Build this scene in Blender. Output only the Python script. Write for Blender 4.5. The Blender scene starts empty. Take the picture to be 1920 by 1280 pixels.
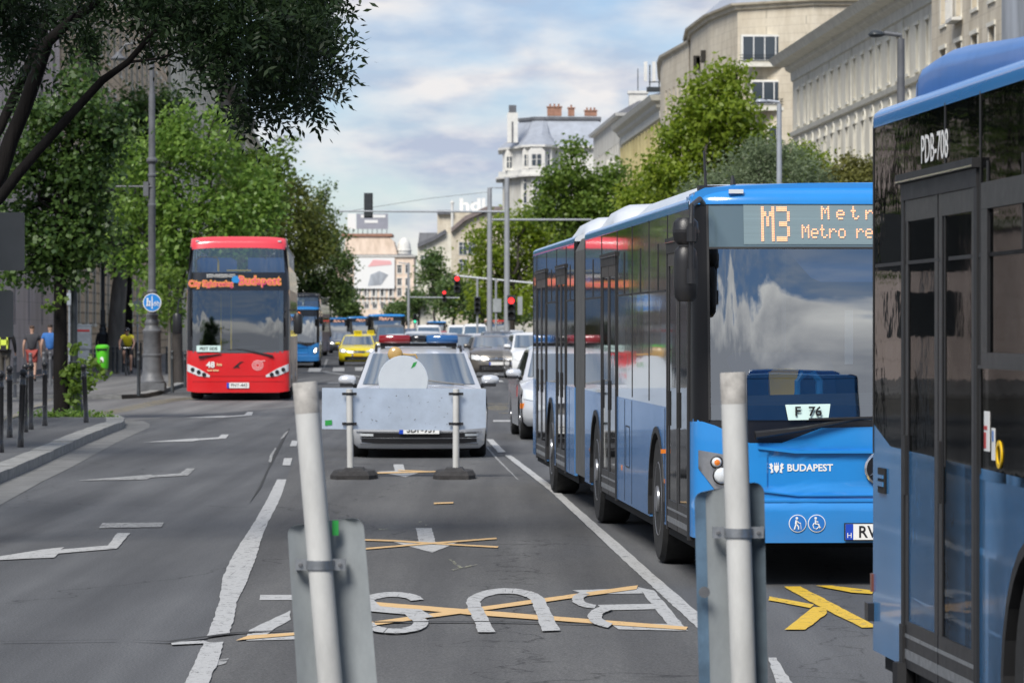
import bpy, math, random
import numpy as np
from mathutils import Vector, Matrix
R = math.radians
scene = bpy.context.scene
C = scene.collection
# ------------------------------------------------------------------ camera, sky, sun
FPX, HZ, CAMH = 6900.0, 616.0, 1.75            # focal length in photo pixels, horizon row, eye height
cd = bpy.data.cameras.new('camera'); cam = bpy.data.objects.new('camera', cd); C.objects.link(cam)
cd.sensor_width = 36; cd.lens = FPX/1920*36; cd.clip_start = .5; cd.clip_end = 6000
cam.location = (0, 0, CAMH); cam.rotation_euler = (R(90-.199), 0, 0)
cd.dof.use_dof = True; cd.dof.focus_distance = 24; cd.dof.aperture_fstop = 9.0
scene.camera = cam
SUN_EL, SUN_AZ = 46, 204                       # azimuth clockwise from +Y: behind the camera, to the left
w = bpy.data.worlds.new('World'); scene.world = w; w.use_nodes = True
nt = w.node_tree; nt.nodes.clear(); N = nt.nodes.new; Lk = nt.links.new
out = N('ShaderNodeOutputWorld'); bg = N('ShaderNodeBackground'); bg.inputs[1].default_value = .09
sky = N('ShaderNodeTexSky'); sky.sky_type = 'NISHITA'; sky.sun_disc = False
sky.sun_elevation = R(SUN_EL); sky.sun_rotation = R(SUN_AZ); sky.air_density = 1.0; sky.dust_density = 0; sky.ozone_density = 1.2
hs = N('ShaderNodeHueSaturation'); hs.inputs['Saturation'].default_value = 1.12; hs.inputs['Value'].default_value = 1
tc = N('ShaderNodeTexCoord'); mp = N('ShaderNodeMapping'); mp.inputs['Scale'].default_value = (1, 1, 2.9); mp.inputs['Location'].default_value = (.37, .1, .2)
n1 = N('ShaderNodeTexNoise'); n1.inputs['Scale'].default_value = 5.2; n1.inputs['Detail'].default_value = 12; n1.inputs['Roughness'].default_value = .58
n2 = N('ShaderNodeTexNoise'); n2.inputs['Scale'].default_value = 21; n2.inputs['Detail'].default_value = 7; n2.inputs['Roughness'].default_value = .5; n2.inputs['Distortion'].default_value = .25
n3 = N('ShaderNodeTexNoise'); n3.inputs['Scale'].default_value = 33; n3.inputs['Detail'].default_value = 5
av = N('ShaderNodeMix'); av.data_type = 'FLOAT'; av.inputs[0].default_value = .56
r1 = N('ShaderNodeValToRGB'); r1.color_ramp.elements[0].position = .40; r1.color_ramp.elements[1].position = .57
r1.color_ramp.elements[0].color = (.12, .12, .12, 1)
r2 = N('ShaderNodeValToRGB'); r2.color_ramp.elements[0].position = .40; r2.color_ramp.elements[1].position = .60
r2.color_ramp.elements[0].color = (3.9, 4.4, 5.5, 1); r2.color_ramp.elements[1].color = (6.9, 6.75, 6.75, 1)
mx = N('ShaderNodeMix'); mx.data_type = 'RGBA'
Lk(tc.outputs['Generated'], mp.inputs[0])
for n in (n1, n2, n3): Lk(mp.outputs[0], n.inputs['Vector'])
Lk(n1.outputs['Fac'], av.inputs[2]); Lk(n2.outputs['Fac'], av.inputs[3]); Lk(av.outputs[0], r1.inputs[0])
Lk(n3.outputs['Fac'], r2.inputs[0]); Lk(sky.outputs[0], hs.inputs['Color'])
tn = N('ShaderNodeMix'); tn.data_type = 'RGBA'; tn.blend_type = 'MULTIPLY'; tn.inputs[0].default_value = 1; tn.inputs[7].default_value = (.56, .62, .80, 1); Lk(hs.outputs[0], tn.inputs[6])
Lk(r1.outputs[0], mx.inputs[0]); Lk(tn.outputs[2], mx.inputs[6]); Lk(r2.outputs[0], mx.inputs[7])
# a bank of cumulus low in the sky behind the camera
sp = N('ShaderNodeSeparateXYZ'); Lk(tc.outputs['Generated'], sp.inputs[0]); mpc = N('ShaderNodeMapping'); mpc.inputs['Scale'].default_value = (1, 1, 1.9); Lk(tc.outputs['Generated'], mpc.inputs[0])
nc = N('ShaderNodeTexNoise'); nc.inputs['Scale'].default_value = 6.5; nc.inputs['Detail'].default_value = 12; nc.inputs['Roughness'].default_value = .5; Lk(mpc.outputs[0], nc.inputs['Vector'])
m1_ = N('ShaderNodeMath'); m1_.operation = 'MULTIPLY_ADD'; m1_.inputs[1].default_value = .20; m1_.inputs[2].default_value = .135; Lk(nc.outputs['Fac'], m1_.inputs[0])
m2_ = N('ShaderNodeMath'); m2_.operation = 'SUBTRACT'; Lk(m1_.outputs[0], m2_.inputs[0]); Lk(sp.outputs['Z'], m2_.inputs[1])
e1 = N('ShaderNodeMapRange'); e1.inputs[1].default_value = 0; e1.inputs[2].default_value = .012; Lk(m2_.outputs[0], e1.inputs[0])
e2 = N('ShaderNodeMapRange'); e2.inputs[1].default_value = .2; e2.inputs[2].default_value = -.2; Lk(sp.outputs['Y'], e2.inputs[0]); m3_ = N('ShaderNodeMath'); m3_.operation = 'MULTIPLY'; Lk(e1.outputs[0], m3_.inputs[0]); Lk(e2.outputs[0], m3_.inputs[1])
rc = N('ShaderNodeValToRGB'); nd = N('ShaderNodeTexNoise'); nd.inputs['Scale'].default_value = 14; nd.inputs['Detail'].default_value = 8; Lk(mpc.outputs[0], nd.inputs['Vector']); m4_ = N('ShaderNodeMath'); m4_.operation = 'MULTIPLY_ADD'; m4_.inputs[1].default_value = -7; Lk(m2_.outputs[0], m4_.inputs[0]); Lk(nd.outputs['Fac'], m4_.inputs[2]); Lk(m4_.outputs[0], rc.inputs[0])
rc.color_ramp.elements[0].position = .0; rc.color_ramp.elements[1].position = .6; rc.color_ramp.elements[0].color = (4.0, 4.2, 4.7, 1); rc.color_ramp.elements[1].color = (10.5, 10.3, 10, 1)
dk = N('ShaderNodeMix'); dk.data_type = 'RGBA'; dk.inputs[7].default_value = (1.5, 2.6, 4.4, 1); e3 = N('ShaderNodeMath'); e3.operation = 'MULTIPLY'; e3.inputs[1].default_value = .72; Lk(e2.outputs[0], e3.inputs[0]); Lk(e3.outputs[0], dk.inputs[0]); Lk(mx.outputs[2], dk.inputs[6])
mx2 = N('ShaderNodeMix'); mx2.data_type = 'RGBA'; Lk(m3_.outputs[0], mx2.inputs[0]); Lk(dk.outputs[2], mx2.inputs[6]); Lk(rc.outputs[0], mx2.inputs[7])
Lk(mx2.outputs[2], bg.inputs[0]); Lk(bg.outputs[0], out.inputs[0])
sd = bpy.data.lights.new('sun', 'SUN'); sun = bpy.data.objects.new('sun', sd); C.objects.link(sun)
sd.energy = 3.3; sd.angle = R(24); sd.color = (1, .95, .88)
a = R(SUN_AZ); e = R(SUN_EL)
sun.rotation_euler = Vector((math.sin(a)*math.cos(e), math.cos(a)*math.cos(e), math.sin(e))).to_track_quat('Z', 'Y').to_euler()
scene.view_settings.view_transform = 'Standard'; scene.view_settings.look = 'None'
scene.view_settings.exposure = 0.5; scene.view_settings.gamma = 1
scene.render.engine = 'CYCLES'
scene.cycles.max_bounces = 7; scene.cycles.transparent_max_bounces = 12; scene.cycles.use_denoising = True
scene.cycles.caustics_reflective = False; scene.cycles.caustics_refractive = False
scene.cycles.sample_clamp_indirect = 6
# ------------------------------------------------------------------ layout of the street (metres)
SK = -.0416                                    # the street runs slightly to the left of the view axis
def G(px, py):                                 # a point of the road surface
    y = FPX*CAMH/(py-HZ); return ((px-960)*y/FPX, y)
def X(px, D): return (px-960)*D/FPX
def Z(py, D): return CAMH+(HZ-py)*D/FPX
def S(W, D): return (W+SK*D, D)                # W metres right of the street axis, D metres ahead
# ------------------------------------------------------------------ helpers
def interp(pts, x):
    if x <= pts[0][0]: return pts[0][1]
    for (a, b), (c, d) in zip(pts, pts[1:]):
        if x <= c: return b+(d-b)*((x-a)/(c-a) if c > a else 0)
    return pts[-1][1]
class MB:
    def __init__(s): s.v = []; s.f = []; s.m = []; s.k = 0
    def mi(s, k): s.k = k; return s
    def add(s, vs, fs):
        o = len(s.v); s.v += [tuple(p) for p in vs]; s.f += [tuple(i+o for i in f) for f in fs]; s.m += [s.k]*len(fs); return s
    def box(s, x0, x1, y0, y1, z0, z1):
        return s.add([(x0,y0,z0),(x1,y0,z0),(x1,y1,z0),(x0,y1,z0),(x0,y0,z1),(x1,y0,z1),(x1,y1,z1),(x0,y1,z1)],
                     [(0,3,2,1),(4,5,6,7),(0,1,5,4),(1,2,6,5),(2,3,7,6),(3,0,4,7)])
    def rings(s, rs, caps=True, closed=True):
        n = len(rs[0]); vs = [p for r in rs for p in r]; fs = []
        for i in range(len(rs)-1):
            for j in range(n if closed else n-1):
                k = (j+1) % n; fs.append((i*n+j, i*n+k, (i+1)*n+k, (i+1)*n+j))
        if caps: fs += [tuple(range(n))[::-1], tuple(range((len(rs)-1)*n, len(rs)*n))]
        return s.add(vs, fs)
    def tube(s, path, rad, n=10, caps=True):
        path = [Vector(p) for p in path]; rs = []
        if not hasattr(rad, '__len__'): rad = [rad]*len(path)
        up = None
        for i, p in enumerate(path):
            d = (path[min(i+1, len(path)-1)]-path[max(i-1, 0)])
            d = d.normalized() if d.length > 1e-9 else Vector((0,0,1))
            if up is None: up = Vector((1,0,0)) if abs(d.x) < .8 else Vector((0,1,0))
            a = d.cross(up).normalized(); b = d.cross(a).normalized(); up = -b if False else up
            rs.append([p+a*math.cos(t)*rad[i]+b*math.sin(t)*rad[i] for t in [2*math.pi*k/n for k in range(n)]])
        return s.rings(rs, caps)
    def cyl(s, p0, p1, r0, r1=None, n=16): return s.tube([p0, p1], [r0, r0 if r1 is None else r1], n)
    def lathe(s, prof, c=(0,0,0), n=24, axis='z'):
        rs = []
        for r, h in prof:
            ring = []
            for k in range(n):
                t = 2*math.pi*k/n; u, v = r*math.cos(t), r*math.sin(t)
                ring.append({'z': (c[0]+u, c[1]+v, c[2]+h), 'x': (c[0]+h, c[1]+u, c[2]+v), 'y': (c[0]+u, c[1]+h, c[2]+v)}[axis])
            rs.append(ring)
        return s.rings(rs, True)
    def prism(s, pts, f0, f1):                 # a flat outline carried from f0(p) to f1(p)
        n = len(pts); vs = [f0(p) for p in pts]+[f1(p) for p in pts]
        return s.add(vs, [tuple(range(n)), tuple(range(n, 2*n))[::-1]]+[(i, (i+1) % n, n+(i+1) % n, n+i) for i in range(n)])
    def plate(s, pts, y0, y1): return s.prism(pts, lambda p: (p[0], y0, p[1]), lambda p: (p[0], y1, p[1]))
    def slab(s, pts, z0, z1): return s.prism(pts, lambda p: (p[0], p[1], z0), lambda p: (p[0], p[1], z1))
    def sheet(s, pts, z): return s.add([(p[0], p[1], z) for p in pts], [tuple(range(len(pts)))])
    def span(s, top, bot, f, nz=3, nx=20, inn=None, xs=None):
        if xs is None:
            a, b = max(top[0][0], bot[0][0]), min(top[-1][0], bot[-1][0])
            xs = sorted(set([a+(b-a)*i/nx for i in range(nx+1)]+[p[0] for p in top+bot if a <= p[0] <= b]))
        vs = []; fs = []; m = nz+1
        for x in xs:
            zt, zb = interp(top, x), interp(bot, x)
            for j in range(m): vs.append(f(x, zb+(zt-zb)*j/nz))
        n = len(xs)
        for i in range(n-1):
            for j in range(nz): fs.append((i*m+j, (i+1)*m+j, (i+1)*m+j+1, i*m+j+1))
        if inn:
            ring = [i*m for i in range(n)]+[(n-1)*m+j for j in range(1, m)]+[i*m+nz for i in range(n-2, -1, -1)]+[j for j in range(nz-1, 0, -1)]
            o = len(vs); vs += [tuple(Vector(vs[i])+Vector(inn)) for i in ring]; k = len(ring)
            fs += [(ring[i], o+i, o+(i+1) % k, ring[(i+1) % k]) for i in range(k)]
        return s.add(vs, fs)
    def build(s, name, mats, parent=None, smooth=None, loc=None, rot=None):
        me = bpy.data.meshes.new(name); me.from_pydata(s.v, [], s.f)
        mats = mats if isinstance(mats, (list, tuple)) else [mats]
        for m in mats: me.materials.append(M[m] if isinstance(m, str) else m)
        if len(mats) > 1: me.polygons.foreach_set('material_index', s.m)
        if smooth: me.polygons.foreach_set('use_smooth', [True]*len(s.f)); me.update(); me.set_sharp_from_angle(angle=R(smooth))
        me.update(); o = bpy.data.objects.new(name, me); C.objects.link(o)
        if parent: o.parent = parent
        if loc: o.location = loc
        if rot: o.rotation_euler = rot
        return o
def tag(o, label=None, cat=None, group=None, kind=None):
    if label: o['label'] = label
    if cat: o['category'] = cat
    if group: o['group'] = group
    if kind: o['kind'] = kind
    return o
def thing(name, label, cat, loc=(0,0,0), rz=0, group=None):
    o = bpy.data.objects.new(name, None); C.objects.link(o); o.location = loc; o.rotation_euler = (0, 0, rz); o.empty_display_size = .2
    return tag(o, label, cat, group)
def kids(o): return [c for c in C.objects if c.parent == o]
def copy_tree(o, parent=None):
    c = o.copy(); C.objects.link(c); c.parent = parent
    for ch in kids(o): copy_tree(ch, c)
    return c
def text(name, s, size, m, parent=None, loc=(0,0,0), rot=(0,0,0), ext=.001, bold=0, sx=1, align='CENTER'):
    cu = bpy.data.curves.new(name, 'FONT'); cu.body = s; cu.size = size; cu.extrude = ext; cu.offset = bold; cu.align_x = align; cu.align_y = 'CENTER'
    cu.resolution_u = 3
    t = bpy.data.objects.new(name, cu); C.objects.link(t); dg = bpy.context.evaluated_depsgraph_get()
    me = bpy.data.meshes.new_from_object(t.evaluated_get(dg)); bpy.data.objects.remove(t); bpy.data.curves.remove(cu)
    me.materials.clear(); me.materials.append(M[m]); me.name = name
    if sx != 1: me.transform(Matrix.Diagonal((sx, 1, 1, 1)))
    o = bpy.data.objects.new(name, me); C.objects.link(o); o.parent = parent; o.location = loc; o.rotation_euler = rot
    return o
UP = (R(90), 0, 0); SIDE = (R(90), 0, R(-90))
# ------------------------------------------------------------------ materials
M = {}
def nodes(m):
    t = m.node_tree; return t, t.nodes, t.links, t.nodes['Principled BSDF']
def mat(name, col, rough=.5, metal=0, spec=.5, var=0, vs=4, bump=0, bs=60, coat=0, emit=0, col2=None, stretch=None, bd=.01):
    m = bpy.data.materials.new(name); m.use_nodes = True; M[name] = m; t, n, l, p = nodes(m)
    c = (*col, 1); p.inputs['Base Color'].default_value = c; p.inputs['Roughness'].default_value = rough; p.inputs['Metallic'].default_value = metal
    p.inputs['Specular IOR Level'].default_value = spec; p.inputs['Coat Weight'].default_value = coat; p.inputs['Coat Roughness'].default_value = .05
    if emit: p.inputs['Emission Color'].default_value = c; p.inputs['Emission Strength'].default_value = emit
    if var or bump:
        tc = n.new('ShaderNodeTexCoord'); mp = n.new('ShaderNodeMapping'); l.new(tc.outputs['Object'], mp.inputs[0])
        if stretch: mp.inputs['Scale'].default_value = stretch
    if var:
        a = n.new('ShaderNodeTexNoise'); a.inputs['Scale'].default_value = vs; a.inputs['Detail'].default_value = 8; a.inputs['Roughness'].default_value = .65
        l.new(mp.outputs[0], a.inputs['Vector']); r = n.new('ShaderNodeValToRGB'); l.new(a.outputs['Fac'], r.inputs[0])
        r.color_ramp.elements[0].position = .32; r.color_ramp.elements[1].position = .68
        d = col2 or tuple(x*(1-var) for x in col)
        r.color_ramp.elements[0].color = (*d, 1); r.color_ramp.elements[1].color = (*[min(1, x*(1+var*.4)) for x in col], 1)
        l.new(r.outputs[0], p.inputs['Base Color'])
        q = n.new('ShaderNodeMapRange'); q.inputs[3].default_value = min(1, rough*1.25); q.inputs[4].default_value = rough*.8
        l.new(a.outputs['Fac'], q.inputs[0]); l.new(q.outputs[0], p.inputs['Roughness'])
    if bump:
        b = n.new('ShaderNodeTexNoise'); b.inputs['Scale'].default_value = bs; b.inputs['Detail'].default_value = 4; l.new(mp.outputs[0], b.inputs['Vector'])
        u = n.new('ShaderNodeBump'); u.inputs['Strength'].default_value = bump; u.inputs['Distance'].default_value = bd
        l.new(b.outputs['Fac'], u.inputs['Height']); l.new(u.outputs[0], p.inputs['Normal'])
    return m
def glass(name, tint, refl, wav=0):            # see-through pane with a mirror coat
    m = bpy.data.materials.new(name); m.use_nodes = True; M[name] = m; t = m.node_tree; n = t.nodes; l = t.links; n.clear()
    o = n.new('ShaderNodeOutputMaterial'); mx = n.new('ShaderNodeMixShader'); tr = n.new('ShaderNodeBsdfTransparent'); gl = n.new('ShaderNodeBsdfGlossy')
    tr.inputs[0].default_value = (*tint, 1); gl.inputs['Roughness'].default_value = .012; gl.inputs[0].default_value = (.93, .97, 1, 1)
    f = n.new('ShaderNodeLayerWeight'); f.inputs['Blend'].default_value = .25; ad = n.new('ShaderNodeMapRange'); ad.inputs[3].default_value = refl; ad.inputs[4].default_value = 1
    l.new(f.outputs['Fresnel'], ad.inputs[0]); l.new(ad.outputs[0], mx.inputs[0]); l.new(tr.outputs[0], mx.inputs[1]); l.new(gl.outputs[0], mx.inputs[2]); l.new(mx.outputs[0], o.inputs[0])
    if wav:
        tc = n.new('ShaderNodeTexCoord'); b = n.new('ShaderNodeTexNoise'); b.inputs['Scale'].default_value = 1.6; b.inputs['Detail'].default_value = 1
        l.new(tc.outputs['Object'], b.inputs['Vector']); u = n.new('ShaderNodeBump'); u.inputs['Strength'].default_value = 1; u.inputs['Distance'].default_value = wav
        l.new(b.outputs['Fac'], u.inputs['Height']); l.new(u.outputs[0], gl.inputs['Normal'])
    return m
def leafmat(name, c1, c2, tr=.3, sp=.4):
    m = bpy.data.materials.new(name); m.use_nodes = True; M[name] = m; t, n, l, p = nodes(m)
    g = n.new('ShaderNodeNewGeometry'); tc = n.new('ShaderNodeTexCoord'); a = n.new('ShaderNodeTexNoise'); a.inputs['Scale'].default_value = .7; a.inputs['Detail'].default_value = 3
    l.new(tc.outputs['Object'], a.inputs['Vector']); md = n.new('ShaderNodeMix'); md.data_type = 'FLOAT'; md.inputs[0].default_value = .55
    l.new(g.outputs['Random Per Island'], md.inputs[2]); l.new(a.outputs['Fac'], md.inputs[3]); r = n.new('ShaderNodeValToRGB'); l.new(md.outputs[0], r.inputs[0])
    r.color_ramp.elements[0].position = .2; r.color_ramp.elements[1].position = .8; r.color_ramp.elements[0].color = (*c1, 1); r.color_ramp.elements[1].color = (*c2, 1)
    l.new(r.outputs[0], p.inputs['Base Color']); p.inputs['Roughness'].default_value = .42; p.inputs['Specular IOR Level'].default_value = sp
    o = n['Material Output']; mx = n.new('ShaderNodeMixShader'); ts = n.new('ShaderNodeBsdfTranslucent'); mx.inputs[0].default_value = tr
    hv = n.new('ShaderNodeHueSaturation'); hv.inputs['Value'].default_value = 1.7; l.new(r.outputs[0], hv.inputs['Color']); l.new(hv.outputs[0], ts.inputs[0])
    l.new(p.outputs[0], mx.inputs[1]); l.new(ts.outputs[0], mx.inputs[2]); l.new(mx.outputs[0], o.inputs[0])
    return m
mat('bus_blue', (.022, .235, .62), .22, coat=.6, var=.07, vs=2)
mat('bus_blue_side', (.035, .20, .50), .24, coat=.25, spec=.45, var=.08, vs=1.2, bump=.25, bs=1.4, bd=.012)
mat('bus_blue_dusty', (.052, .235, .51), .25, coat=.5, var=.2, vs=1.6, bump=.1, bs=1.4)
mat('roof_white', (.62, .65, .68), .3, coat=.3, var=.12, vs=2)
mat('dark_glass', (.008, .009, .009), .01, spec=1, coat=1, bump=.4, bs=1.7, bd=.003)
mat('pane_dark', (.012, .014, .015), .03, spec=.8, bump=.3, bs=1.2, bd=.004)
mat('hood_blue', (.018, .15, .45), .3, coat=.15, spec=.35, var=.15, vs=1.5); mat('near_glass', (.005, .006, .006), .02, spec=.05, bump=.35, bs=1.9, bd=.004); mat('near_pane', (.007, .008, .008), .02, spec=.10, bump=.4, bs=1.4, bd=.004); mat('pillar_black', (.008, .008, .009), .35, spec=.25)
mat('rubber', (.012, .012, .013), .55, var=.2, vs=8)
mat('black_plastic', (.018, .018, .02), .38, var=.2, vs=14, bump=.1, bs=150)
mat('black_paint', (.01, .01, .012), .2, coat=.5)
mat('tyre', (.014, .014, .014), .8, var=.3, vs=12)
mat('under', (.006, .006, .006), .9)
mat('rim', (.42, .43, .45), .3, metal=.8, var=.2, vs=10)
mat('chrome', (.75, .76, .78), .12, metal=1)
mat('steel', (.42, .44, .46), .35, metal=.8, var=.3, vs=20)
mat('white', (.78, .78, .76), .5)
mat('ink', (.008, .008, .01), .5)
mat('eu_blue', (.01, .06, .45), .4)
mat('lamp_glass', (.65, .68, .7), .08, spec=.8, coat=1)
mat('amber', (.75, .2, .02), .2, coat=.6)
mat('led', (1, .40, .20), .5, emit=1.15)
mat('led_far', (1, .25, .05), .5, emit=1.3)
mat('led_pale', (1, .55, .40), .5, emit=.9)
mat('display', (.10, .145, .17), .15, coat=.7)
mat('headlit', (1, .93, .8), .5, emit=5)
mat('redlit', (1, .03, .03), .5, emit=1.7)
mat('greenlit', (.05, 1, .5), .5, emit=1.0)
mat('bellows', (.085, .087, .088), .7, var=.25, vs=10, stretch=(1, 6, .6))
def grime(name, z0=.95, amt=.55, col=(.16, .15, .135)):
    m = M[name]; t, n, l, p = nodes(m); s = p.inputs['Base Color'].links[0].from_socket; tc = n.new('ShaderNodeTexCoord'); sx = n.new('ShaderNodeSeparateXYZ'); l.new(tc.outputs['Object'], sx.inputs[0])
    a = n.new('ShaderNodeTexNoise'); a.inputs['Scale'].default_value = 3; a.inputs['Detail'].default_value = 8; a.inputs['Roughness'].default_value = .7; l.new(tc.outputs['Object'], a.inputs['Vector'])
    r = n.new('ShaderNodeMapRange'); r.inputs[1].default_value = z0; r.inputs[2].default_value = .2; r.inputs[3].default_value = 0; r.inputs[4].default_value = amt; l.new(sx.outputs['Z'], r.inputs[0]); u = n.new('ShaderNodeMath'); u.operation = 'MULTIPLY'; l.new(r.outputs[0], u.inputs[0]); l.new(a.outputs['Fac'], u.inputs[1])
    x = n.new('ShaderNodeMix'); x.data_type = 'RGBA'; x.inputs[7].default_value = (*col, 1); l.new(u.outputs[0], x.inputs[0]); l.new(s, x.inputs[6]); l.new(x.outputs[2], p.inputs['Base Color'])
grime('bus_blue_side'); grime('bus_blue_dusty', .9, .4); grime('bus_blue', .7, .35)
glass('windscreen', (.82, .90, .92), .34, .0007)
glass('coach_glass', (.62, .70, .70), .20, .003)
mat('car_glass', (.05, .085, .12), .03, spec=1, coat=1)
M['car_glass'].node_tree.nodes['Principled BSDF'].inputs['IOR'].default_value = 2.1
glass('car_screen', (.22, .26, .28), .38)
# ------------------------------------------------------------------ ground, road, pavements, markings
def asphalt(name, c, c2, crack=.5):
    m = bpy.data.materials.new(name); m.use_nodes = True; M[name] = m; t, n, l, p = nodes(m)
    tc = n.new('ShaderNodeTexCoord'); a = n.new('ShaderNodeTexNoise'); a.inputs['Scale'].default_value = .55; a.inputs['Detail'].default_value = 9; a.inputs['Roughness'].default_value = .62
    mp = n.new('ShaderNodeMapping'); mp.inputs['Scale'].default_value = (1.5, .28, 1); l.new(tc.outputs['Object'], mp.inputs[0]); l.new(mp.outputs[0], a.inputs['Vector'])
    r = n.new('ShaderNodeValToRGB'); l.new(a.outputs['Fac'], r.inputs[0]); r.color_ramp.elements[0].position = .3; r.color_ramp.elements[1].position = .7
    r.color_ramp.elements[0].color = (*c, 1); r.color_ramp.elements[1].color = (*c2, 1)
    g = n.new('ShaderNodeTexNoise'); g.inputs['Scale'].default_value = 75; g.inputs['Detail'].default_value = 3; g.inputs['Roughness'].default_value = .8; l.new(tc.outputs['Object'], g.inputs['Vector'])
    gr = n.new('ShaderNodeValToRGB'); l.new(g.outputs['Fac'], gr.inputs[0]); gr.color_ramp.elements[0].position = .34; gr.color_ramp.elements[1].position = .72
    gr.color_ramp.elements[0].color = (.45, .45, .45, 1); gr.color_ramp.elements[1].color = (2.1, 2.05, 1.95, 1)
    mu = n.new('ShaderNodeMix'); mu.data_type = 'RGBA'; mu.blend_type = 'MULTIPLY'; mu.inputs[0].default_value = .8
    l.new(r.outputs[0], mu.inputs[6]); l.new(gr.outputs[0], mu.inputs[7])
    ms_ = n.new('ShaderNodeMapping'); ms_.inputs['Scale'].default_value = (1.9, .045, 1); l.new(tc.outputs['Object'], ms_.inputs[0]); sn = n.new('ShaderNodeTexNoise'); sn.inputs['Scale'].default_value = 1.1; sn.inputs['Detail'].default_value = 5; l.new(ms_.outputs[0], sn.inputs['Vector'])
    sr = n.new('ShaderNodeValToRGB'); l.new(sn.outputs['Fac'], sr.inputs[0]); sr.color_ramp.elements[0].position = .35; sr.color_ramp.elements[1].position = .68; sr.color_ramp.elements[0].color = (.72, .72, .73, 1); sr.color_ramp.elements[1].color = (1.18, 1.18, 1.17, 1)
    m0 = n.new('ShaderNodeMix'); m0.data_type = 'RGBA'; m0.blend_type = 'MULTIPLY'; m0.inputs[0].default_value = 1; l.new(mu.outputs[2], m0.inputs[6]); l.new(sr.outputs[0], m0.inputs[7]); mu = m0
    wn = n.new('ShaderNodeTexNoise'); wn.inputs['Scale'].default_value = 1.4; wn.inputs['Detail'].default_value = 6; l.new(tc.outputs['Object'], wn.inputs['Vector'])
    va = n.new('ShaderNodeVectorMath'); va.operation = 'ADD'; l.new(tc.outputs['Object'], va.inputs[0]); l.new(wn.outputs['Color'], va.inputs[1])
    mp2 = n.new('ShaderNodeMapping'); mp2.inputs['Scale'].default_value = (.5, .16, 1); l.new(va.outputs[0], mp2.inputs[0])
    vo = n.new('ShaderNodeTexVoronoi'); vo.feature = 'DISTANCE_TO_EDGE'; vo.inputs['Scale'].default_value = .62; l.new(mp2.outputs[0], vo.inputs['Vector'])
    cr = n.new('ShaderNodeValToRGB'); l.new(vo.outputs['Distance'], cr.inputs[0]); cr.color_ramp.elements[0].position = .0; cr.color_ramp.elements[1].position = .0045
    cr.color_ramp.elements[0].color = (1-crack, 1-crack, 1-crack, 1); cr.color_ramp.elements[1].color = (1, 1, 1, 1)
    m2 = n.new('ShaderNodeMix'); m2.data_type = 'RGBA'; m2.blend_type = 'MULTIPLY'; m2.inputs[0].default_value = 1; l.new(mu.outputs[2], m2.inputs[6]); l.new(cr.outputs[0], m2.inputs[7])
    l.new(m2.outputs[2], p.inputs['Base Color']); p.inputs['Roughness'].default_value = .82; p.inputs['Specular IOR Level'].default_value = .3
    u = n.new('ShaderNodeBump'); u.inputs['Strength'].default_value = .6; u.inputs['Distance'].default_value = .006; l.new(g.outputs['Fac'], u.inputs['Height']); l.new(u.outputs[0], p.inputs['Normal'])
asphalt('asphalt', (.070, .073, .079), (.104, .108, .115))
asphalt('asphalt_lane', (.074, .075, .078), (.110, .111, .112), .65)
asphalt('asphalt_path', (.12, .12, .125), (.165, .165, .165), .2)
def paint(name, col, wear):
    m = mat(name, col, .65); t, n, l, p = nodes(m); tc = n.new('ShaderNodeTexCoord')
    a = n.new('ShaderNodeTexNoise'); a.inputs['Scale'].default_value = 9; a.inputs['Detail'].default_value = 9; a.inputs['Roughness'].default_value = .75
    l.new(tc.outputs['Object'], a.inputs['Vector']); r = n.new('ShaderNodeValToRGB'); l.new(a.outputs['Fac'], r.inputs[0])
    r.color_ramp.elements[0].position = wear; r.color_ramp.elements[1].position = wear+.1
    r.color_ramp.elements[0].color = (.13, .13, .13, 1); r.color_ramp.elements[1].color = (*col, 1)
    k = r.color_ramp.elements.new(.75); k.color = (*[x*.78 for x in col], 1)
    l.new(r.outputs[0], p.inputs['Base Color'])
    a2 = n.new('ShaderNodeTexNoise'); a2.inputs['Scale'].default_value = 26; a2.inputs['Detail'].default_value = 10; a2.inputs['Roughness'].default_value = .8; l.new(tc.outputs['Object'], a2.inputs['Vector'])
    mm = n.new('ShaderNodeMath'); mm.operation = 'MULTIPLY_ADD'; mm.inputs[1].default_value = .45; l.new(a.outputs['Fac'], mm.inputs[0]); l.new(a2.outputs['Fac'], mm.inputs[2])
    r2 = n.new('ShaderNodeValToRGB'); l.new(mm.outputs[0], r2.inputs[0]); r2.color_ramp.elements[0].position = wear+.27; r2.color_ramp.elements[1].position = wear+.31; r2.color_ramp.elements[0].color = (0, 0, 0, 1); r2.color_ramp.elements[1].color = (1, 1, 1, 1)
    l.new(r2.outputs[0], p.inputs['Alpha'])
paint('road_white', (.44, .44, .43), .34)
paint('road_worn', (.34, .34, .33), .385)
paint('road_yellow', (.68, .44, .03), .34)
paint('road_orange', (.66, .43, .19), .30)
paint('kerb_yellow', (.36, .29, .13), .46)
mat('soil', (.07, .065, .055), .95, var=.4, vs=3)
mat('granite_kerb', (.26, .26, .25), .8, var=.35, vs=6, bump=.4, bs=40)
mat('gutter', (.16, .16, .155), .85, var=.25, vs=2, bump=.3, bs=50)
mat('seam', (.028, .028, .028), .9)
def struct(mb, name, m): return tag(mb.build(name, m), kind='structure')
b = MB(); b.sheet([(-900, -60), (900, -60), (900, 4200), (-900, 4200)], -.03); struct(b, 'ground', 'soil')
def band(mb, w0, w1, d0, d1, z, step=40):
    ds = [d0]
    while ds[-1] < d1: ds.append(min(d1, ds[-1]+step))
    for a_, b_ in zip(ds, ds[1:]): mb.sheet([S(w0, a_), S(w1, a_), S(w1, b_), S(w0, b_)], z)
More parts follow.
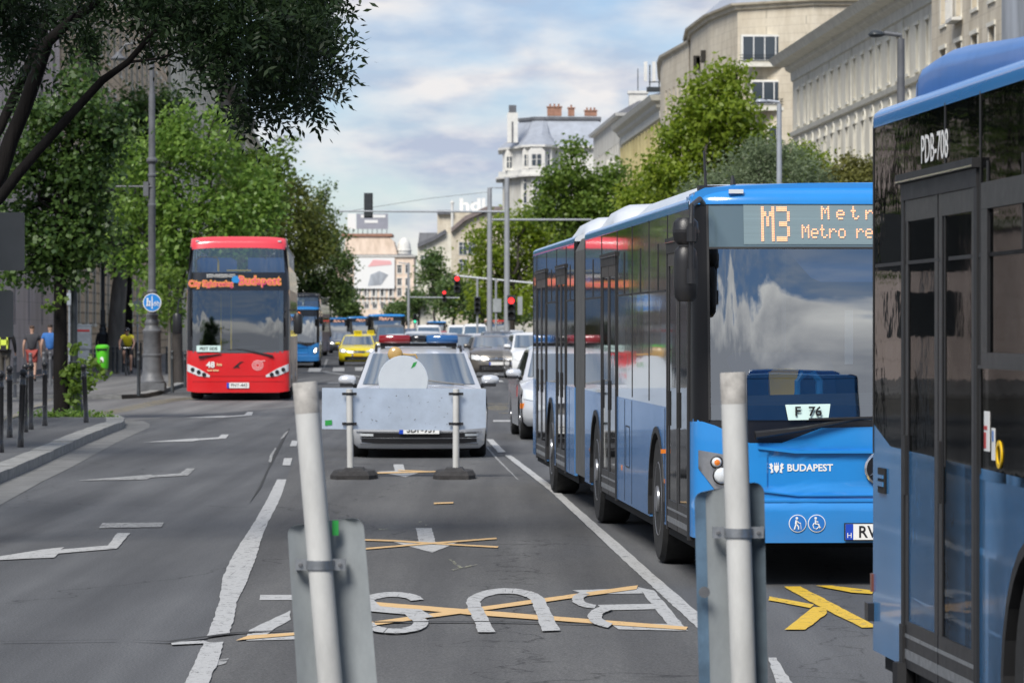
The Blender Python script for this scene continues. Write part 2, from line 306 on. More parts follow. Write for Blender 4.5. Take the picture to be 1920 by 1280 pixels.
b = MB(); band(b, -9.5, 24, -30, 1500, 0, 60); struct(b, 'road', 'asphalt')
b = MB(); band(b, -.85, 2.0, -5, 48.9, .004, 14); struct(b, 'bus_lane', 'asphalt_lane')
b = MB(); b.sheet([G(-40, 742), G(330, 742), G(560, 752), G(560, 762), G(230, 790), G(-40, 790)], .003); struct(b, 'driveway', 'asphalt_path')
b = MB(); band(b, 11.5, 29.2, -10, 1100, .1, 60); struct(b, 'pavement', 'asphalt_path')
# near pavement with its rounded end, kerb stones and gutter strip
def wk(px, py, z=0):                            # a photo point on a plane at height z
    y = FPX*(CAMH-z)/(py-HZ); return ((px-960)*y/FPX, y)
face = [wk(-260, 1050), wk(-120, 965), wk(0, 906), wk(60, 880), wk(110, 856), wk(160, 832), wk(200, 815), wk(231, 803), wk(234, 796), wk(222, 790)]
KT = .125
inner = []
for i, p in enumerate(face):
    q0, q1 = Vector(face[max(0, i-1)]), Vector(face[min(len(face)-1, i+1)]); d = (q1-q0).normalized(); nrm = Vector((-d.y, d.x)); wd = .30 if i < 8 else .34
    inner.append(tuple(Vector(p)+nrm*wd))
pav = [(-40, 5), (-12.5, 5)]
near = [p for p in inner]
b = MB(); b.slab([(-34, -20), (near[0][0]+2, -20)]+near+[S(-15, 67.5), S(-34, 67.5)], -.02, KT-.006); struct(b, 'pavement', 'asphalt')
bk = MB(); random.seed(3)
for (p0, p1, q0, q1) in zip(face, face[1:], inner, inner[1:]):
    Lg = (Vector(p1)-Vector(p0)).length; n = max(1, round(Lg/1.0))
    for i in range(n):
        a0, a1 = (i+.006)/n, (i+1-.006)/n; L_ = lambda u, v, t: (u[0]+(v[0]-u[0])*t, u[1]+(v[1]-u[1])*t)
        dz = random.uniform(-.006, .006)
        A, B_, C_, D_ = L_(p0, p1, a0), L_(p0, p1, a1), L_(q0, q1, a1), L_(q0, q1, a0)
        bk.prism([A, B_, C_, D_], lambda p: (p[0], p[1], -.02), lambda p: (p[0], p[1], KT+dz))
struct(bk, 'kerb', 'granite_kerb')
bg_ = MB(); outer = [(p[0]+.42, p[1]+.4) for p in face]
for p0, p1, q0, q1 in zip(face, face[1:], outer, outer[1:]): bg_.sheet([p0, q0, q1, p1], .004)
struct(bg_, 'gutter', 'gutter')
# pavement beyond the driveway
far = [S(-30, 91), S(-5.9, 91.5), S(-5.4, 93), S(-5.3, 96), S(-5.25, 120), S(-5.2, 200), S(-5.2, 900), S(-30, 900)]
b = MB(); b.slab(far, -.02, .09); struct(b, 'pavement', 'asphalt_path')
b = MB()
for (a_, c_) in (((-5.9, 91.5), (-5.4, 93)), ((-5.4, 93), (-5.3, 96)), ((-5.3, 96), (-5.25, 120)), ((-5.25, 120), (-5.2, 300)), ((-12, 91.0), (-5.9, 91.5))):
    p, q = S(*a_), S(*c_); d = (Vector(q)-Vector(p)).normalized(); nn = Vector((-d.y, d.x))*.28
    b.prism([p, q, (q[0]+nn.x, q[1]+nn.y), (p[0]+nn.x, p[1]+nn.y)], lambda r: (r[0], r[1], -.02), lambda r: (r[0], r[1], .115))
struct(b, 'kerb', 'granite_kerb')
# faded yellow edge lines of the cycle path
b = MB()
b.sheet([G(100, 790), G(150, 790), G(330, 752), G(390, 745), G(330, 746), G(285, 752)], .008)
struct(b, 'path_edge_line', 'kerb_yellow')
b = MB(); b.sheet([wk(0, 786, .12), wk(0, 792, .12), wk(60, 772, .12), wk(100, 748, .12), wk(90, 748, .12), wk(50, 768, .12)], .128)
b.sheet([wk(0, 727, .12), wk(0, 731, .12), wk(200, 727, .12), wk(200, 723, .12)], .108) if False else None
struct(b, 'path_edge_line', 'kerb_yellow')
b = MB(); b.sheet([wk(-60, 690, .1), wk(-60, 738, .1), wk(120, 738, .1), wk(200, 712, .1), wk(225, 690, .1)], .098); struct(b, 'cycle_path', 'asphalt')
b = MB(); b.slab([wk(170, 690, .1), wk(175, 700, .1), wk(225, 700, .1), wk(222, 690, .1)], .09, .103); struct(b, 'kerb_edge', 'kerb_yellow') 
# painted markings, each on the road where the photo shows it
def z8(x, y): return G(x/2.37, 740+y/2.37)
def mark(name, polys, m, z=.008, label=None):
    b = MB(); rj = random.Random(len(polys)*7+int(polys[0][0][0]*10))
    for k, p in enumerate(polys):
        q = []
        for (x0, y0), (x1, y1) in zip(p, p[1:]+p[:1]) if isinstance(p, list) else zip(p, tuple(p[1:])+(p[0],)):
            Lg = math.hypot(x1-x0, y1-y0); n = max(1, min(40, int(Lg/.16)))
            for i in range(n): t = i/n; j = 0 if m == 'seam' else .0045; q.append((x0+(x1-x0)*t+rj.uniform(-j, j), y0+(y1-y0)*t+rj.uniform(-j, j)*2))
        b.sheet(q, z+k*.0005)
    return tag(b.build(name, m), kind='structure')
line = [z8(*p) for p in ((1232,378),(1180,480),(1130,570),(1070,660),(1020,745),(985,830))]+[z8(985, 850), z8(975, 920), z8(950, 1000), z8(920, 1078)]
liner = [z8(*p) for p in ((1273,378),(1250,450),(1225,505),(1190,570),(1160,650),(1135,735))]+[z8(1100, 825), z8(1050, 930), z8(1040, 1000), z8(1015, 1075)]
mark('lane_line', [[line[i], liner[i], liner[i+1], line[i+1]] for i in range(len(line)-1)]+[[z8(905,1110), z8(992,1105), z8(975,1180), z8(925,1290), z8(815,1300), z8(870,1190)]], 'road_white')
mark('lane_dash', [[z8(1262,283), z8(1299,283), z8(1290,315), z8(1254,315)], [z8(1297,205), z8(1325,207), z8(1317,230), z8(1288,230)],
                   [G(561,800), G(572,800), G(570,812), G(557,812)], [z8(758,1105), z8(900,1097), z8(940,1108), z8(760,1117)]], 'road_white')
paint('scrap_paint', (.36, .36, .24), .44)
mark('crack', [[z8(1283,150), z8(1288,152), z8(1213,300), z8(1196,330), z8(1160,415), z8(1105,488), z8(1152,408), z8(1190,325), z8(1240,220)]], 'seam', .006)
mark('crack_seal', [[z8(1288,155), z8(1262,190), z8(1245,200), z8(1262,175)], [z8(1230,238), z8(1212,270), z8(1205,303), z8(1193,300), z8(1200,270), z8(1222,238)]], 'road_worn', .009)
mark('tar_seam', [[z8(560,1097), z8(740,1104), z8(1040,1064), z8(1300,1052), z8(1300,1054), z8(1060,1068), z8(760,1108)],
                  [G(700,1169), G(900,1168), G(1120,1173), G(1120,1174), G(900,1169.5), G(700,1170.5)], [z8(0,1105), z8(520,1098), z8(520,1099), z8(0,1106.5)]], 'seam', .0145)
# lane-change arrows
AR = ((z8(578,617), z8(520,617), z8(480,672), z8(270,690), z8(285,680), z8(190,690), z8(-10,722), z8(-10,738), z8(130,730), z8(240,726), z8(262,708), z8(375,698), z8(520,686)),
      (z8(866,329), z8(830,329), z8(800,350), z8(680,360), z8(672,356), z8(340,383), z8(650,378), z8(672,369), z8(835,360)),
      (z8(1017,178), z8(985,178), z8(970,190), z8(885,196), z8(870,195), z8(635,212), z8(855,208), z8(885,203), z8(1005,195)),
      (z8(1125,77), z8(1100,77), z8(1085,90), z8(1015,95), z8(990,94), z8(810,104), z8(990,102), z8(1015,100), z8(1118,93)))
mark('lane_arrow', [AR[0]], 'road_white'); mark('lane_arrow', [AR[1]], 'road_worn'); mark('lane_arrow', [AR[2]], 'road_white'); mark('lane_arrow', [AR[3]], 'road_white')
mark('worn_patch', [[z8(455,572), z8(730,570), z8(715,590), z8(438,595)]], 'road_worn')
# edge line of the bus lane
mark('lane_line', [[G(946,854), G(958,854), G(1040,915), G(1030,920)], [G(1030,920), G(1041,916), G(1320,1160), G(1320,1190), G(1180,1062)],
                   [G(912,824), G(924,824), G(948,848), G(934,849)], [G(888,806), G(896,806), G(905,815), G(897,815)]], 'road_white')
mark('thin_line', [[G(911,838), G(914,838), G(932,858), G(972,899), G(970,900), G(929,860)]], 'road_worn', .007)
mark('lane_line', [[G(1440,1235), G(1455,1235), G(1490,1290), G(1460,1290)]], 'road_white')
def z7(x, y): return G(520+x/2.207, 700+y/2.207)
mark('lane_arrow', [[z7(573,642), z7(638,642), z7(655,700), z7(750,700), z7(640,744), z7(480,700), z7(585,697)]], 'road_white')
mark('lane_arrow', [[z7(480,378), z7(521,378), z7(530,405), z7(608,406), z7(530,430), z7(413,408), z7(487,405)]], 'road_white')
mark('cancel_line', [[z7(355,690), z7(480,693), z7(700,708), z7(915,720), z7(912,726), z7(700,714), z7(480,700), z7(355,696)],
                     [z7(355,728), z7(590,708), z7(905,684), z7(907,690), z7(600,714), z7(355,734)],
                     [z7(410,412), z7(600,408), z7(720,405), z7(720,409), z7(600,413), z7(410,418)], [z7(500,402), z7(640,408), z7(640,411), z7(500,406)],
                     [z7(648,539), z7(728,536), z7(728,542), z7(648,545)]], 'road_orange', .012)
mark('paint_scrap', [[z7(418,645), z7(458,643), z7(458,649), z7(420,650)], [z7(583,613), z7(597,613), z7(597,618), z7(583,618)], [z7(612,627), z7(624,627), z7(622,632), z7(613,632)],
                     [G(840,1050), G(846,1050), G(868,1066), G(862,1067)], [G(846,1069), G(895,1059), G(895,1060.5), G(850,1071)]], 'scrap_paint')
mark('paint_scrap', [[G(398,1240), G(430,1236), G(424,1246), G(404,1250)]], 'road_worn')
def ring_pts(cx, cy, rx, ry, a0, a1, n=14): return [(cx+rx*math.cos(R(a0+(a1-a0)*i/n)), cy+ry*math.sin(R(a0+(a1-a0)*i/n))) for i in range(n+1)]
def arc_strip(cx, cy, rx, ry, tx, ty, a0, a1, n=14):
    o, i_ = ring_pts(cx, cy, rx, ry, a0, a1, n), ring_pts(cx, cy, rx-tx, ry-ty, a0, a1, n)
    return [[G(*o[k]), G(*o[k+1]), G(*i_[k+1]), G(*i_[k])] for k in range(n)]
# BUS, read from the far side
Smk = arc_strip(735, 1132, 62, 20, 26, 9, 165, 345, 12)+[[G(676,1127), G(700,1127), G(712,1140), G(790,1146), G(812,1160), G(770,1165), G(760,1155), G(690,1149), G(676,1140)]]+arc_strip(738, 1171, 66, 21, 28, 9, -30, 175, 12)
mark('road_letter', Smk, 'road_white')
Umk = arc_strip(948, 1133, 75, 28, 26, 10, 180, 360, 14)+[[G(873,1132), G(899,1132), G(928,1189), G(897,1189)], [G(997,1132), G(1023,1132), G(1050,1186), G(1017,1187)]]
mark('road_letter', Umk, 'road_white')
Bmk = [[G(1196,1102), G(1226,1108), G(1290,1184), G(1262,1184)], [G(1072,1108), G(1200,1104), G(1206,1114), G(1100,1116)], [G(1145,1170), G(1262,1172), G(1272,1184), G(1160,1182)], [G(1120,1136), G(1222,1134), G(1230,1144), G(1130,1146)]]
Bmk += arc_strip(1124, 1126, 52, 17, 22, 7, 100, 235, 10)+arc_strip(1160, 1160, 58, 22, 26, 9, 110, 250, 10)
mark('road_letter', Bmk, 'road_white')
mark('road_letter', [[z8(1155,893), z8(1330,893), z8(1330,915), z8(1150,916)], [z8(1290,962), z8(1290,1003), z8(1215,1048), z8(1150,1095), z8(1085,1090), z8(1110,1050), z8(1180,1015)],
                     [z8(1110,1075), z8(1320,1060), z8(1320,1092), z8(1090,1098)]], 'road_white')
mark('cancel_line', [[G(640,1127), G(700,1131), G(900,1147), G(1290,1178), G(1285,1184), G(880,1155), G(700,1138), G(640,1134)],
                     [G(640,1177), G(760,1160), G(1195,1100), G(1195,1107), G(900,1148), G(720,1173), G(640,1183)],
                     [z8(1045,1100), z8(1100,1078), z8(1320,1064), z8(1320,1076), z8(1100,1094)]], 'road_orange', .012)
def z4(x, y): return G(1200+x/2.783, 780+y/2.783)
mark('yellow_marking', [[z4(750,893), z4(838,893), z4(1245,1105), z4(1160,1108), z4(920,990)], [z4(672,945), z4(910,988), z4(890,1006), z4(672,965)],
                        [z4(905,1000), z4(965,1002), z4(978,1035), z4(862,1120), z4(758,1120)], [z4(915,889), z4(1000,889), z4(1215,915), z4(1215,933), z4(1100,925)]], 'road_yellow')
# markings farther up the street
def z5(x, y): return G(540+x/4, 560+y/4)
mark('zebra_bar', [[z5(160,520), z5(255,520), z5(240,548), z5(148,548)], [z5(340,517), z5(423,517), z5(423,545), z5(333,545)], [z5(503,515), z5(580,515), z5(575,540), z5(503,540)]], 'road_white')
mark('lane_line', [[z5(283,452), z5(303,452), z5(285,500), z5(275,520), z5(262,520)], [z5(245,543), z5(285,543), z5(560,585), z5(560,592), z5(290,558)],
                   [z5(295,628), z5(420,628), z5(420,638), z5(300,640)]], 'road_worn')
mark('yellow_marking', [ [G(*p) for p in ring_pts(934, 765, 21, 5, 0, 180, 10)]+[G(*p) for p in ring_pts(934, 765, 21, 5, 180, 340, 10)], [z5(1490,785), z5(1720,788), z5(1720,795), z5(1490,793)], [z5(1580,855), z5(1725,855), z5(1725,864), z5(1580,862)]], 'kerb_yellow')
mark('lane_line', [[z5(1540,912), z5(1725,912), z5(1725,924), z5(1540,924)], [z5(1500,612), z5(1600,612), z5(1620,625), z5(1510,622)], [z5(1650,640), z5(1750,648), z5(1750,660), z5(1660,650)]], 'road_white')
for D0 in (100, 108, 116, 124, 140, 156, 172):
    mark('lane_dash', [[S(5.2, D0), S(5.35, D0), S(5.35, D0+3), S(5.2, D0+3)], [S(2.1, D0+40), S(2.25, D0+40), S(2.25, D0+43), S(2.1, D0+43)]], 'road_white')
# ------------------------------------------------------------------ buses
HWB = 1.275
def edge_xs(a, b, n=26): 
    return sorted(set([max(a, min(b, HWB*math.sin(R(-90+180*i/n)))) for i in range(n+1)]+[a, b]))
def fcurve(dep=.34, rk=None, hw=HWB, pw=5.0):
    rk = rk or (lambda z: max(0, z-1.0)*.055+max(0, z-1.0)**2*.03)
    return lambda x, z: dep*(1-(1-min(1, abs(x)/hw)**pw)**(1/pw))+rk(z)
def arch(cy, r, zb):
    """lower edge of a side panel with wheel arches cut in it"""
    pts = []
    for c in cy:
        pts += [(c-r-.001, zb)]+[(c+r*math.cos(R(180-k*15)), max(zb, .42+r*math.sin(R(k*15)))) for k in range(13)]+[(c+r+.001, zb)]
    return pts
def wheel(root, x, y, r=.48, side=-1, w_=.28):
    b = MB(); o = .5*w_
    b.lathe([(r*.6, -o), (r*.93, -o), (r, -o*.75), (r, o*.75), (r*.93, o), (r*.6, o)], (x, y, r), 28, 'x'); t = b.build('tyre', 'tyre', None, 40)
    b = MB(); s = side; b.lathe([(r*.60, s*o*.9), (r*.57, s*o*1.02), (r*.40, s*o*.55), (r*.22, s*o*.6), (r*.2, s*o*1.1), (.01, s*o*1.12)], (x, y, r), 20, 'x')
    for k in range(8):
        a_ = R(45*k); b.cyl((x+s*o*.5, y+math.cos(a_)*r*.3, r+math.sin(a_)*r*.3), (x+s*o*.78, y+math.cos(a_)*r*.3, r+math.sin(a_)*r*.3), .022, n=6)
    rm = b.build('rim', 'rim', None, 35)
    wh = bpy.data.objects.new('wheel', None); C.objects.link(wh); wh.parent = root; t.parent = wh; rm.parent = wh
    return wh
FONT = {'M': '10001 11011 10101 10101 10001 10001 10001', '3': '11110 00001 00001 01110 00001 00001 11110', 'e': '00000 00000 01110 10001 11111 10000 01110',
 't': '01000 01000 11100 01000 01000 01001 00110', 'r': '00000 00000 10110 11001 10000 10000 10000', 'o': '00000 00000 01110 10001 10001 10001 01110',
 'ó': '00010 00100 01110 10001 10001 10001 01110', 'p': '00000 00000 11110 10001 11110 10000 10000', 'l': '01100 00100 00100 00100 00100 00100 01110',
 'a': '00000 00000 01110 00001 01111 10001 01111', 'c': '00000 00000 01110 10000 10000 10001 01110', 'm': '00000 00000 11010 10101 10101 10001 10001',
 'n': '00000 00000 10110 11001 10001 10001 10001', ' ': '00000 00000 00000 00000 00000 00000 00000'}
def dots(b, s, x, z, pitch, yfn, adv=6, kx=1, kz=1, pz_=None):
    pz_ = pz_ or pitch
    for ch in s:
        for r_, row in enumerate(FONT[ch].split()):
            for c_, v in enumerate(row):
                if v == '1':
                    for i in range(kx):
                        for j in range(kz):
                            px, pz = x+(c_*kx+i)*pitch, z-(r_*kz+j)*pz_; h = pitch*.40; y = yfn(px, pz)-.012
                            b.add([(px-h, y, pz-h), (px+h, y, pz-h), (px+h, y, pz+h), (px-h, y, pz+h)], [(0, 1, 2, 3)])
        x += pitch*adv*kx
def bus(name, label, loc, rz, L, doors, axles, joint=None, group=None, full=True, sign='', pods=(), blue='bus_blue', side='bus_blue_side', roofm='roof_white', rear=False, front=True, zr=2.75, glz='dark_glass', pnz='pane_dark', hood=.006, rise=1.0, ledm='led_pale'):
    root = thing(name, label, 'bus', loc, rz, group); f = fcurve(); F = lambda off=0: (lambda x, z: (x, f(x, z)-off, z)); dz = zr-2.75
    hw = HWB; ze = 2.60+dz; zb = .32; zt = 1.18
    segs = [(0, joint[0]), (joint[1], L)] if joint else [(0, L)]
    # side panels, glazing and roof of each section
    for si, (y0, y1) in enumerate(segs):
        ys = max(y0, .34) if si == 0 else y0
        for s in (-1, 1):
            fs = lambda off: (lambda y, z: (s*(hw+off), y, z)); dd = [d for d in doors if s < 0 and y0 <= d[0] <= y1]
            cuts = [ys]+[v for d in dd for v in d]+[y1]
            low = [(ys, zb)]+[p for c in axles if y0 <= c <= y1 for p in arch([c], .56, zb)]+[(y1, zb)]
            for a_, b_ in zip(cuts[::2], cuts[1::2]):
                if b_-a_ < .03: continue
                lowc = [(a_, interp(low, a_))]+[p for p in low if a_ < p[0] < b_]+[(b_, interp(low, b_))]
                if rear and s < 0 and b_ == y1: top = [(a_, zt), (b_-.45, zt+.06), (b_, 1.33)]
                else: top = [(a_, zt), (b_, zt)]
                MB().span(top, lowc, fs(0), 3, 8, inn=(-s*.03, 0, 0)).build('side_panel', side, root, 30); MB().span([(a_, ze), (b_, ze)], top, fs(0), 3, 8, inn=(-s*.03, 0, 0)).build('side_glazing', glz, root, 30)
            if full:
                for a_, b_ in zip(cuts[::2], cuts[1::2]):
                    if b_-a_ < .03: continue
                    bb = MB(); n = max(1, round((b_-a_)/1.55))
                    for i in range(n+1):
                        y = a_+(b_-a_)*i/n; y = min(max(y, a_+.02), b_-.02); bb.box(s*hw, s*(hw+.004), y-.008, y+.008, zt+.02, ze-.02)
                    for i in range(n):
                        ya, yb = a_+(b_-a_)*i/n+.09, a_+(b_-a_)*(i+1)/n-.09
                        if yb-ya > .7: 
                            bb.box(s*hw, s*(hw+.006), ya, yb, 2.02, 2.035); bb.box(s*hw, s*(hw+.006), (ya+yb)/2-.008, (ya+yb)/2+.008, 2.03, 2.38)
                    bb.build('window_seal', 'rubber', root)
        # roof
        prof = [(x_, ze+q_*rise) for x_, q_ in ((hw, 0), (hw-.004, .05), (hw-.03, .085), (hw-.09, .115), (hw-.30, .135), (.5, .15), (0, .155))]
        prof = prof+[(-x, z) for x, z in prof[-2::-1]]
        st = [(ys, 1, 0)] if si == 0 else [(y0, 1, 0)]
        yys = [ys, y1-.06, y1] ; b = MB(); b.rings([[(x*(1 if y < y1 else .985), y, ze+(z-ze)*(1 if y < y1 else .75)) for x, z in prof] for y in yys], True, True)
        b.mi(0); ro = b.build('roof', roofm if si or True else blue, root, 40)
        for s in (-1, 1): b = MB(); b.rings([[(s*(hw+.003), y, ze-.03), (s*(hw+.004), y, ze+.02*rise), (s*(hw-.002), y, ze+.055*rise), (s*(hw-.03), y, ze+.09*rise), (s*(hw-.08), y, ze+.117*rise)] for y in (ys, y1-.03)], False, False); b.build('roof_edge', blue, root, 60)
        b = MB(); b.box(-hw+.05, hw-.05, ys+.1, y1-.03, .24, .34); b.box(-hw+.04, hw-.04, y1-.05, y1-.03, .34, ze) if si == len(segs)-1 else None
        for c in axles:
            if y0 <= c <= y1: b.box(-hw+.42, hw-.42, c-.6, c+.6, .2, .95)
        b.build('underbody', 'under', root)
    if joint:
        b = MB(); ry = []; y = joint[0]-.02; k = 0
        while y < joint[1]+.02:
            e_ = .03*(k % 2); ry.append([(x*(1-e_*.8), y, .35+(z-.35)*(1-e_*.3)) for x, z in [(-hw, .35), (hw, .35), (hw, 2.5), (hw-.06, 2.62), (.6, 2.68), (-.6, 2.68), (-hw+.06, 2.62), (-hw, 2.5)]]); y += .075; k += 1
        b.rings(ry); b.build('bellows', 'bellows', root)
    for y0, y1, x0, x1, h in pods:
        b = MB(); q = ze+.125*rise; rr = []
        for y, k in ((y0, .15), (y0+.12, .7), (y0+.45, 1), (y1-.9, 1), (y1-.3, .55), (y1, .1)):
            rr.append([(x0-.05, y, q), (x0, y, q+h*k*.6), (x0+.12, y, q+h*k*.93), (x0+.4, y, q+h*k), (x1-.4, y, q+h*k), (x1-.12, y, q+h*k*.93), (x1, y, q+h*k*.6), (x1+.05, y, q)])
        b.rings(rr); b.build('roof_pod', roofm, root, 50)
    # doors on the kerb side
    for (a_, b_) in doors:
        mid = (a_+b_)/2; xs = -hw; d = bpy.data.objects.new('door', None); C.objects.link(d); d.parent = root
        b = MB(); b.box(xs-.012, xs+.05, a_, a_+.06, zb-.02, 2.35); b.box(xs-.012, xs+.05, b_-.06, b_, zb-.02, 2.35); b.box(xs-.014, xs+.05, a_, b_, 2.29, 2.36); b.box(xs-.014-hood, xs+.0, a_-.02, b_+.02, 2.362, 2.40)
        b.build('door_frame', 'rubber', d)
        b = MB(); b.box(xs, xs+.03, a_, b_, 2.4, ze); b.build('door_header', glz, d)
        if full:
            b = MB(); b.box(xs-.016-hood, xs-.0145-hood, a_-.02, b_+.02, 2.365, 2.372); b.build('door_trim', 'chrome', d)
        for u, v in ((a_+.06, mid-.012), (mid+.012, b_-.06)):
            b = MB(); b.box(xs-.006, xs+.03, u, u+.07, zb, 2.29); b.box(xs-.006, xs+.03, v-.07, v, zb, 2.29); b.box(xs-.007, xs+.03, u, v, 2.2, 2.288); b.box(xs-.007, xs+.03, u, v, zb, .52)
            b.build('door_leaf', 'black_plastic', d)
            b = MB(); b.box(xs, xs+.01, u+.07, v-.07, .52, 2.2); b.build('door_glass', pnz, d)
            if full:
                b = MB(); b.box(xs-.010, xs-.006, u, v, .36, .40); b.box(xs-.01, xs-.006, u, v, .45, .465); b.build('kick_strip', 'steel', d)
                b = MB(); b.box(xs-.016, xs-.006, v-.05, v-.02, 1.05, 1.3); b.build('door_handle', 'rubber', d)
    for c in axles:
        for s in (-1, 1):
            wheel(root, s*(hw-.15), c, .48, s)
            b = MB(); n = 14
            for k in range(n):
                t0, t1 = R(-8+196*k/n), R(-8+196*(k+1)/n)
                pts = [(c+r_*math.cos(t), .42+r_*math.sin(t)) for r_, t in ((.555, t0), (.60, t0), (.60, t1), (.555, t1))]
                b.prism(pts, lambda p: (s*(hw+.012), p[0], p[1]), lambda p: (s*(hw-.2), p[0], p[1]))
            b.build('wheel_arch', 'rubber', root)
    if front:
        xs = edge_xs(-hw, hw)
        tops = [(-hw, 1.14), (-1.094, 1.083), (-.895, .975), (-.68, .975), (-.41, 1.076), (0, 1.085), (.41, 1.076), (.68, .975), (.895, .975), (1.094, 1.083), (hw, 1.14)]
        rel = lambda x, z: (x, f(x, z)-.022*math.exp(-((z-.62)/.05)**2)*0-.03*max(0, min(1, (.58-z)/.04))+.018*(1 if (abs(x) < .78 and .66 < z < .90) else 0), z)
        b = MB(); b.span(tops, [(-hw, .33), (-1.0, .30), (1.0, .30), (hw, .33)], rel, 26, xs=sorted(set(xs+[-.78, -.765, .765, .78, -.68, .68, -.895, .895, -.41, .41]))); b.build('front_panel', blue, root, 50)
        b = MB()                                # raised style lines of the fascia
        for z0, z1, q in ((.615, .625, .82), (.905, .925, .84), (.575, .59, 1.1)):
            b.span([(-q, z1+.03), (-q+.25, z1), (q-.25, z1), (q, z1+.03)], [(-q, z0+.03), (-q+.25, z0), (q-.25, z0), (q, z0+.03)], F(.016), 1, 20, inn=(0, .02, 0))
        b.build('fascia_moulding', blue, root, 60)
        b = MB(); b.span([(-hw, 1.23), (hw, 1.23)], [(p[0], p[1]-.03) for p in tops], F(-.012), 2, xs=xs); b.build('scuttle_panel', 'black_paint', root, 50)
        for s in (-1, 1):
            b = MB(); e_ = [s*hw, s*1.165]; e_.sort(); b.span([(e_[0], 2.62+dz), (e_[1], 2.62+dz)], [(e_[0], 1.12), (e_[1], 1.12)], F(-.002), 10, xs=[x for x in edge_xs(e_[0], e_[1], 60)]); b.build('corner_pillar', 'pillar_black', root, 60)
        b = MB(); b.span([(-1.165, 2.295+dz), (1.165, 2.295+dz)], [(-1.165, 1.13), (1.165, 1.13)], F(.0), 12, 24); ws = b.build('windscreen', 'windscreen' if full else 'car_screen', root, 60)
        b = MB(); b.span([(-1.165, 2.61+dz), (1.165, 2.61+dz)], [(-1.165, 2.305+dz), (1.165, 2.305+dz)], F(.0), 3, 24); ds = b.build('destination_display', 'display' if full else 'black_paint', root, 60)
        b = MB(); b.span([(-1.17, 2.307+dz), (1.17, 2.307+dz)], [(-1.17, 2.293+dz), (1.17, 2.293+dz)], F(.004), 1, 24)
        for x in (-1.17, 1.155): b.span([(x, 2.61+dz), (x+.015, 2.61+dz)], [(x, 1.13), (x+.015, 1.13)], F(.003), 6, 1)
        b.build('glass_seal', 'rubber', root)
        cap = lambda x, z: (x*(1-.5*max(0, z-2.66-dz)), f(x, z)+(max(0, (z-2.62-dz))/.12)**2*.12-.012, z)
        b = MB(); b.span([(-hw, ze+.155), (-hw+.04, ze+.155), (hw-.04, ze+.155), (hw, ze+.155)], [(-hw, ze), (hw, ze)], lambda x, z: (lambda p: (p[0], p[1], min(p[2], interp([(0, ze+.155), (.5, ze+.15), (hw-.3, ze+.14), (hw-.09, ze+.118), (hw-.03, ze+.09), (hw, ze+.06)], abs(x)))))(cap(x, z)), 8, xs=edge_xs(-hw, hw, 40)); b.build('front_cap', blue, root, 60)
        b = MB(); b.rings([[(x, y, min(z, 9)) for x, z in [(-hw+.01, ze), (-hw+.03, ze+.08), (-hw+.1, ze+.113), (-.5, ze+.146), (.5, ze+.146), (hw-.1, ze+.113), (hw-.03, ze+.08), (hw-.01, ze)]] for y in (.24, .6)], True); b.build('cap_top', blue, root, 50)
        for s in (-1, 1):                       # headlight clusters
            hd = [(s*1.235, .925), (s*1.02, .89)]; hd.sort(); hb = [(s*1.235, .80), (s*1.10, .62), (s*1.02, .62)]; hb.sort()
            b = MB(); b.span(hd, hb, F(.012), 4, 8, inn=(0, .03, 0)); h = b.build('headlight', 'chrome' if False else 'rim', root, 50)
            b = MB()
            for (x, z, r_) in ((s*1.12, .845, .035), (s*1.085, .755, .055)):
                y = f(x, z)-.015; b.lathe([(r_, 0), (r_, -.02), (r_*.7, -.035), (.004, -.04)], (x, y, z), 14, 'y')
            o = b.build('lens', 'lamp_glass' if full else 'headlit', h, 60)
            b = MB(); b.lathe([(.02, 0), (.02, -.03), (.004, -.035)], (s*1.12, f(s*1.12, .845)-.03, .845), 10, 'y'); b.build('indicator', 'amber', h)
            b = MB(); ring_ = lambda x, z, r_: [b.cyl((x+r_*math.cos(R(t)), f(x, z)-.03, z+r_*math.sin(R(t))), (x+r_*math.cos(R(t+30)), f(x, z)-.03, z+r_*math.sin(R(t+30))), .006, n=5) for t in range(0, 360, 30)]
            ring_(s*1.12, .845, .04); ring_(s*1.085, .755, .06); b.build('bezel', 'black_plastic', h)
        b = MB(); pts = [(-.62, 1.0), (.55, 1.12)]      # wipers
        b.tube([(-.86, -.035, 1.03), (-.55, -.05, 1.07), (-.15, -.03, 1.145)], [.028, .018, .009], 6); b.tube([(-.50, -.045, 1.135), (0.1, -.03, 1.15), (.5, -.02, 1.17)], .010, 6)
        b.tube([(.75, -.035, 1.03), (.5, -.05, 1.07), (.15, -.03, 1.14)], [.028, .018, .009], 6); b.build('wiper', 'black_plastic', root)
        b = MB(); b.box(-.26, .26, -.062, -.05, .315, .435); pl = b.build('number_plate', 'rubber', root)
        b = MB(); b.box(-.252, .252, -.066, -.06, .322, .428); b.build('plate_face', 'white', pl); b = MB(); b.box(-.252, -.20, -.0675, -.066, .322, .428); b.build('plate_band', 'eu_blue', pl)
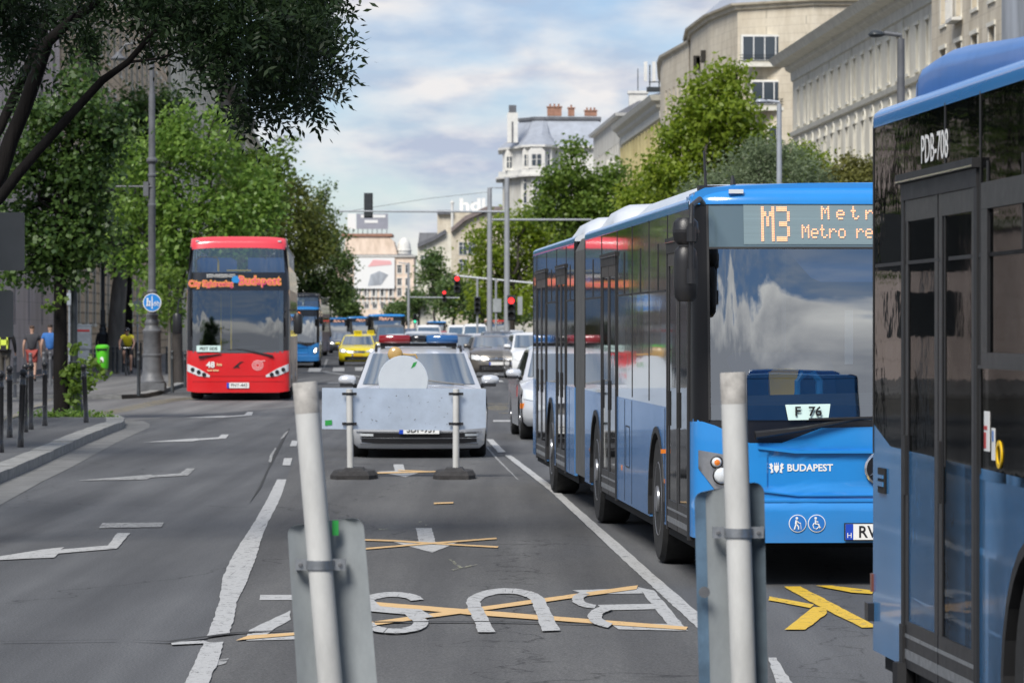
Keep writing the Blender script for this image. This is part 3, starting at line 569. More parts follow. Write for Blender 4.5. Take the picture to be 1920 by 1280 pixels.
        # mirrors
        for s in (-1, 1):
            mr = bpy.data.objects.new('mirror', None); C.objects.link(mr); mr.parent = root
            cx = s*1.365
            def pod(zb_, zt_, wd, dp, cy):
                rr = []
                for z, k in ((zb_, .6), (zb_+.03, .92), (zb_+.1, 1), (zt_-.1, 1), (zt_-.03, .92), (zt_, .6)):
                    rr.append([(cx+wd/2*k*math.cos(R(t))*(1.0 if abs(math.cos(R(t))) < .9 else .97), cy+dp/2*k*math.sin(R(t)), z) for t in range(15, 375, 30)])
                return MB().rings(rr)
            if s < 0: pod(1.93, 2.30, .17, .13, -.30).build('mirror_housing', 'black_plastic', mr, 50); pod(2.31, 2.49, .19, .15, -.31).build('mirror_housing', 'black_plastic', mr, 50)
            else: pod(1.95, 2.3, .17, .13, -.30).build('mirror_housing', 'black_plastic', mr, 50)
            b = MB(); b.tube([(s*1.2, .12, 2.60), (s*1.26, -.2, 2.62), (s*1.335, -.40, 2.57), (s*1.34, -.42, 2.45), (s*1.34, -.42, 2.05)], .018, 8)
            for z in (2.10, 2.38): b.cyl((s*1.34, -.43, z-.05), (s*1.34, -.43, z+.05), .034, n=10); b.box(s*1.34-.02, s*1.34+.02, -.42, -.33, z-.03, z+.03)
            b.build('mirror_arm', 'black_plastic', mr)
        if not full and sign:
            b = MB(); dots(b, sign, -len(sign)*.095, 2.54+dz, .032, lambda x, z: f(x, z)+.0); b.build('led_text', ledm, ds)
        b = MB(); b.box(-1.15, 1.15, .35, 1.1, .9, 1.12); b.box(-hw+.05, hw-.05, 2.2, 2.25, .3, 2.6); b.build('cab_interior', 'under', root)
    return root, f
BX, BD = X(1652, 25), 25
bm, f_bus = bus('articulated_bus', 'large blue and black articulated bus with M3 in orange dots above its windscreen', (BX, BD, 0), .0564+.001, 17.3,
    [(.3, 1.8), (6.1, 7.65), (12.05, 13.4), (15.0, 16.6)], [2.62, 8.3, 14.3], joint=(9.6, 10.9), pods=[(1.2, 5.6, -1.13, 1.13, .12), (7.4, 9.3, -1.13, 1.13, .19), (11.2, 13.4, -1.1, 1.1, .19)], rise=.6)
# display writing
b = MB(); b.span([(-.92, 2.60), (.95, 2.60)], [(-.92, 2.325), (.95, 2.325)], lambda x, z: (x, f_bus(x, z)-.004, z), 2, 12)
dp = [o for o in kids(bm) if o.name.startswith('destination_display')][0]; mat('led_panel', (.20, .27, .29), .25, coat=.5, var=.12, vs=1.5, stretch=(.3, 1, 90)); b.build('led_panel', 'led_panel', dp)
b = MB(); dots(b, 'M', -.80, 2.570, .0118, f_bus, 6, 2, 3) if False else None
b = MB(); yy = lambda x, z: f_bus(x, z)
dots(b, 'M', -.797, 2.578, .0090, yy, 6, 2, 3, .0114); dots(b, '3', -.692, 2.578, .0090, yy, 6, 2, 3, .0114); dots(b, 'M', -.385, 2.58, .0114, yy, pz_=.0132); dots(b, 'e', -.28, 2.58, .0114, yy, pz_=.0132); dots(b, 't', -.18, 2.58, .0114, yy, pz_=.0132)
for i, ch in enumerate('rópótló'): dots(b, ch, -.08+.10*i, 2.58, .0114, yy, pz_=.0132)
dots(b, 'Metro replacement', -.52, 2.452, .0104, yy, 6, pz_=.0132); b.build('led_text', 'led', dp)
# small front details
def fpos(x, z, off=.016): return (x, f_bus(x, z)-off, z)
rec = -.004
text('lettering', 'BUDAPEST', .066, 'white', bm, (-.484, f_bus(-.49, .8)+.016, .805), UP, .002, .0016, 1.0)
b = MB(); cz, cx = .805, -.712                  # coat of arms flanked by two lions
b.plate([(cx-.017, cz+.02), (cx+.017, cz+.02), (cx+.017, cz-.01), (cx, cz-.033), (cx-.017, cz-.01)], f_bus(cx, cz)+.012, f_bus(cx, cz)+.02)
for i in (-1, 0, 1): b.plate([(cx+i*.012-.004, cz+.024), (cx+i*.012+.004, cz+.024), (cx+i*.012, cz+.04)], f_bus(cx, cz)+.012, f_bus(cx, cz)+.02)
for s in (-1, 1): b.plate([(cx+s*.022, cz-.03), (cx+s*.04, cz-.034), (cx+s*.036, cz-.01), (cx+s*.052, cz+.002), (cx+s*.040, cz+.008), (cx+s*.05, cz+.026), (cx+s*.034, cz+.034), (cx+s*.024, cz+.016), (cx+s*.03, cz), (cx+s*.024, cz-.01)], f_bus(cx, cz)+.012, f_bus(cx, cz)+.02)
b.build('crest', 'white', bm)
for (x, kind) in ((-.575, 0), (-.445, 1)):      # two round pictograms: walking stick and wheelchair
    z = .432; y = f_bus(x, z)-.034; b = MB(); b.lathe([(.06, 0), (.06, -.004)], (x, y, z), 28, 'y'); st = b.build('accessibility_sticker', 'white', bm)
    b = MB(); b.lathe([(.055, -.004), (.055, -.006)], (x, y, z), 28, 'y'); b.build('sticker_field', 'eu_blue' if False else 'sign_blue', st) if 'sign_blue' in M else (mat('sign_blue', (.02, .16, .50), .35), b.build('sticker_field', 'sign_blue', st))
    b = MB(); y2 = y-.008; q = lambda pts, r_: b.tube([(x+p[0], y2, z+p[1]) for p in pts], r_, 6); b.lathe([(.009, 0), (.009, -.003)], (x-.006*(1-kind)-.008*kind, y2, z+.036), 10, 'y')
    if kind == 0: q([(-.008, .022), (-.012, -.005)], .008); q([(-.012, -.005), (-.022, -.04)], .005); q([(-.01, -.005), (.006, -.022), (.006, -.04)], .005); q([(-.006, .018), (.010, .003), (.020, .002)], .0035); q([(.02, .004), (.024, -.04)], .002)
    else: q([(-.008, .024), (-.008, -.004), (.012, -.006), (.02, -.03), (.028, -.028)], .006); q([(-.008, .012), (.01, .010)], .0035); q([(-.016, .004), (-.026, -.012), (-.02, -.032), (-.002, -.038), (.012, -.026)], .0035)
    b.build('pictogram', 'white', st)
pl = [o for o in kids(bm) if o.name.startswith('number_plate')][0]
text('plate_text', 'RVA-761', .112, 'ink', pl, (.03, -.0675, .372), UP, .001, .0015, .95); text('plate_country', 'H', .05, 'white', pl, (-.226, -.0685, .35), UP, .001)
b = MB(); b.lathe([(.115, 0), (.115, -.02), (.105, -.024)], (0, f_bus(0, .80)+.01, .80), 32, 'y'); em = b.build('round_emblem', 'chrome', bm, 40)
b = MB(); b.lathe([(.10, -.0245), (.10, -.026)], (0, f_bus(0, .80)+.01, .80), 32, 'y'); b.build('emblem_field', 'black_paint', em)
b = MB(); y = f_bus(0, .8)-.017
for t in (90, 210, 330): b.plate([(.10*math.cos(R(t)), .80+.10*math.sin(R(t))), (.016*math.cos(R(t+60)), .80+.016*math.sin(R(t+60))), (.016*math.cos(R(t-60)), .80+.016*math.sin(R(t-60)))], y-.006, y)
b.build('emblem_star', 'chrome', em)
b = MB(); b.box(-1.02, -.92, f_bus(-.95, 2.68)-.025, f_bus(-.95, 2.68)+.01, 2.672, 2.70); ml = b.build('marker_lamp', 'lamp_glass', bm)
b = MB(); b.tube([(-1.14, .5, 2.70), (-1.15, .55, 2.98)], [.012, .007], 6); b.build('aerial', 'black_plastic', bm)
b = MB(); b.box(-1.2, -1.0, .40, .52, 2.70, 2.735); b.tube([(-.97, .35, 2.72), (-.97, .38, 2.80)], [.025, .01], 6); b.build('roof_fitting', 'black_plastic', bm)
# what shows behind the windscreen
mat('dash', (.05, .055, .06), .6); mat('seat_blue', (.01, .05, .16), .7); mat('yellow_plastic', (.8, .5, .01), .4); mat('rail_blue', (.03, .25, .6), .3); mat('paper_mint', (.60, .78, .74), .6)
b = MB(); b.box(-1.1, 1.1, .22, .62, 1.12, 1.22); b.rings([[(-1.1, .2, 1.22), (1.1, .2, 1.22), (1.1, .62, 1.30), (-1.1, .62, 1.26)], [(-1.1, .25, 1.235), (1.1, .25, 1.235), (1.1, .6, 1.33), (-1.1, .6, 1.28)]]); b.build('dashboard', 'dash', bm)
b = MB(); b.prism([(-.74, 1.2), (-.08, 1.2), (-.10, 1.45), (-.14, 1.56), (-.18, 1.58), (-.83, 1.58), (-.88, 1.53)], lambda p: (p[0], 1.5, p[1]), lambda p: (p[0], 1.56, p[1])); b.build('cab_partition', 'seat_blue', bm)
b = MB(); b.prism([(-.63, 1.22), (-.49, 1.22), (-.46, 1.30), (-.43, 1.46), (-.47, 1.47), (-.60, 1.47), (-.64, 1.44)], lambda p: (p[0], .98, p[1]), lambda p: (p[0], 1.05, p[1])); b.build('ticket_machine', 'yellow_plastic', bm)
b = MB(); b.tube([(-.44, 1.0, 1.24), (-.44, 1.0, 1.38), (-.40, 1.0, 1.43), (-.32, 1.0, 1.43), (-.28, 1.0, 1.38), (-.28, 1.0, 1.24)], .028, 8); b.build('grab_rail', 'rail_blue', bm)
b = MB(); b.box(.15, .75, 1.5, 1.62, 1.2, 1.5); b.box(.25, .65, 1.62, 1.75, 1.4, 1.95); b.build('driver_seat', 'dash', bm); b = MB(); b.box(-.10, -.04, 1.0, 1.02, 1.50, 1.88); b.tube([(-.40, 2.0, 1.2), (-.40, 2.0, 2.4)], .018, 6); b.tube([(.35, 2.0, 1.2), (.35, 2.0, 2.4)], .018, 6); b.build('cab_post', 'roof_white', bm)
b = MB(); b.prism([(-.62, 2.29), (-.45, 2.1), (-.38, 2.07), (.5, 2.07), (.6, 2.29)], lambda p: (p[0], .22, p[1]), lambda p: (p[0], .24, p[1])); b.build('sun_blind', 'seat_blue', bm)
b = MB(); b.add([(-.655, .075, 1.235), (-.345, .085, 1.24), (-.36, .075, 1.135), (-.635, .065, 1.13)], [(0, 1, 2, 3)]); nb = b.build('route_card', 'paper_mint', bm, loc=(0, -.075, 0))
text('route_number', 'F  76', .088, 'ink', nb, (-.50, .058, 1.187), UP, .001, .002, 1.05)
text('route_number_back', 'F', .01, 'ink', nb, (-.50, .06, 1.187), UP) if False else None
b = MB()
for y in (2.0, 8.95): b.box(-1.279, -1.274, y, y+.10, .62, .65)
b.box(-1.279, -1.274, 5.6, 5.68, .58, .62); b.box(-1.31, -1.275, 1.95, 1.99, .84, .87); b.build('side_marker', 'amber', bm)
# the near bus, its rear end beside the camera
RB = 12.4; yaw = .0696; rx, ry = X(1632, 16.4)+.012, 16.4
ox, oy = rx+math.cos(yaw)*HWB+math.sin(yaw)*RB, ry+math.sin(yaw)*HWB-math.cos(yaw)*RB
b2, f2 = bus('city_bus', 'nearest blue and black bus cut off by the right edge of the picture', (ox, oy, 0), yaw, RB, [(RB-2.42, RB-.78), (3.9, 5.5)], [RB-3.47, 2.7], pods=(), side='bus_blue_dusty', roofm='bus_blue', rear=True, zr=2.82, glz='near_glass', pnz='near_pane', hood=.02, rise=.6)
ze2 = 2.67
b = MB(); rr = []                               # long blue roof housing with rounded end
for y, k, w0 in ((RB-.42, .0, .12), (RB-.44, .7, .11), (RB-.50, .90, .10), (RB-.60, 1.0, .10), (RB-.602, 1.0, .09), (RB-.95, 1.14, .09), (RB-1.3, 1.1, .09), (RB-2.2, .86, .09), (RB-3.2, .66, .09), (RB-5.5, .6, .09), (RB-5.9, .5, .09), (RB-6.0, .0, .12)):
    x = HWB-w0; h = .02+.19*k; q = ze2+.03
    rr.append([(-x, y, q), (-x+.004, y, q+h*.55), (-x+.02, y, q+h*.76), (-x+.09, y, q+h*.93), (-x+.32, y, q+h*.99), (0, y, q+h*1.02), (x-.32, y, q+h*.99), (x-.09, y, q+h*.93), (x-.02, y, q+h*.76), (x-.004, y, q+h*.55), (x, y, q)])
b.rings(rr); b.build('roof_housing', 'hood_blue', b2, 50)
b = MB(); b.rings([[(p[0]*1.002, p[1]+d, p[2]+.002) for p in rr[4]] for d in (-.006, .006)], False, False); b.build('housing_seam', 'rubber', b2)
text('fleet_number', 'PDB-708', .165, 'white', b2, (-HWB-.004, RB-1.50, 2.48), SIDE, .0005, .0005, 1.0)
mat('marker_brown', (.16, .05, .03), .3, coat=.5)
for y_ in (4.7, 5.35, 11.6, 16.9, 2.0): b = MB(); b.box(-1.2775, -1.274, y_, y_+.012, .34, 1.17); b.build('panel_seam', 'rubber', bm)
b = MB(); b.box(-1.278, -1.274, 4.9, 5.25, .62, .63); b.box(-1.278, -1.274, 4.9, 5.25, .95, .96); b.box(-1.278, -1.274, 4.9, 4.91, .63, .95); b.box(-1.278, -1.274, 5.24, 5.25, .63, .95); b.build('filler_flap', 'rubber', bm)
b = MB(); b.box(-HWB-.012, -HWB, RB-5.2, RB-2.50, 2.20, 2.30); b.box(-HWB-.012, -HWB, RB-5.2, RB-2.5, 1.60, 1.66); b.box(-HWB-.012, -HWB, RB-2.62, RB-2.5, 1.661, 2.199); b.box(-HWB-.012, -HWB, RB-4.1, RB-4.0, 1.661, 2.199); b.box(-HWB-.014, -HWB-.0125, RB-5.2, RB-2.45, 1.6, 1.612); b.build('window_frame', 'black_plastic', b2)
b = MB(); b.box(-HWB-.010, -HWB-.002, RB-.36, RB-.18, 1.03, 1.14); v = b.build('side_vent', 'under', b2); b = MB(); b.box(-HWB-.014, -HWB-.008, RB-.33, RB-.18, 1.06, 1.08); b.box(-HWB-.014, -HWB-.008, RB-.33, RB-.18, 1.095, 1.11); b.build('vent_slat', 'bus_blue_dusty', v)
b = MB(); b.box(-HWB-.003, -HWB-.001, RB-2.62, RB-2.52, 1.29, 1.44); st = b.build('notice_sticker', 'white', b2); b = MB(); b.box(-HWB-.0045, -HWB-.0035, RB-2.56, RB-2.525, 1.30, 1.36); b.box(-HWB-.0045, -HWB-.0035, RB-2.58, RB-2.525, 1.37, 1.385); b.build('sticker_mark', 'redlit' if False else 'sticker_red', st) if 'sticker_red' in M else (mat('sticker_red', (.5, .03, .03), .4), b.build('sticker_mark', 'sticker_red', st))
b = MB(); b.box(-HWB-.003, -HWB-.001, RB-2.72, RB-2.66, 1.26, 1.38); st = b.build('notice_sticker', 'white', b2); b = MB(); b.box(-HWB-.0045, -HWB-.0035, RB-2.70, RB-2.675, 1.33, 1.37); b.build('sticker_mark', 'sign_blue', st)
b = MB(); 
b.lathe([(.035, 0), (.052, 0), (.052, -.006), (.035, -.006), (.035, 0)], (-HWB, RB-2.80, 1.285), 24, 'x')
b.build('door_button', 'yellow_plastic', b2)
b = MB(); b.box(-HWB-.01, -HWB+.02, RB-.02, RB+.02, .58, .66); b.build('side_marker', 'marker_brown', b2)
b = MB(); b.box(-HWB-.028, -HWB+.03, RB-.03, RB+.06, .45, .53); b.build('bumper_buffer', 'black_plastic', b2)
b = MB(); b.box(-HWB+.004, HWB-.004, RB-.03, RB+.0, .33, 2.66); b.build('rear_panel', 'bus_blue', b2)
b = MB(); b.box(-HWB-.02, -HWB+.02, RB-.86, RB-.78, .18, .5); b.tube([(-HWB-.005, RB-.82, .16), (-HWB-.005, RB-.82, .34)], .05, 8); b.build('door_seal', 'rubber', b2)
# ------------------------------------------------------------------ open-top sightseeing coaches
mat('coach_red', (.62, .012, .016), .2, coat=.7, var=.06, vs=2); mat('coach_cap', (.70, .05, .07), .25, coat=.6)
mat('coach_black', (.012, .012, .014), .15, coat=.5); mat('brown_wrap', (.20, .10, .085), .35, var=.5, vs=2.2, col2=(.05, .035, .03)); mat('skin_wrap', (.55, .40, .30), .35, var=.6, vs=1.1, col2=(.16, .10, .07))
mat('pink_ink', (.75, .09, .20), .4); mat('orange_ink', (.85, .36, .07), .4); mat('pale_pink', (.78, .42, .42), .4); mat('cream_ink', (.8, .66, .35), .4); mat('yellow_ink', (.85, .62, .05), .4)
def decker(name, label, loc, rz, main='coach_red', cap='coach_cap', wrap='skin_wrap', L=11.5, group=None):
    root = thing(name, label, 'bus', loc, rz, group)
    H = lambda z: 1.255 if z < 2.7 else 1.255-(z-2.7)*.07
    rk = lambda z: max(0, z-1.1)*.04+max(0, z-1.1)**2*.045 if z < 2.7 else .179+(z-2.7)*.24
    f = lambda x, z: .28*(1-(1-min(1, abs(x)/H(z))**4.5)**(1/4.5))+rk(z)
    F = lambda off=0: (lambda x, z: (x*H(z)/1.255, f(x*H(z)/1.255, z)-off, z))
    xs = sorted(set([1.255*math.sin(R(-90+9*i)) for i in range(21)]))
    b = MB(); b.span([(-1.255, 1.22), (-.5, 1.15), (.5, 1.15), (1.255, 1.22)], [(-1.255, .24), (-1.0, .20), (1.0, .20), (1.255, .24)], F(0), 12, xs=xs); b.build('front_panel', main, root, 60)
    b = MB(); b.span([(-1.0, 1.12), (1.0, 1.12)], [(-.75, .60), (.75, .60)], F(.012), 2, 14, inn=(0, .02, 0)); b.span([(-1.1, .50), (1.1, .50)], [(-1.1, .47), (1.1, .47)], F(.012), 1, 14, inn=(0, .02, 0)); b.build('fascia_moulding', main, root, 60)
    b = MB(); b.span([(-1.255, 2.74), (1.255, 2.74)], [(-1.255, 1.2), (-1.02, 1.17), (-1.021, 1.17), (-1.0, 1.15)], F(-.003), 6, xs=[x for x in xs if x <= -1.0]+[-1.0])
    b.span([(-1.255, 2.74), (1.255, 2.74)], [(1.0, 1.15), (1.255, 1.2)], F(-.003), 6, xs=[1.0]+[x for x in xs if x >= 1.0]); b.build('corner_pillar', 'coach_black', root, 60)
    b = MB(); b.span([(-1.1, 2.68), (1.1, 2.68)], [(-1.1, 1.16), (1.1, 1.16)], F(0), 8, 20); b.build('windscreen', 'coach_glass', root, 60)
    b = MB(); b.span([(-1.255, 3.12), (1.255, 3.12)], [(-1.255, 2.68), (1.255, 2.68)], F(.004), 5, xs=xs); b.build('name_band', 'coach_black', root, 60)
    b = MB(); b.span([(-1.16, 3.72), (1.16, 3.72)], [(-1.16, 3.10), (1.16, 3.10)], F(0), 6, 20); b.build('upper_windscreen', 'coach_glass', root, 60)
    b = MB()
    for e_ in ((-1.255, -1.15), (1.15, 1.255)): b.span([(e_[0], 3.74), (e_[1], 3.74)], [(e_[0], 3.1), (e_[1], 3.1)], F(-.003), 6, xs=sorted(set([e_[0], e_[1]]+[x for x in xs if e_[0] <= x <= e_[1]])))
    b.build('upper_pillar', 'coach_black', root, 60)
    b = MB(); g = lambda x, z: (lambda p: (p[0], p[1]+max(0, z-3.86)**2*7, p[2]-abs(x)**4*.02))(F(.01)(x, z)); b.span([(-1.255, 4.0), (1.255, 4.0)], [(-1.255, 3.72), (1.255, 3.72)], g, 8, xs=xs); b.build('front_cap', cap, root, 60)
    b = MB()
    for s in (-1, 1):
        b.span([(.3, 2.7), (L, 2.7)], [(.3, .3)]+arch([2.8, L-3.2], .56, .3)+[(L, .3)], lambda y, z: (s*1.25, y, z), 3, 10, inn=(-s*.02, 0, 0))
    sp = b.build('side_panel', wrap, root, 40)
    b = MB()
    for s in (-1, 1): b.span([(.42, 3.72), (1.6, 3.60), (2.4, 3.3), (L, 3.25)], [(.3, 2.7), (L, 2.7)], lambda y, z: (s*(H(z)-.004), y, z), 2, 10, inn=(-s*.02, 0, 0))
    b.build('upper_side', 'coach_black', root, 40)
    b = MB()
    for s in (-1, 1):
        for k in range(5): MB().box(s*1.25, s*1.256, 1.2+k*1.9, 2.9+k*1.9, 1.55, 2.45).build('side_window', 'dark_glass', root)
    b = MB()                                    # rail round the open deck and its posts
    for s in (-1, 1): b.tube([(s*1.15, .9, 3.95), (s*1.17, 2.4, 3.75), (s*1.17, L-.1, 3.7)], .02, 6); [b.cyl((s*1.18, 2.4+k*1.5, 3.2), (s*1.17, 2.4+k*1.5, 3.72), .014, n=6) for k in range(6)]
    b.build('deck_rail', 'steel', root)
    b = MB(); b.box(-1.2, 1.2, .4, L-.02, .22, .34); b.box(-1.22, 1.22, 1.9, 1.95, .3, 2.6); b.box(-1.22, 1.22, .5, L-.05, 2.62, 2.7); b.box(-1.22, 1.22, L-.03, L, .34, 3.25); b.box(-1.2, 1.2, 1.0, 4.0, 2.7, 2.8); b.build('underbody', 'under', root)
    b = MB()
    for r_ in range(5):
        for x in (-.85, -.4, .4, .85): b.box(x-.2, x+.2, 1.5+r_*.95, 1.62+r_*.95, 2.8, 3.5)
    b.build('deck_seat', 'seat_blue', root)
    b = MB(); b.box(-1.05, 1.05, .3, .8, .95, 1.22); b.lathe([(.23, 0), (.26, .02), (.23, .04)], (.25, .7, 1.28), 18, 'z'); b.build('dashboard', 'dash', root)
    b = MB(); [b.tube([(x, 1.1, 1.2), (x, 1.1, 2.6)], .02, 6) for x in (-.45, -.2)]; b.tube([(-1.05, .75, 3.1), (-1.05, .75, 3.42), (-.95, .75, 3.5), (-.55, .75, 3.5), (-.5, .75, 3.4), (-.5, .75, 3.15)], .025, 6); b.tube([(-.3, .8, 3.17), (.3, .8, 3.17)], .02, 6); b.build('grab_rail', 'yellow_plastic', root)
    for s in (-1, 1):
        tp = [(s*1.235, .90), (s*.95, .78), (s*.68, .62)]; tp.sort(); bt = [(s*1.235, .72), (s*.95, .60), (s*.68, .575)]; bt.sort()
        b = MB(); b.span(tp, bt, F(.015), 3, 10, inn=(0, .03, 0)); h = b.build('headlight', 'lamp_glass', root, 60)
        b = MB(); [b.lathe([(.05, 0), (.05, -.02), (.01, -.03)], (s*x, f(s*x, z)-.02, z), 12, 'y') for x, z in ((1.1, .76), (.95, .70), (.82, .64))]; b.build('lens', 'black_paint', h)
        for y in (2.8, L-3.2): wheel(root, s*1.1, y, .5, s, .3)
        b = MB(); rr = []
        for z, k in ((1.62, .7), (1.68, 1), (2.05, 1), (2.12, .7)): rr.append([(s*1.46+.11*k*math.cos(R(t)), -.25+.09*k*math.sin(R(t)), z) for t in range(0, 360, 40)])
        b.rings(rr); b.tube([(s*1.25, .1, 2.5 if s < 0 else 2.2), (s*1.42, -.2, 2.45 if s < 0 else 2.2), (s*1.46, -.25, 2.1)], .02, 6); b.build('mirror', 'black_plastic', root, 50)
        b = MB(); b.box(s*1.0-.04, s*1.0+.04, f(1, 3.88)-.03, f(1, 3.88)+.02, 3.87, 3.90); b.build('marker_lamp', 'lamp_glass', root)
    b = MB(); b.tube([(-.95, -.03, 1.06), (-.4, -.03, 1.13)], [.03, .012], 6); b.tube([(.85, -.03, 1.08), (.1, -.0, 1.24), (-.25, .0, 1.24)], [.03, .014, .01], 6); b.build('wiper', 'black_plastic', root)
    b = MB(); b.box(-.27, .27, -.03, -.018, .31, .44); p = b.build('number_plate', 'white', root); b = MB(); b.box(-.27, -.21, -.033, -.031, .31, .44); b.build('plate_band', 'eu_blue', p)
    return root, f
rdx, f3 = decker('sightseeing_bus', 'red open-top double-decker sightseeing bus beside the left kerb', (X(446, 89.4), 89.4, 0), .0416)
pl = [o for o in kids(rdx) if o.name.startswith('number_plate')][0]; text('plate_text', 'PNY-443', .11, 'ink', pl, (.03, -.033, .375), UP, .001, .001)
nb = [o for o in kids(rdx) if o.name.startswith('name_band')][0]
yb = f3(0, 2.9)-.03
def word(s, x, z, size, sx=1, m1='orange_ink', m2='pink_ink', bold=.011):
    text('lettering_edge', s, size, m1, nb, (x, yb-.004, z), UP, .002, bold*2.0, sx); text('lettering', s, size, m2, nb, (x, yb-.010, z), UP, .002, bold*.1, sx)
word('City Sightseeing', -.66, 2.84, .20, .84); word('Budapest', .52, 2.91, .30, .92)
word('HOP-ON HOP-OFF', -.42, 3.03, .09, .9, 'white', 'ink', .005)
text('lettering', '48', .20, 'white', rdx, (-.66, -.035, .87), UP, .004, .006); text('lettering', 'hour ticket', .06, 'cream_ink', rdx, (-.60, -.035, .74), UP, .002, .002); text('lettering', 'hrs', .10, 'cream_ink', rdx, (-.45, -.035, .88), UP, .002, .002)
b = MB()
for r_ in (.13, .09, .05):
    for t in range(0, 360, 24): b.tube([(.48+r_*math.cos(R(t)), -.012, .86+r_*.9*math.sin(R(t))), (.48+r_*math.cos(R(t+24)), -.012, .86+r_*.9*math.sin(R(t+24)))], .011, 5)
b.tube([(.55, -.012, .96), (.66, -.012, .97)], .012, 5); b.build('round_logo', 'pale_pink', rdx)
b = MB(); b.plate([(-.12, .80), (-.05, .80), (.08, .93), (.14, .95), (.06, .95)], -.03, -.012); b.plate([(-.06, .86), (-.0, .86), (.05, .80), (0, .80)], -.03, -.012); b.build('front_badge', 'black_plastic', rdx)
b = MB(); b.box(-1.0, -.42, -.0, .012, 1.19, 1.34); pp = b.build('destination_card', 'paper_mint', rdx); pp.location.y = -.02; text('card_text', 'PEST SIDE', .10, 'ink', pp, (-.71, -.004, 1.262), UP, .001, .002)
b = MB(); b.plate([(-.13, 2.87), (.0, 2.86), (.04, 2.93), (-.02, 3.04), (-.12, 3.02), (-.16, 2.95)], yb-.02, yb); b.build('logo_shape', 'rail_blue', nb)
# coaches behind
d2, _ = decker('sightseeing_bus', 'brown open-top double-decker bus in the queue behind the red one', (X(563, 232), 232, 0), -.004, 'brown_wrap', 'coach_black', 'brown_wrap')
BG = 'blue city buses farther up the street'
def farbus(px, D, label, sign='Metro', L=11.8, **k):
    r_, _ = bus('city_bus', label, (X(px, D), D, 0), .0416, L, [(.3, 1.5)], [2.7, 8.6], full=False, sign=sign, group=BG, roofm='bus_blue', **k); return r_
farbus(545, 164, 'blue bus with an orange display in front of the brown double-decker', 'Metro', ledm='led_far')
farbus(636, 330, 'blue bus between the brown double-decker and the yellow taxi', 'Metro')
farbus(725, 252, 'blue bus behind the yellow taxis with a wide pale display', 'Metro')
farbus(680, 300, 'blue bus mostly hidden at the left of the bus behind the taxis', 'Metro')
farbus(819, 500, 'small distant blue bus seen above the queue of cars', '')
mat('far_red', (.55, .02, .02), .3, coat=.4)
bus('city_bus', 'small distant red bus seen between the two grey masts', (X(934, 430), 430, 0), .0416, 10, [(.3, 1.5)], [2.7, 7.6], full=False, sign='Metro', blue='far_red', side='far_red', roofm='far_red')
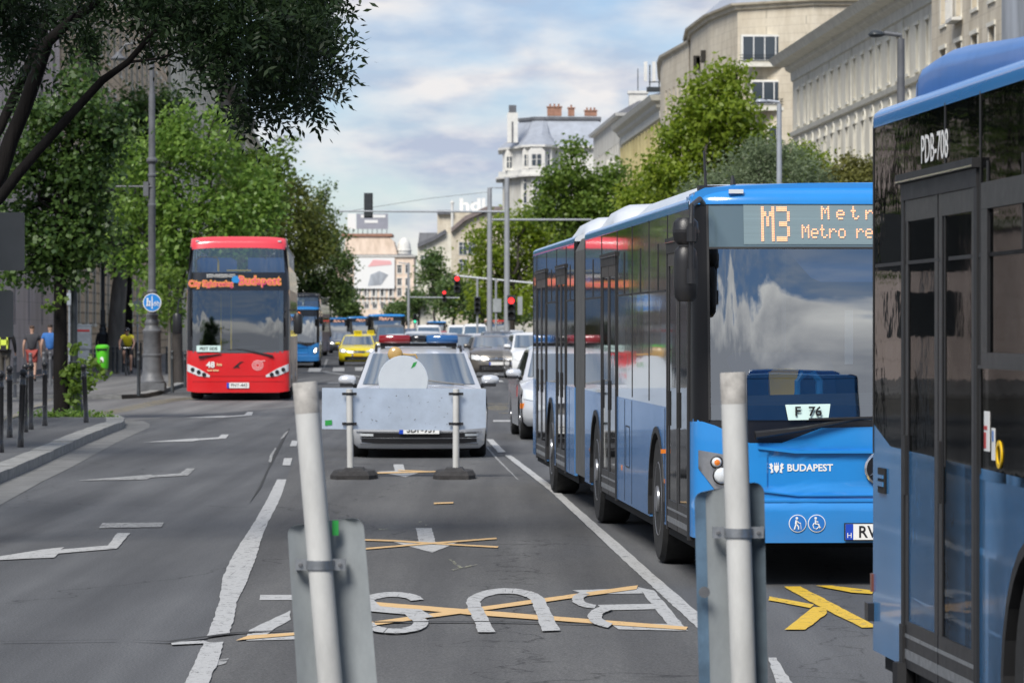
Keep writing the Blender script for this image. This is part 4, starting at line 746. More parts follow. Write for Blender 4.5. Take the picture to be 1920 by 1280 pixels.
# ------------------------------------------------------------------ cars
def paintm(name, c, metal=0): mat(name, c, .24, metal=metal, coat=.9, var=.04, vs=3)
paintm('silver', (.66, .68, .71), .35); paintm('yellow', (.82, .66, .01)); paintm('bronze', (.17, .155, .135), .5); paintm('black_car', (.012, .012, .014)); paintm('white_car', (.72, .73, .74)); paintm('grey_car', (.13, .14, .155), .5); paintm('blue_car', (.03, .06, .16), .4); paintm('red_car', (.4, .02, .02))
def car(name, label, loc, rz, paint, W=1.84, L=4.6, H=1.47, kind='hatch', cat='car', group=None, lit=False, plate=None, clear=.2, fine=True, front=True):
    root = thing(name, label, cat, loc, rz, group); h = W/2; suv = kind == 'suv'; van = kind == 'van'
    zl = .98 if suv else .88; zc = 1.10 if suv else 1.0; q = (H-1.47)*.3
    prof = [(.13, clear), (.05, clear+.06), (0, .38), (-.0, .50), (.03, .62), (.07, .70+q), (.16, zl-.10), (.30, zl-.02), (.6, zl+.04), (1.15, zc)]
    if van: prof = [(.1, clear), (.02, .3), (0, .45), (.02, .6), (.05, .75), (.12, .95), (.3, 1.05), (.5, 1.10), (.8, 1.16), (1.0, 1.2)]
    n = len(prof); bow = [.26, .30, .32, .32, .32, .30, .28, .24, .12, .0]; nar = [.88, .95, .97, .98, .985, .975, .96, .95, .97, .985]; sag = [0, 0, 0, 0, .01, .02, .06, .08, .09, .10]
    ts = [math.sin(R(-90+180*i/26)) for i in range(27)]
    P = lambda t, k: (h*nar[k]*t, prof[k][0]+bow[k]*abs(t)**3, prof[k][1]-sag[k]*t**4)
    b = MB(); b.rings([[P(t, k) for t in ts] for k in range(n)], False, False)
    ysz = [(p[1], p[0]) for p in prof]; bz = [(p[1], v) for p, v in zip(prof, bow)]; nz_ = [(p[1], v) for p, v in zip(prof, nar)]
    b.build('front_body', paint, root, 75)
    f = lambda x, z: interp(ysz, z)+interp(bz, z)*min(1, abs(x)/(h*interp(nz_, z)))**3
    F = lambda off=0: (lambda x, z: (x, f(x, z)-off, z))
    ax1, ax2, rw = .88, L-.95, .33 if H < 1.55 else .35
    zb = zc-.05; zr = zb if kind != 'van' else zb
    b = MB(); top = [(.26, .62), (.36, zl-.16), (.6, zl-.05), (1.15, zc-.10), (2.0, zb), (L-.5, zb), (L-.08, zb-.08)]
    low = [(.26, clear+.05)]+[(c+(rw+.045)*math.cos(R(180-k*15)), max(clear, rw+(rw+.045)*math.sin(R(k*15)))) for c in (ax1,) for k in range(13)]+[(ax1+rw+.08, clear-.02), (ax2-rw-.08, clear-.02)]+[(ax2+(rw+.045)*math.cos(R(180-k*15)), max(clear, rw+(rw+.045)*math.sin(R(k*15)))) for k in range(13)]+[(L-.08, clear+.1)]
    for s in (-1, 1): b.span(top, low, lambda y, z: (s*(h*(.985+.015*math.sin(min(1, max(0, (z-.2)/.8))*math.pi))-(.05 if y > L-.1 else 0)), y, z), 5, 24)
    b.build('side_body', paint, root, 60)
    b = MB(); b.rings([[(-h*.93, L-.1, .3), (h*.93, L-.1, .3), (h*.95, L-.09, zb-.1), (-h*.95, L-.09, zb-.1)], [(-h*.85, L, .35), (h*.85, L, .35), (h*.85, L-.03, zb-.12), (-h*.85, L-.03, zb-.12)]]); b.box(-h+.03, h-.03, .95 if not van else .8, L-.3, zb-.12, zb-.02); b.build('tail', paint, root)
    b = MB(); b.box(-h+.22, h-.22, .3, L-.2, clear-.02, .55); b.box(-h+.02, h-.02, ax1+rw+.05, ax2-rw-.05, clear, .5); b.build('underbody', 'under', root)
    # cabin
    yA, yB = (.98, 2.0) if not van else (.82, 1.55)
    ye = L-.12 if kind in ('suv', 'estate', 'van') else L-.35
    yr = L-.55 if kind in ('suv', 'estate', 'van') else L-1.0
    def ring(z):
        u = (z-zb)/(H-zb); fy = yA+(yB-yA)*min(1, u/.86) if u < .86 else yB+(u-.86)*2.2; by = ye+(yr-ye)*u
        hx = (h*.915)*(1-u*.22) if u < .9 else h*.915*(1-.9*.22)-(u-.9)*.9; pts = []
        for t in [math.sin(R(-90+180*i/16)) for i in range(17)]: pts.append((hx*t, fy+.20*abs(t)**3*(1-u*.3), z+(0 if u < .9 else .02*(1-t*t))))
        for y in (.25, .5, .75): pts.append((hx, fy+.2+(by-fy-.3)*y, z))
        for t in [math.sin(R(90-180*i/16)) for i in range(17)]: pts.append((hx*t, by-.12*abs(t)**3, z+(0 if u < .9 else .02*(1-t*t))))
        for y in (.75, .5, .25): pts.append((-hx, fy+.2+(by-fy-.3)*y, z))
        return pts
    zs = [zb-.03]+[zb+(H-zb)*u for u in (.05, .3, .6, .85, .93, .98, 1.0)]
    b = MB(); b.rings([ring(z) for z in zs], True); b.build('cabin', paint, root, 50)
    def panel(i0, i1, u0, u1, off, sh=0):
        b = MB(); rs = []
        for k in range(5):
            z = zb+(H-zb)*(u0+(u1-u0)*k/4); r_ = ring(z); c0 = Vector((0, (yA+ye)/2, z)); pts = []
            for i in range(i0, i1+1):
                p = Vector(r_[i % 40]); d = Vector((p.x, p.y-c0.y, 0)); 
                d = Vector((0, -1, .5)) if i <= 16 else (Vector((1, 0, .2)) if i < 20 else (Vector((0, 1, .3)) if i <= 36 else Vector((-1, 0, .2))))
                pts.append(p+d.normalized()*off)
            rs.append(pts)
        return b.rings(rs, False, False)
    panel(2, 14, .06, .86, .012).build('windscreen', 'car_glass', root, 60)
    b = panel(16, 20, .10, .80, .010); b.build('side_window', 'car_glass', root, 60); b = panel(36, 40, .10, .80, .010); b.build('side_window', 'car_glass', root, 60)
    if fine:
        b = MB()
        for s in (-1, 1): b.tube([(s*.1 if s < 0 else .62, yA-.02, zb+.03), (s*.1+(-.45 if s < 0 else .0), yA+.08, zb+.09)], .011, 5)
        b.build('wiper', 'black_plastic', root)
    # face
    zt = .72+q
    for s in (-1, 1):
        if kind == 'police': tp = [(.50*h, .78), (.93*h, .80)]; bt = [(.50*h, .66), (.93*h, .66)]
        else: tp = [(.46*h, zt-.02), (.70*h, zt+.05), (.955*h, zt+.09)]; bt = [(.46*h, zt-.06), (.70*h, zt-.11), (.955*h, zt-.07)]
        if s < 0: tp = [(-x, z) for x, z in tp[::-1]]; bt = [(-x, z) for x, z in bt[::-1]]
        b = MB(); b.span(tp, bt, F(.018), 3, 8, inn=(0, .03, 0)); hl = b.build('headlight', 'lamp_glass', root, 60)
        b = MB(); x, z = s*.74*h, zt-.01; b.lathe([(.055, 0), (.055, -.015), (.01, -.03)], (x, f(x, z)-.02, z), 12, 'y'); b.build('lens', 'headlit' if lit else 'black_paint', hl)
        for y in (ax1, ax2): wheel(root, s*(h-.125), y, rw, s, .22)
        b = MB(); rr = [] ; cx, cz = s*(h+.06), zb+.09
        for x, k in ((-.12, .55), (-.09, .9), (.02, 1), (.09, .8), (.12, .4)): rr.append([(cx+s*x, yA+.42+.07*k*math.cos(R(t)), cz+.075*k*math.sin(R(t))) for t in range(0, 360, 36)])
        b.rings(rr); m_ = b.build('mirror', paint, root, 60); b = MB(); b.box(cx-.10, cx+.08, yA+.36, yA+.47, cz-.09, cz-.055); b.tube([(cx-s*.08, yA+.44, cz-.05), (s*h*.93, yA+.48, cz-.10)], .03, 6); b.build('mirror_foot', 'black_plastic', m_)
    b = MB(); gz = zt-.03
    b.span([(-.44*h, gz+.02), (.44*h, gz+.02)], [(-.40*h, gz-.09), (.40*h, gz-.09)], F(.012), 2, 12, inn=(0, .03, 0)); b.build('grille', 'black_plastic', root, 60)
    b = MB(); b.span([(-.72*h, .44), (.72*h, .44)], [(-.66*h, clear+.07), (.66*h, clear+.07)], F(.014), 2, 14, inn=(0, .03, 0)); b.build('lower_intake', 'black_plastic', root, 60)
    b = MB()
    for z in (gz-.035, .36, .30): b.span([(-.55*h, z+.008), (.55*h, z+.008)], [(-.55*h, z-.008), (.55*h, z-.008)], F(.02), 1, 12, inn=(0, .01, 0))
    b.build('chrome_trim', 'chrome', root, 60)
    b = MB(); b.lathe([(.05, 0), (.05, -.012), (.03, -.018)], (0, f(0, gz)-.015, gz-.02), 16, 'y'); b.build('badge', 'chrome', root)
    pz = .50; b = MB(); b.box(-.26, .26, f(0, pz)-.03, f(0, pz)-.018, pz-.055, pz+.055); pm = b.build('number_plate', 'yellow_plastic' if paint == 'yellow' else 'white', root); b = MB(); b.box(-.26, -.21, f(0, pz)-.033, f(0, pz)-.031, pz-.055, pz+.055); b.build('plate_band', 'eu_blue', pm)
    if plate: text('plate_text', plate, .10, 'ink', pm, (.03, f(0, pz)-.033, pz), UP, .001, .0012)
    return root, f
HZs = lambda D: FPX/D
# police estate facing the barrier
PD = 49.6; px_ = X(786, PD)
pc, fp = car('police_car', 'silver police estate with a red and blue roof light bar behind the metal barrier', (px_, PD, 0), .03, 'silver', 1.86, 4.7, 1.47, 'estate', 'police car', clear=.13)
for o in kids(pc):
    if o.name.startswith(('grille', 'lower_intake', 'number_plate', 'chrome_trim', 'badge')):
        for c_ in kids(o): bpy.data.objects.remove(c_)
        bpy.data.objects.remove(o)
Fp = lambda off: (lambda x, z: (x, fp(x, z)-off, z))
b = MB(); b.span([(-.44, .74), (.44, .74)], [(-.40, .60), (.40, .60)], Fp(.012), 2, 14, inn=(0, .03, 0)); b.build('grille', 'black_plastic', pc, 60)
b = MB(); b.span([(-.83, .345), (.83, .345)], [(-.78, .215), (-.6, .205), (.6, .205), (.78, .215)], Fp(.014), 3, 24, inn=(0, .03, 0)); b.build('lower_intake', 'black_plastic', pc, 60)
b = MB(); b.span([(-.80, .278), (.80, .278)], [(-.80, .268), (.80, .268)], Fp(.022), 1, 20, inn=(0, .01, 0)); b.span([(-.85, .362), (.85, .362)], [(-.85, .350), (.85, .350)], Fp(.02), 1, 20, inn=(0, .01, 0)); b.span([(-.80, .196), (.80, .196)], [(-.8, .186), (.8, .186)], Fp(.02), 1, 20, inn=(0, .01, 0)); b.build('chrome_trim', 'chrome', pc, 60)
for s in (-1, 1):
    b = MB(); b.span([(min(s*.8, s*.62), .332), (max(s*.8, s*.62), .332)], [(min(s*.8, s*.62), .300), (max(s*.8, s*.62), .300)], Fp(.02), 1, 6, inn=(0, .01, 0)); b.build('fog_lamp', 'lamp_glass', pc, 60)
b = MB(); b.box(-.27, .27, fp(0, .4)-.04, fp(0, .4)-.02, .335, .445); pm = b.build('number_plate', 'white', pc); b = MB(); b.box(-.27, -.215, fp(0, .4)-.043, fp(0, .4)-.041, .335, .445); b.build('plate_band', 'eu_blue', pm); text('plate_text', 'SDF-937', .115, 'ink', pm, (.03, fp(0, .4)-.044, .39), UP, .001, .002)
mat('beacon_red', (.22, .006, .01), .12, coat=1); mat('beacon_blue', (.02, .10, .28), .12, coat=1)
def barpart(x0, x1, z0=1.545, z1=1.66):
    b = MB(); rr = []
    for x, k in ((x0, .8), (x0+.02, 1), (x1-.02, 1), (x1, .8)): rr.append([(x, 2.45+.16*k*a_, (z0+z1)/2+(z1-z0)/2*k*c_) for a_, c_ in ((1, .7), (.9, 1), (-.9, 1), (-1, .7), (-1.05, -.1), (-1, -.8), (-.9, -1), (.9, -1), (1, -.8))])
    return b.rings(rr)
b = MB(); b.box(-.54, .54, 2.35, 2.55, 1.50, 1.545)
for s in (-1, 1): b.box(s*.50-.03, s*.50+.03, 2.33, 2.57, 1.42, 1.50)
lb = b.build('light_bar', 'black_plastic', pc)
barpart(-.56, -.11).build('red_lamp', 'beacon_red', lb, 60); barpart(-.109, .109, 1.555, 1.655).build('centre_box', 'black_paint', lb, 60); barpart(.11, .56).build('blue_lamp', 'beacon_blue', lb, 60)
for s in (-1, 1): b = MB(); b.tube([(s*.60, 2.2, 1.44), (s*.60, 2.4, 1.50), (s*.60, 4.0, 1.50), (s*.60, 4.1, 1.45)], .018, 6); b.build('roof_rail', 'black_plastic', pc)
# right-hand police car showing beside the bus
pc2, f_ = car('police_car', 'silver police car with a red and blue emblem peeping out behind the articulated bus', (X(970, 57)+.99, 57.5, 0), .05, 'silver', 1.84, 4.6, 1.47, 'hatch', 'police car', clear=.22)
b = MB(); b.plate([(-.86, .86), (-.76, .86), (-.76, .78), (-.81, .72), (-.86, .78)], .26, .30); 
b = MB(); b.prism([(1.45, .66), (1.62, .66), (1.62, .82), (1.53, .86), (1.45, .82)], lambda p: (-.922, p[0], p[1]), lambda p: (-.90, p[0], p[1])); b.build('crest', 'sticker_red', pc2)
b = MB(); b.box(-.93, -.86, .30, .36, .50, .58); b.build('indicator', 'amber', pc2)
# taxis
def taxi(px, D, label, group='yellow taxis'):
    t, f_ = car('taxi', label, (X(px, D), D, 0), .03, 'yellow', 1.80, 4.5, 1.46, 'hatch', 'taxi', group, lit=True, plate='TAXI' if False else None)
    b = MB(); b.box(-.19, .19, 2.2, 2.34, 1.46, 1.66); s_ = b.build('roof_sign', 'yellow', t); text('sign_text', 'TAXI', .13, 'ink', s_, (0, 2.195, 1.56), UP, .002, .002); return t
taxi(670, 174, 'nearer yellow taxi with headlights on, just past the zebra crossing'); taxi(694, 196, 'second yellow taxi, mostly hidden behind the nearer one')
CG = 'cars queuing behind the police cars'
CARS = [(931, 132, 'bronze', 'suv', 'bronze hatchback with bright headlights between the black and white cars', 1.86, 1.50, True, .07), (868, 155, 'black_car', 'hatch', 'black car at the left shoulder of the bronze hatchback', 1.82, 1.48, True, .07),
 (1010, 127, 'white_car', 'suv', 'white compact crossover at the left edge of the articulated bus', 1.84, 1.60, True, .08), (795, 136, 'silver', 'suv', 'silver sport utility car directly behind the police light bar', 1.85, 1.64, False, .04),
 (733, 196, 'grey_car', 'van', 'dark grey van with a big windscreen behind the yellow taxis', 1.95, 1.95, False, .04), (866, 182, 'grey_car', 'hatch', 'grey car behind the black car', 1.8, 1.47, False, .05),
 (840, 205, 'silver', 'hatch', 'silver car behind the sport utility car', 1.8, 1.5, False, .05), (805, 235, 'white_car', 'van', 'white van showing above the silver sport utility car', 1.95, 1.98, False, .05),
 (900, 178, 'silver', 'estate', 'light silver car above the bronze hatchback', 1.8, 1.5, False, .05), (862, 262, 'white_car', 'van', 'long white van at the back of the queue, left of the grey masts', 2.0, 2.0, False, .05), (893, 245, 'white_car', 'van', 'white van beside the foot of the left grey mast', 2.0, 2.05, False, .05),
 (640, 262, 'grey_car', 'hatch', 'grey car with headlights on left of the yellow taxi', 1.8, 1.5, True, .03), (965, 215, 'silver', 'suv', 'silver car beyond the white crossover', 1.85, 1.65, False, .06), (832, 300, 'red_car', 'hatch', 'small dark red car far back in the queue', 1.8, 1.55, False, .05), (885, 330, 'silver', 'estate', 'farthest silver car in the queue', 1.8, 1.6, False, .05), (752, 160, 'silver', 'hatch', 'silver car between the yellow taxis and the police light bar', 1.8, 1.5, False, .04), (940, 162, 'black_car', 'suv', 'black car between the bronze hatchback and the white crossover', 1.84, 1.62, False, .06), (818, 175, 'blue_car', 'hatch', 'dark blue car right of the silver sport utility car', 1.8, 1.5, False, .05), (985, 150, 'silver', 'hatch', 'silver car close behind the white crossover', 1.8, 1.5, False, .06), (775, 270, 'blue_car', 'suv', 'dark blue car beyond the silver sport utility car', 1.85, 1.75, False, .05)]
for px, D, pt, kd, lb_, W_, H_, lit, rz in CARS:
    car('van' if kd == 'van' else 'parked_car' if False else 'car', lb_, (X(px, D), D, 0), rz, pt, W_, 4.5, H_, kd, 'van' if kd == 'van' else 'car', CG, lit=lit, fine=D < 180)
# ------------------------------------------------------------------ barrier, marker posts, street furniture
mat('galv', (.42, .46, .50), .42, metal=.55, var=.35, vs=3, bump=.1, bs=5)
mat('galv_bright', (.66, .74, .84), .30, metal=.8, var=.22, vs=2.2, bump=.12, bs=2.4, bd=.02)
mat('post_grey', (.56, .56, .54), .5, var=.22, vs=7, stretch=(1, 1, .35)); mat('post_dirty', (.42, .40, .37), .75, var=.4, vs=16)
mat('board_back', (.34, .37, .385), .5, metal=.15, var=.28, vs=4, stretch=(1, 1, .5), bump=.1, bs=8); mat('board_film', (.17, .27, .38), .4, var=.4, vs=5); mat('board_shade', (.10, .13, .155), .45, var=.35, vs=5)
mat('rubber_foot', (.035, .033, .033), .85, var=.5, vs=9, bump=.5, bs=30); mat('amber_lamp', (.48, .31, .11), .25, coat=.6); mat('green_tag', (.02, .28, .05), .5)
mat('iron_grey', (.12, .125, .135), .5, var=.3, vs=5, bump=.15, bs=40); mat('iron_dark', (.035, .042, .048), .45, var=.3, vs=6); mat('mast_grey', (.36, .385, .42), .45, metal=.2, var=.18, vs=2)
# marker posts in the foreground
def post(px0, py0, px1, D, w, board, clampy, label, tagp=None):
    s = FPX/D; x0, z0 = X(px0, D), Z(py0, D); xb, zb_ = X(px1, D), Z(1280, D); k = (xb-x0)/(zb_-z0); xg = x0-k*z0
    root = thing('marker_post', label, 'post', (xg, D, 0), 0, 'leaning grey marker posts'); tilt = math.atan(k)
    r_ = w/s/2; Lp = z0/math.cos(tilt); dirt = .055*530/s
    T_ = lambda x, z: (x, z)
    b = MB(); b.cyl((0, 0, 0), (0, 0, Lp-.11), r_, n=28); p = b.build('post', 'post_grey', root, 40, rot=(0, tilt, 0))
    b = MB(); b.lathe([(r_-.001, Lp-.1101), (r_+.0004, Lp-.11), (r_+.0006, Lp-.004), (r_-.002, Lp-.0), (r_-.008, Lp), (r_-.009, Lp-.1)], (0, 0, 0), 28); b.build('post_top', 'post_dirty', root, 40, rot=(0, tilt, 0))
    b = MB(); q = [(board[i][0], board[i][1]) for i in range(4)]; TL, TR, BR, BL = [(X(u, D)-xg, Z(v, D)) for u, v in q]
    n = 12; rs = []; e2 = .5
    for j in range(31):
        v = (0, .002, .005, .009, .014, .020, .028, .038)[j] if j < 8 else .038+.962*(j-7)/23; v2 = v*1.72; L_ = (TL[0]+(BL[0]-TL[0])*v2, TL[1]+(BL[1]-TL[1])*v2); R_ = (TR[0]+(BR[0]-TR[0])*v2, TR[1]+(BR[1]-TR[1])*v2)
        hgt = abs(BL[1]-TL[1])*v2; cr = .035; rr = 0 if hgt > cr else cr-math.sqrt(max(0, cr*cr-(cr-hgt)**2)); ring = []
        for i in range(n+1):
            u = i/n; xx = L_[0]+rr+(R_[0]-L_[0]-2*rr)*u; zz = L_[1]+(R_[1]-L_[1])*u; c = (u-.5)*2
            yv = r_+.012+.035*(1-abs(c))**1.0-(.03 if abs(c) > .72 else 0)*(abs(c)-.72)*2
            ring.append((xx, yv, zz))
        rs.append(ring)
    # finer rows near the rounded top
    b.rings(rs, False, False); b.rings([[(p_[0], p_[1]+.006, p_[2]) for p_ in r0] for r0 in rs], False, False); b.rings([rs[0], [(p_[0], p_[1]+.006, p_[2]) for p_ in rs[0]]], False, False)
    for e_ in (0, n): b.rings([[r0[e_] for r0 in rs], [(r0[e_][0], r0[e_][1]+.006, r0[e_][2]) for r0 in rs]], False, False)
    bd_ = b.build('board', 'board_back', root, 20)
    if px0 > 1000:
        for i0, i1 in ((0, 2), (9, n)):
            b = MB(); b.rings([[(p_[0]+(.0006 if i0 else -.0006), p_[1]-.0015, p_[2]-.001) for p_ in r0[i0:i1+1]] for r0 in rs], False, False); b.build('film_shade_strip', 'board_film' if i0 == 0 else 'board_shade', bd_, 20)  # left strip blue film; right strip a dark colour standing in for flange shade
    cz = Z(clampy, D); cx = k*cz
    b = MB(); b.lathe([(r_+.001, -.016), (r_+.006, -.016), (r_+.006, .016), (r_+.001, .016)], (cx, 0, cz), 28)
    for s_ in (-1, 1): b.box(min(cx+s_*(r_-.004), cx+s_*(r_+.045)), max(cx+s_*(r_-.004), cx+s_*(r_+.045)), .006, .016, cz-.02, cz+.02); b.box(min(cx+s_*(r_+.035), cx+s_*(r_+.045)), max(cx+s_*(r_+.035), cx+s_*(r_+.045)), .016, .05, cz-.02, cz+.02)
    cl = b.build('clamp', 'steel', root, 40)
    b = MB(); [MB().lathe([(.008, .006), (.008, -.003), (.005, -.004)], (cx+s_*(r_+.026), 0, cz), 6, 'y').build('bolt', 'iron_grey', cl) for s_ in (-1, 1)]
    return root, xg
pw, xg = post(571.5, 716, 619, 13, 46.5, [(537, 985), (680, 972), (706, 1280), (556, 1280)], 1058, 'left leaning grey post with a green tag and a grey board behind it')
b = MB(); b.box(X(622, 13)-xg, X(634, 13)-xg, .03, .036, Z(1004, 13), Z(976, 13)); tg = b.build('maker_tag', 'green_tag', pw)
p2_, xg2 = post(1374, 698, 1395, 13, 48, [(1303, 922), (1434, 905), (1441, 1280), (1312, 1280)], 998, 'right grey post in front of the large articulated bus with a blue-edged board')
b = MB(); b.lathe([(.02, 0), (.02, -.004)], (X(1321, 13)-xg2, .014, Z(1110, 13)), 16, 'y'); b.build('round_sticker', 'iron_grey', p2_)
for pr_ in (pw, p2_):
    b = MB(); b.rings([[(x*k, y*k, z) for x, y in ((-.2, -.35), (.2, -.35), (.26, 0), (.2, .35), (-.2, .35), (-.26, 0))] for z, k in ((0, 1), (.05, 1), (.09, .8))]); b.build('foot', 'rubber_foot', pr_)
# metal barrier: two posts, two rubber feet, long panel
BDp = 43.0; s_ = FPX/BDp; bx = X(756, BDp); br = thing('barrier', 'wide galvanised metal barrier on two posts in front of the police car', 'barrier', (bx, BDp, 0))
lx = lambda px: X(px, BDp)-bx
for px0, px1 in ((655, 657), (855, 855)):
    b = MB(); b.cyl((lx(px0), 0, Z(731, BDp)), (lx(px1), 0, .08), .038, n=16); b.lathe([(.03, 0), (.039, .002), (.037, .012)], (lx(px0), 0, Z(731, BDp)), 16); b.build('post', 'post_grey', br, 40)
b = MB(); pts = [(lx(603), Z(727, BDp)), (lx(605), Z(726, BDp)), (lx(908), Z(728, BDp)), (lx(910.5), Z(731, BDp)), (lx(911), Z(803, BDp)), (lx(908), Z(805, BDp)), (lx(845), Z(806, BDp)), (lx(606), Z(804, BDp)), (lx(603), Z(802, BDp))]
mid = MB(); n = 28
def py_(x): return .055+.012*math.sin(x*3.1+1)+(0.02*max(0, abs(x)-.6))
xs_ = [lx(603)+(lx(911)-lx(603))*i/n for i in range(n+1)]
mid.span([(lx(603), Z(727, BDp)), (lx(911), Z(729, BDp))], [(lx(603), Z(804, BDp)), (lx(845), Z(807, BDp)), (lx(911), Z(802, BDp))], lambda x, z: (x, py_(x)+(z-.55)*.10, z), 4, 28, inn=(0, .008, 0)); mid.build('panel', 'galv_bright', br, 60)
for px in (655, 855):
    for py in (738, 794):
        b = MB(); x, z = lx(px), Z(py, BDp); b.lathe([(.04, -.014), (.044, -.014), (.044, .014), (.04, .014)], (x, 0, z), 16); b.box(x-.085, x-.035, -.0, .03, z-.015, z+.015); b.box(x+.035, x+.085, 0, .03, z-.015, z+.015); b.build('clamp', 'black_plastic', br)
b = MB(); b.span([(lx(609), Z(788, BDp)), (lx(622), Z(787, BDp))], [(lx(607), Z(798, BDp)), (lx(623), Z(796, BDp))], lambda x, z: (x, py_(x)-.004, z), 1, 3); b.build('maker_tag', 'green_tag', br)
b = MB(); random.seed(5)
for i in range(26):
    x = lx(random.uniform(670, 840)); z = Z(random.uniform(745, 803), BDp); w_, h_ = random.uniform(.004, .03), random.uniform(.003, .008); a_ = random.uniform(-1, 1); y = py_(x)-.003
    b.add([(x, y, z), (x+w_*math.cos(a_), y, z+w_*math.sin(a_)), (x+w_*.8, y, z+w_*math.sin(a_)+h_), (x, y, z+h_)], [(0, 1, 2, 3)])
for px in (743, 766): b.box(lx(px)-.006, lx(px)+.006, .04, .05, Z(743, BDp), Z(741, BDp))
b.build('scuff_mark', 'iron_grey', br)
for px, wd in ((664, .27), (852, .245)):
    b = MB(); x = lx(px)-.0; z = .10
    b.rings([[(x+u*wd*k, v*.42*k, zz) for u, v in ((-1, -.5), (-.7, -1), (.7, -1), (1, -.5), (1, .5), (.7, 1), (-.7, 1), (-1, .5))] for zz, k in ((0, 1), (.05, 1), (.10, .86))])
    b.rings([[(x+u*wd*k, v*.42*k, zz) for u, v in ((-.6, -.9), (.6, -.9), (.6, .9), (-.6, .9))] for zz, k in ((.1, .8), (.13, .62))]); b.build('foot', 'rubber_foot', br)
# round sign seen from behind, and its amber lamp
ds_ = thing('round_sign', 'round silver sign back with a small green tag above the metal barrier', 'sign', (X(756, 43.2), 43.2, 0))
b = MB(); b.lathe([(.288, 0), (.292, .004), (.292, .02), (.285, .024)], (0, 0, Z(713, 43.2)), 48, 'y'); mat('disc_metal', (.86, .92, .98), .3, metal=.55, var=.1, vs=2, bump=.05, bs=3); b.build('disc', 'disc_metal', ds_, 40)
b = MB(); b.box(-.03, .03, .024, .05, .62, Z(713, 43.2)); b.build('bracket', 'galv', ds_)
b = MB(); c_ = Vector((.11, 0, Z(683, 43.2))); b.add([(c_.x-.02, -.003, c_.z-.05), (c_.x+.03, -.003, c_.z-.02), (c_.x+.055, -.003, c_.z+.035), (c_.x+.01, -.003, c_.z+.02)], [(0, 1, 2, 3)]); b.build('maker_tag', 'green_tag', ds_)
wl = thing('warning_lamp', 'round amber warning lamp peeping over the top of the round sign back', 'lamp', (X(741, 43.3), 43.3, 0))
b = MB(); b.lathe([(.02, -.05), (.07, -.045), (.088, -.02), (.09, 0), (.088, .02), (.07, .045), (.02, .05)], (0, 0, Z(664, 43.3)), 24, 'y'); b.build('lens', 'amber_lamp', wl, 50)
b = MB(); b.box(-.05, .05, -.04, .04, Z(690, 43.3), Z(674, 43.3)); b.tube([(.0, 0, Z(690, 43.3)), (.0, 0, .75)], .015, 6); b.tube([(.05, 0, Z(663, 43.3)), (.16, 0, Z(665, 43.3)), (.24, 0, Z(665, 43.3)), (.26, 0, Z(672, 43.3))], .012, 6); b.build('housing', 'amber_lamp', wl)
# grey sign backs at the left edge
sb = thing('sign_board', 'pair of plain dark grey sign backs at the left edge of the picture', 'sign', (X(-45, 50), 50, 0)); mat('board_dark', (.06, .065, .07), .55, var=.15, vs=2)
for (x0, x1, y0, y1) in ((-140, 46, 398, 507), (-120, 25, 545, 632)):
    b = MB(); a0, a1, zA, zB = X(x0, 50)-X(-45, 50), X(x1, 50)-X(-45, 50), Z(y1, 50), Z(y0, 50); c = .02
    b.plate([(a0+c, zA), (a1-c, zA), (a1, zA+c), (a1, zB-c), (a1-c, zB), (a0+c, zB), (a0, zB-c), (a0, zA+c)], 0, .02); b.build('panel', 'board_dark', sb)
b = MB(); b.cyl((0, .05, 0), (0, .05, 3.45), .035); b.build('pole', 'galv', sb)
# bollards
def bollard(px, py, D, label, lean=0, ht=1.08, m='black_paint', rails=(), grp='black bollards by the near kerb', z0=.12):
    r = thing('bollard', label, 'bollard', (X(px, D), D, z0), 0, grp)
    b = MB(); r0 = .042; b.lathe([(r0*1.15, 0), (r0*1.15, .12), (r0, .14), (r0, ht-.25), (r0*1.15, ht-.24), (r0*1.15, ht-.2), (r0, ht-.19), (r0, ht-.12), (r0*1.2, ht-.115), (r0*1.2, ht-.1), (r0*.6, ht-.09)], (0, 0, 0), 14); b.build('post', m, r, 40)
    b = MB(); b.lathe([(.02, ht-.1), (.045, ht-.08), (.052, ht-.05), (.045, ht-.02), (.02, ht-.002), (.002, ht)], (0, 0, 0), 14); b.build('ball_top', m if m != 'black_paint' else 'black_plastic', r, 60)
    r.rotation_euler.y = lean; return r
H12 = FPX*(CAMH-.12)
BO = [(1, 848, 'black bollard at the very left edge of the picture'), (18, 820, 'black bollard beside the leftmost one, joined by short rails'), (38, 838, 'nearest black bollard, standing nearest the kerb'), (47.5, 810, 'black bollard behind the nearest one'), (58, 805, 'black bollard carrying two rails to the one by the tree trunk'), (84, 798, 'black bollard just left of the dark tree trunk'), (162, 792, 'leaning black bollard right of the dark tree trunk')]
pos = []
for i, (px, py, lb_) in enumerate(BO):
    D = H12/(py-HZ); pos.append((X(px, D), D)); bollard(px, py, D, lb_, (-.05 if i == 6 else (.04 if i == 2 else 0)), 1.08 if i != 6 else 1.02)
def rail(i, j, z, lb_):
    b = MB(); a_, c_ = pos[i], pos[j]; b.cyl((a_[0], a_[1], z+.12), (c_[0], c_[1], z+.12), .017, n=8); tag(b.build('guard_rail', 'black_paint'), lb_, 'rail')
rail(4, 5, .86, 'upper black rail between the two bollards left of the tree trunk'); rail(4, 5, .33, 'lower black rail between the two bollards left of the tree trunk')
rail(1, 3, .80, 'upper black rail between the left pair of bollards'); rail(1, 3, .27, 'lower black rail between the left pair of bollards')
H9 = FPX*(CAMH-.1)
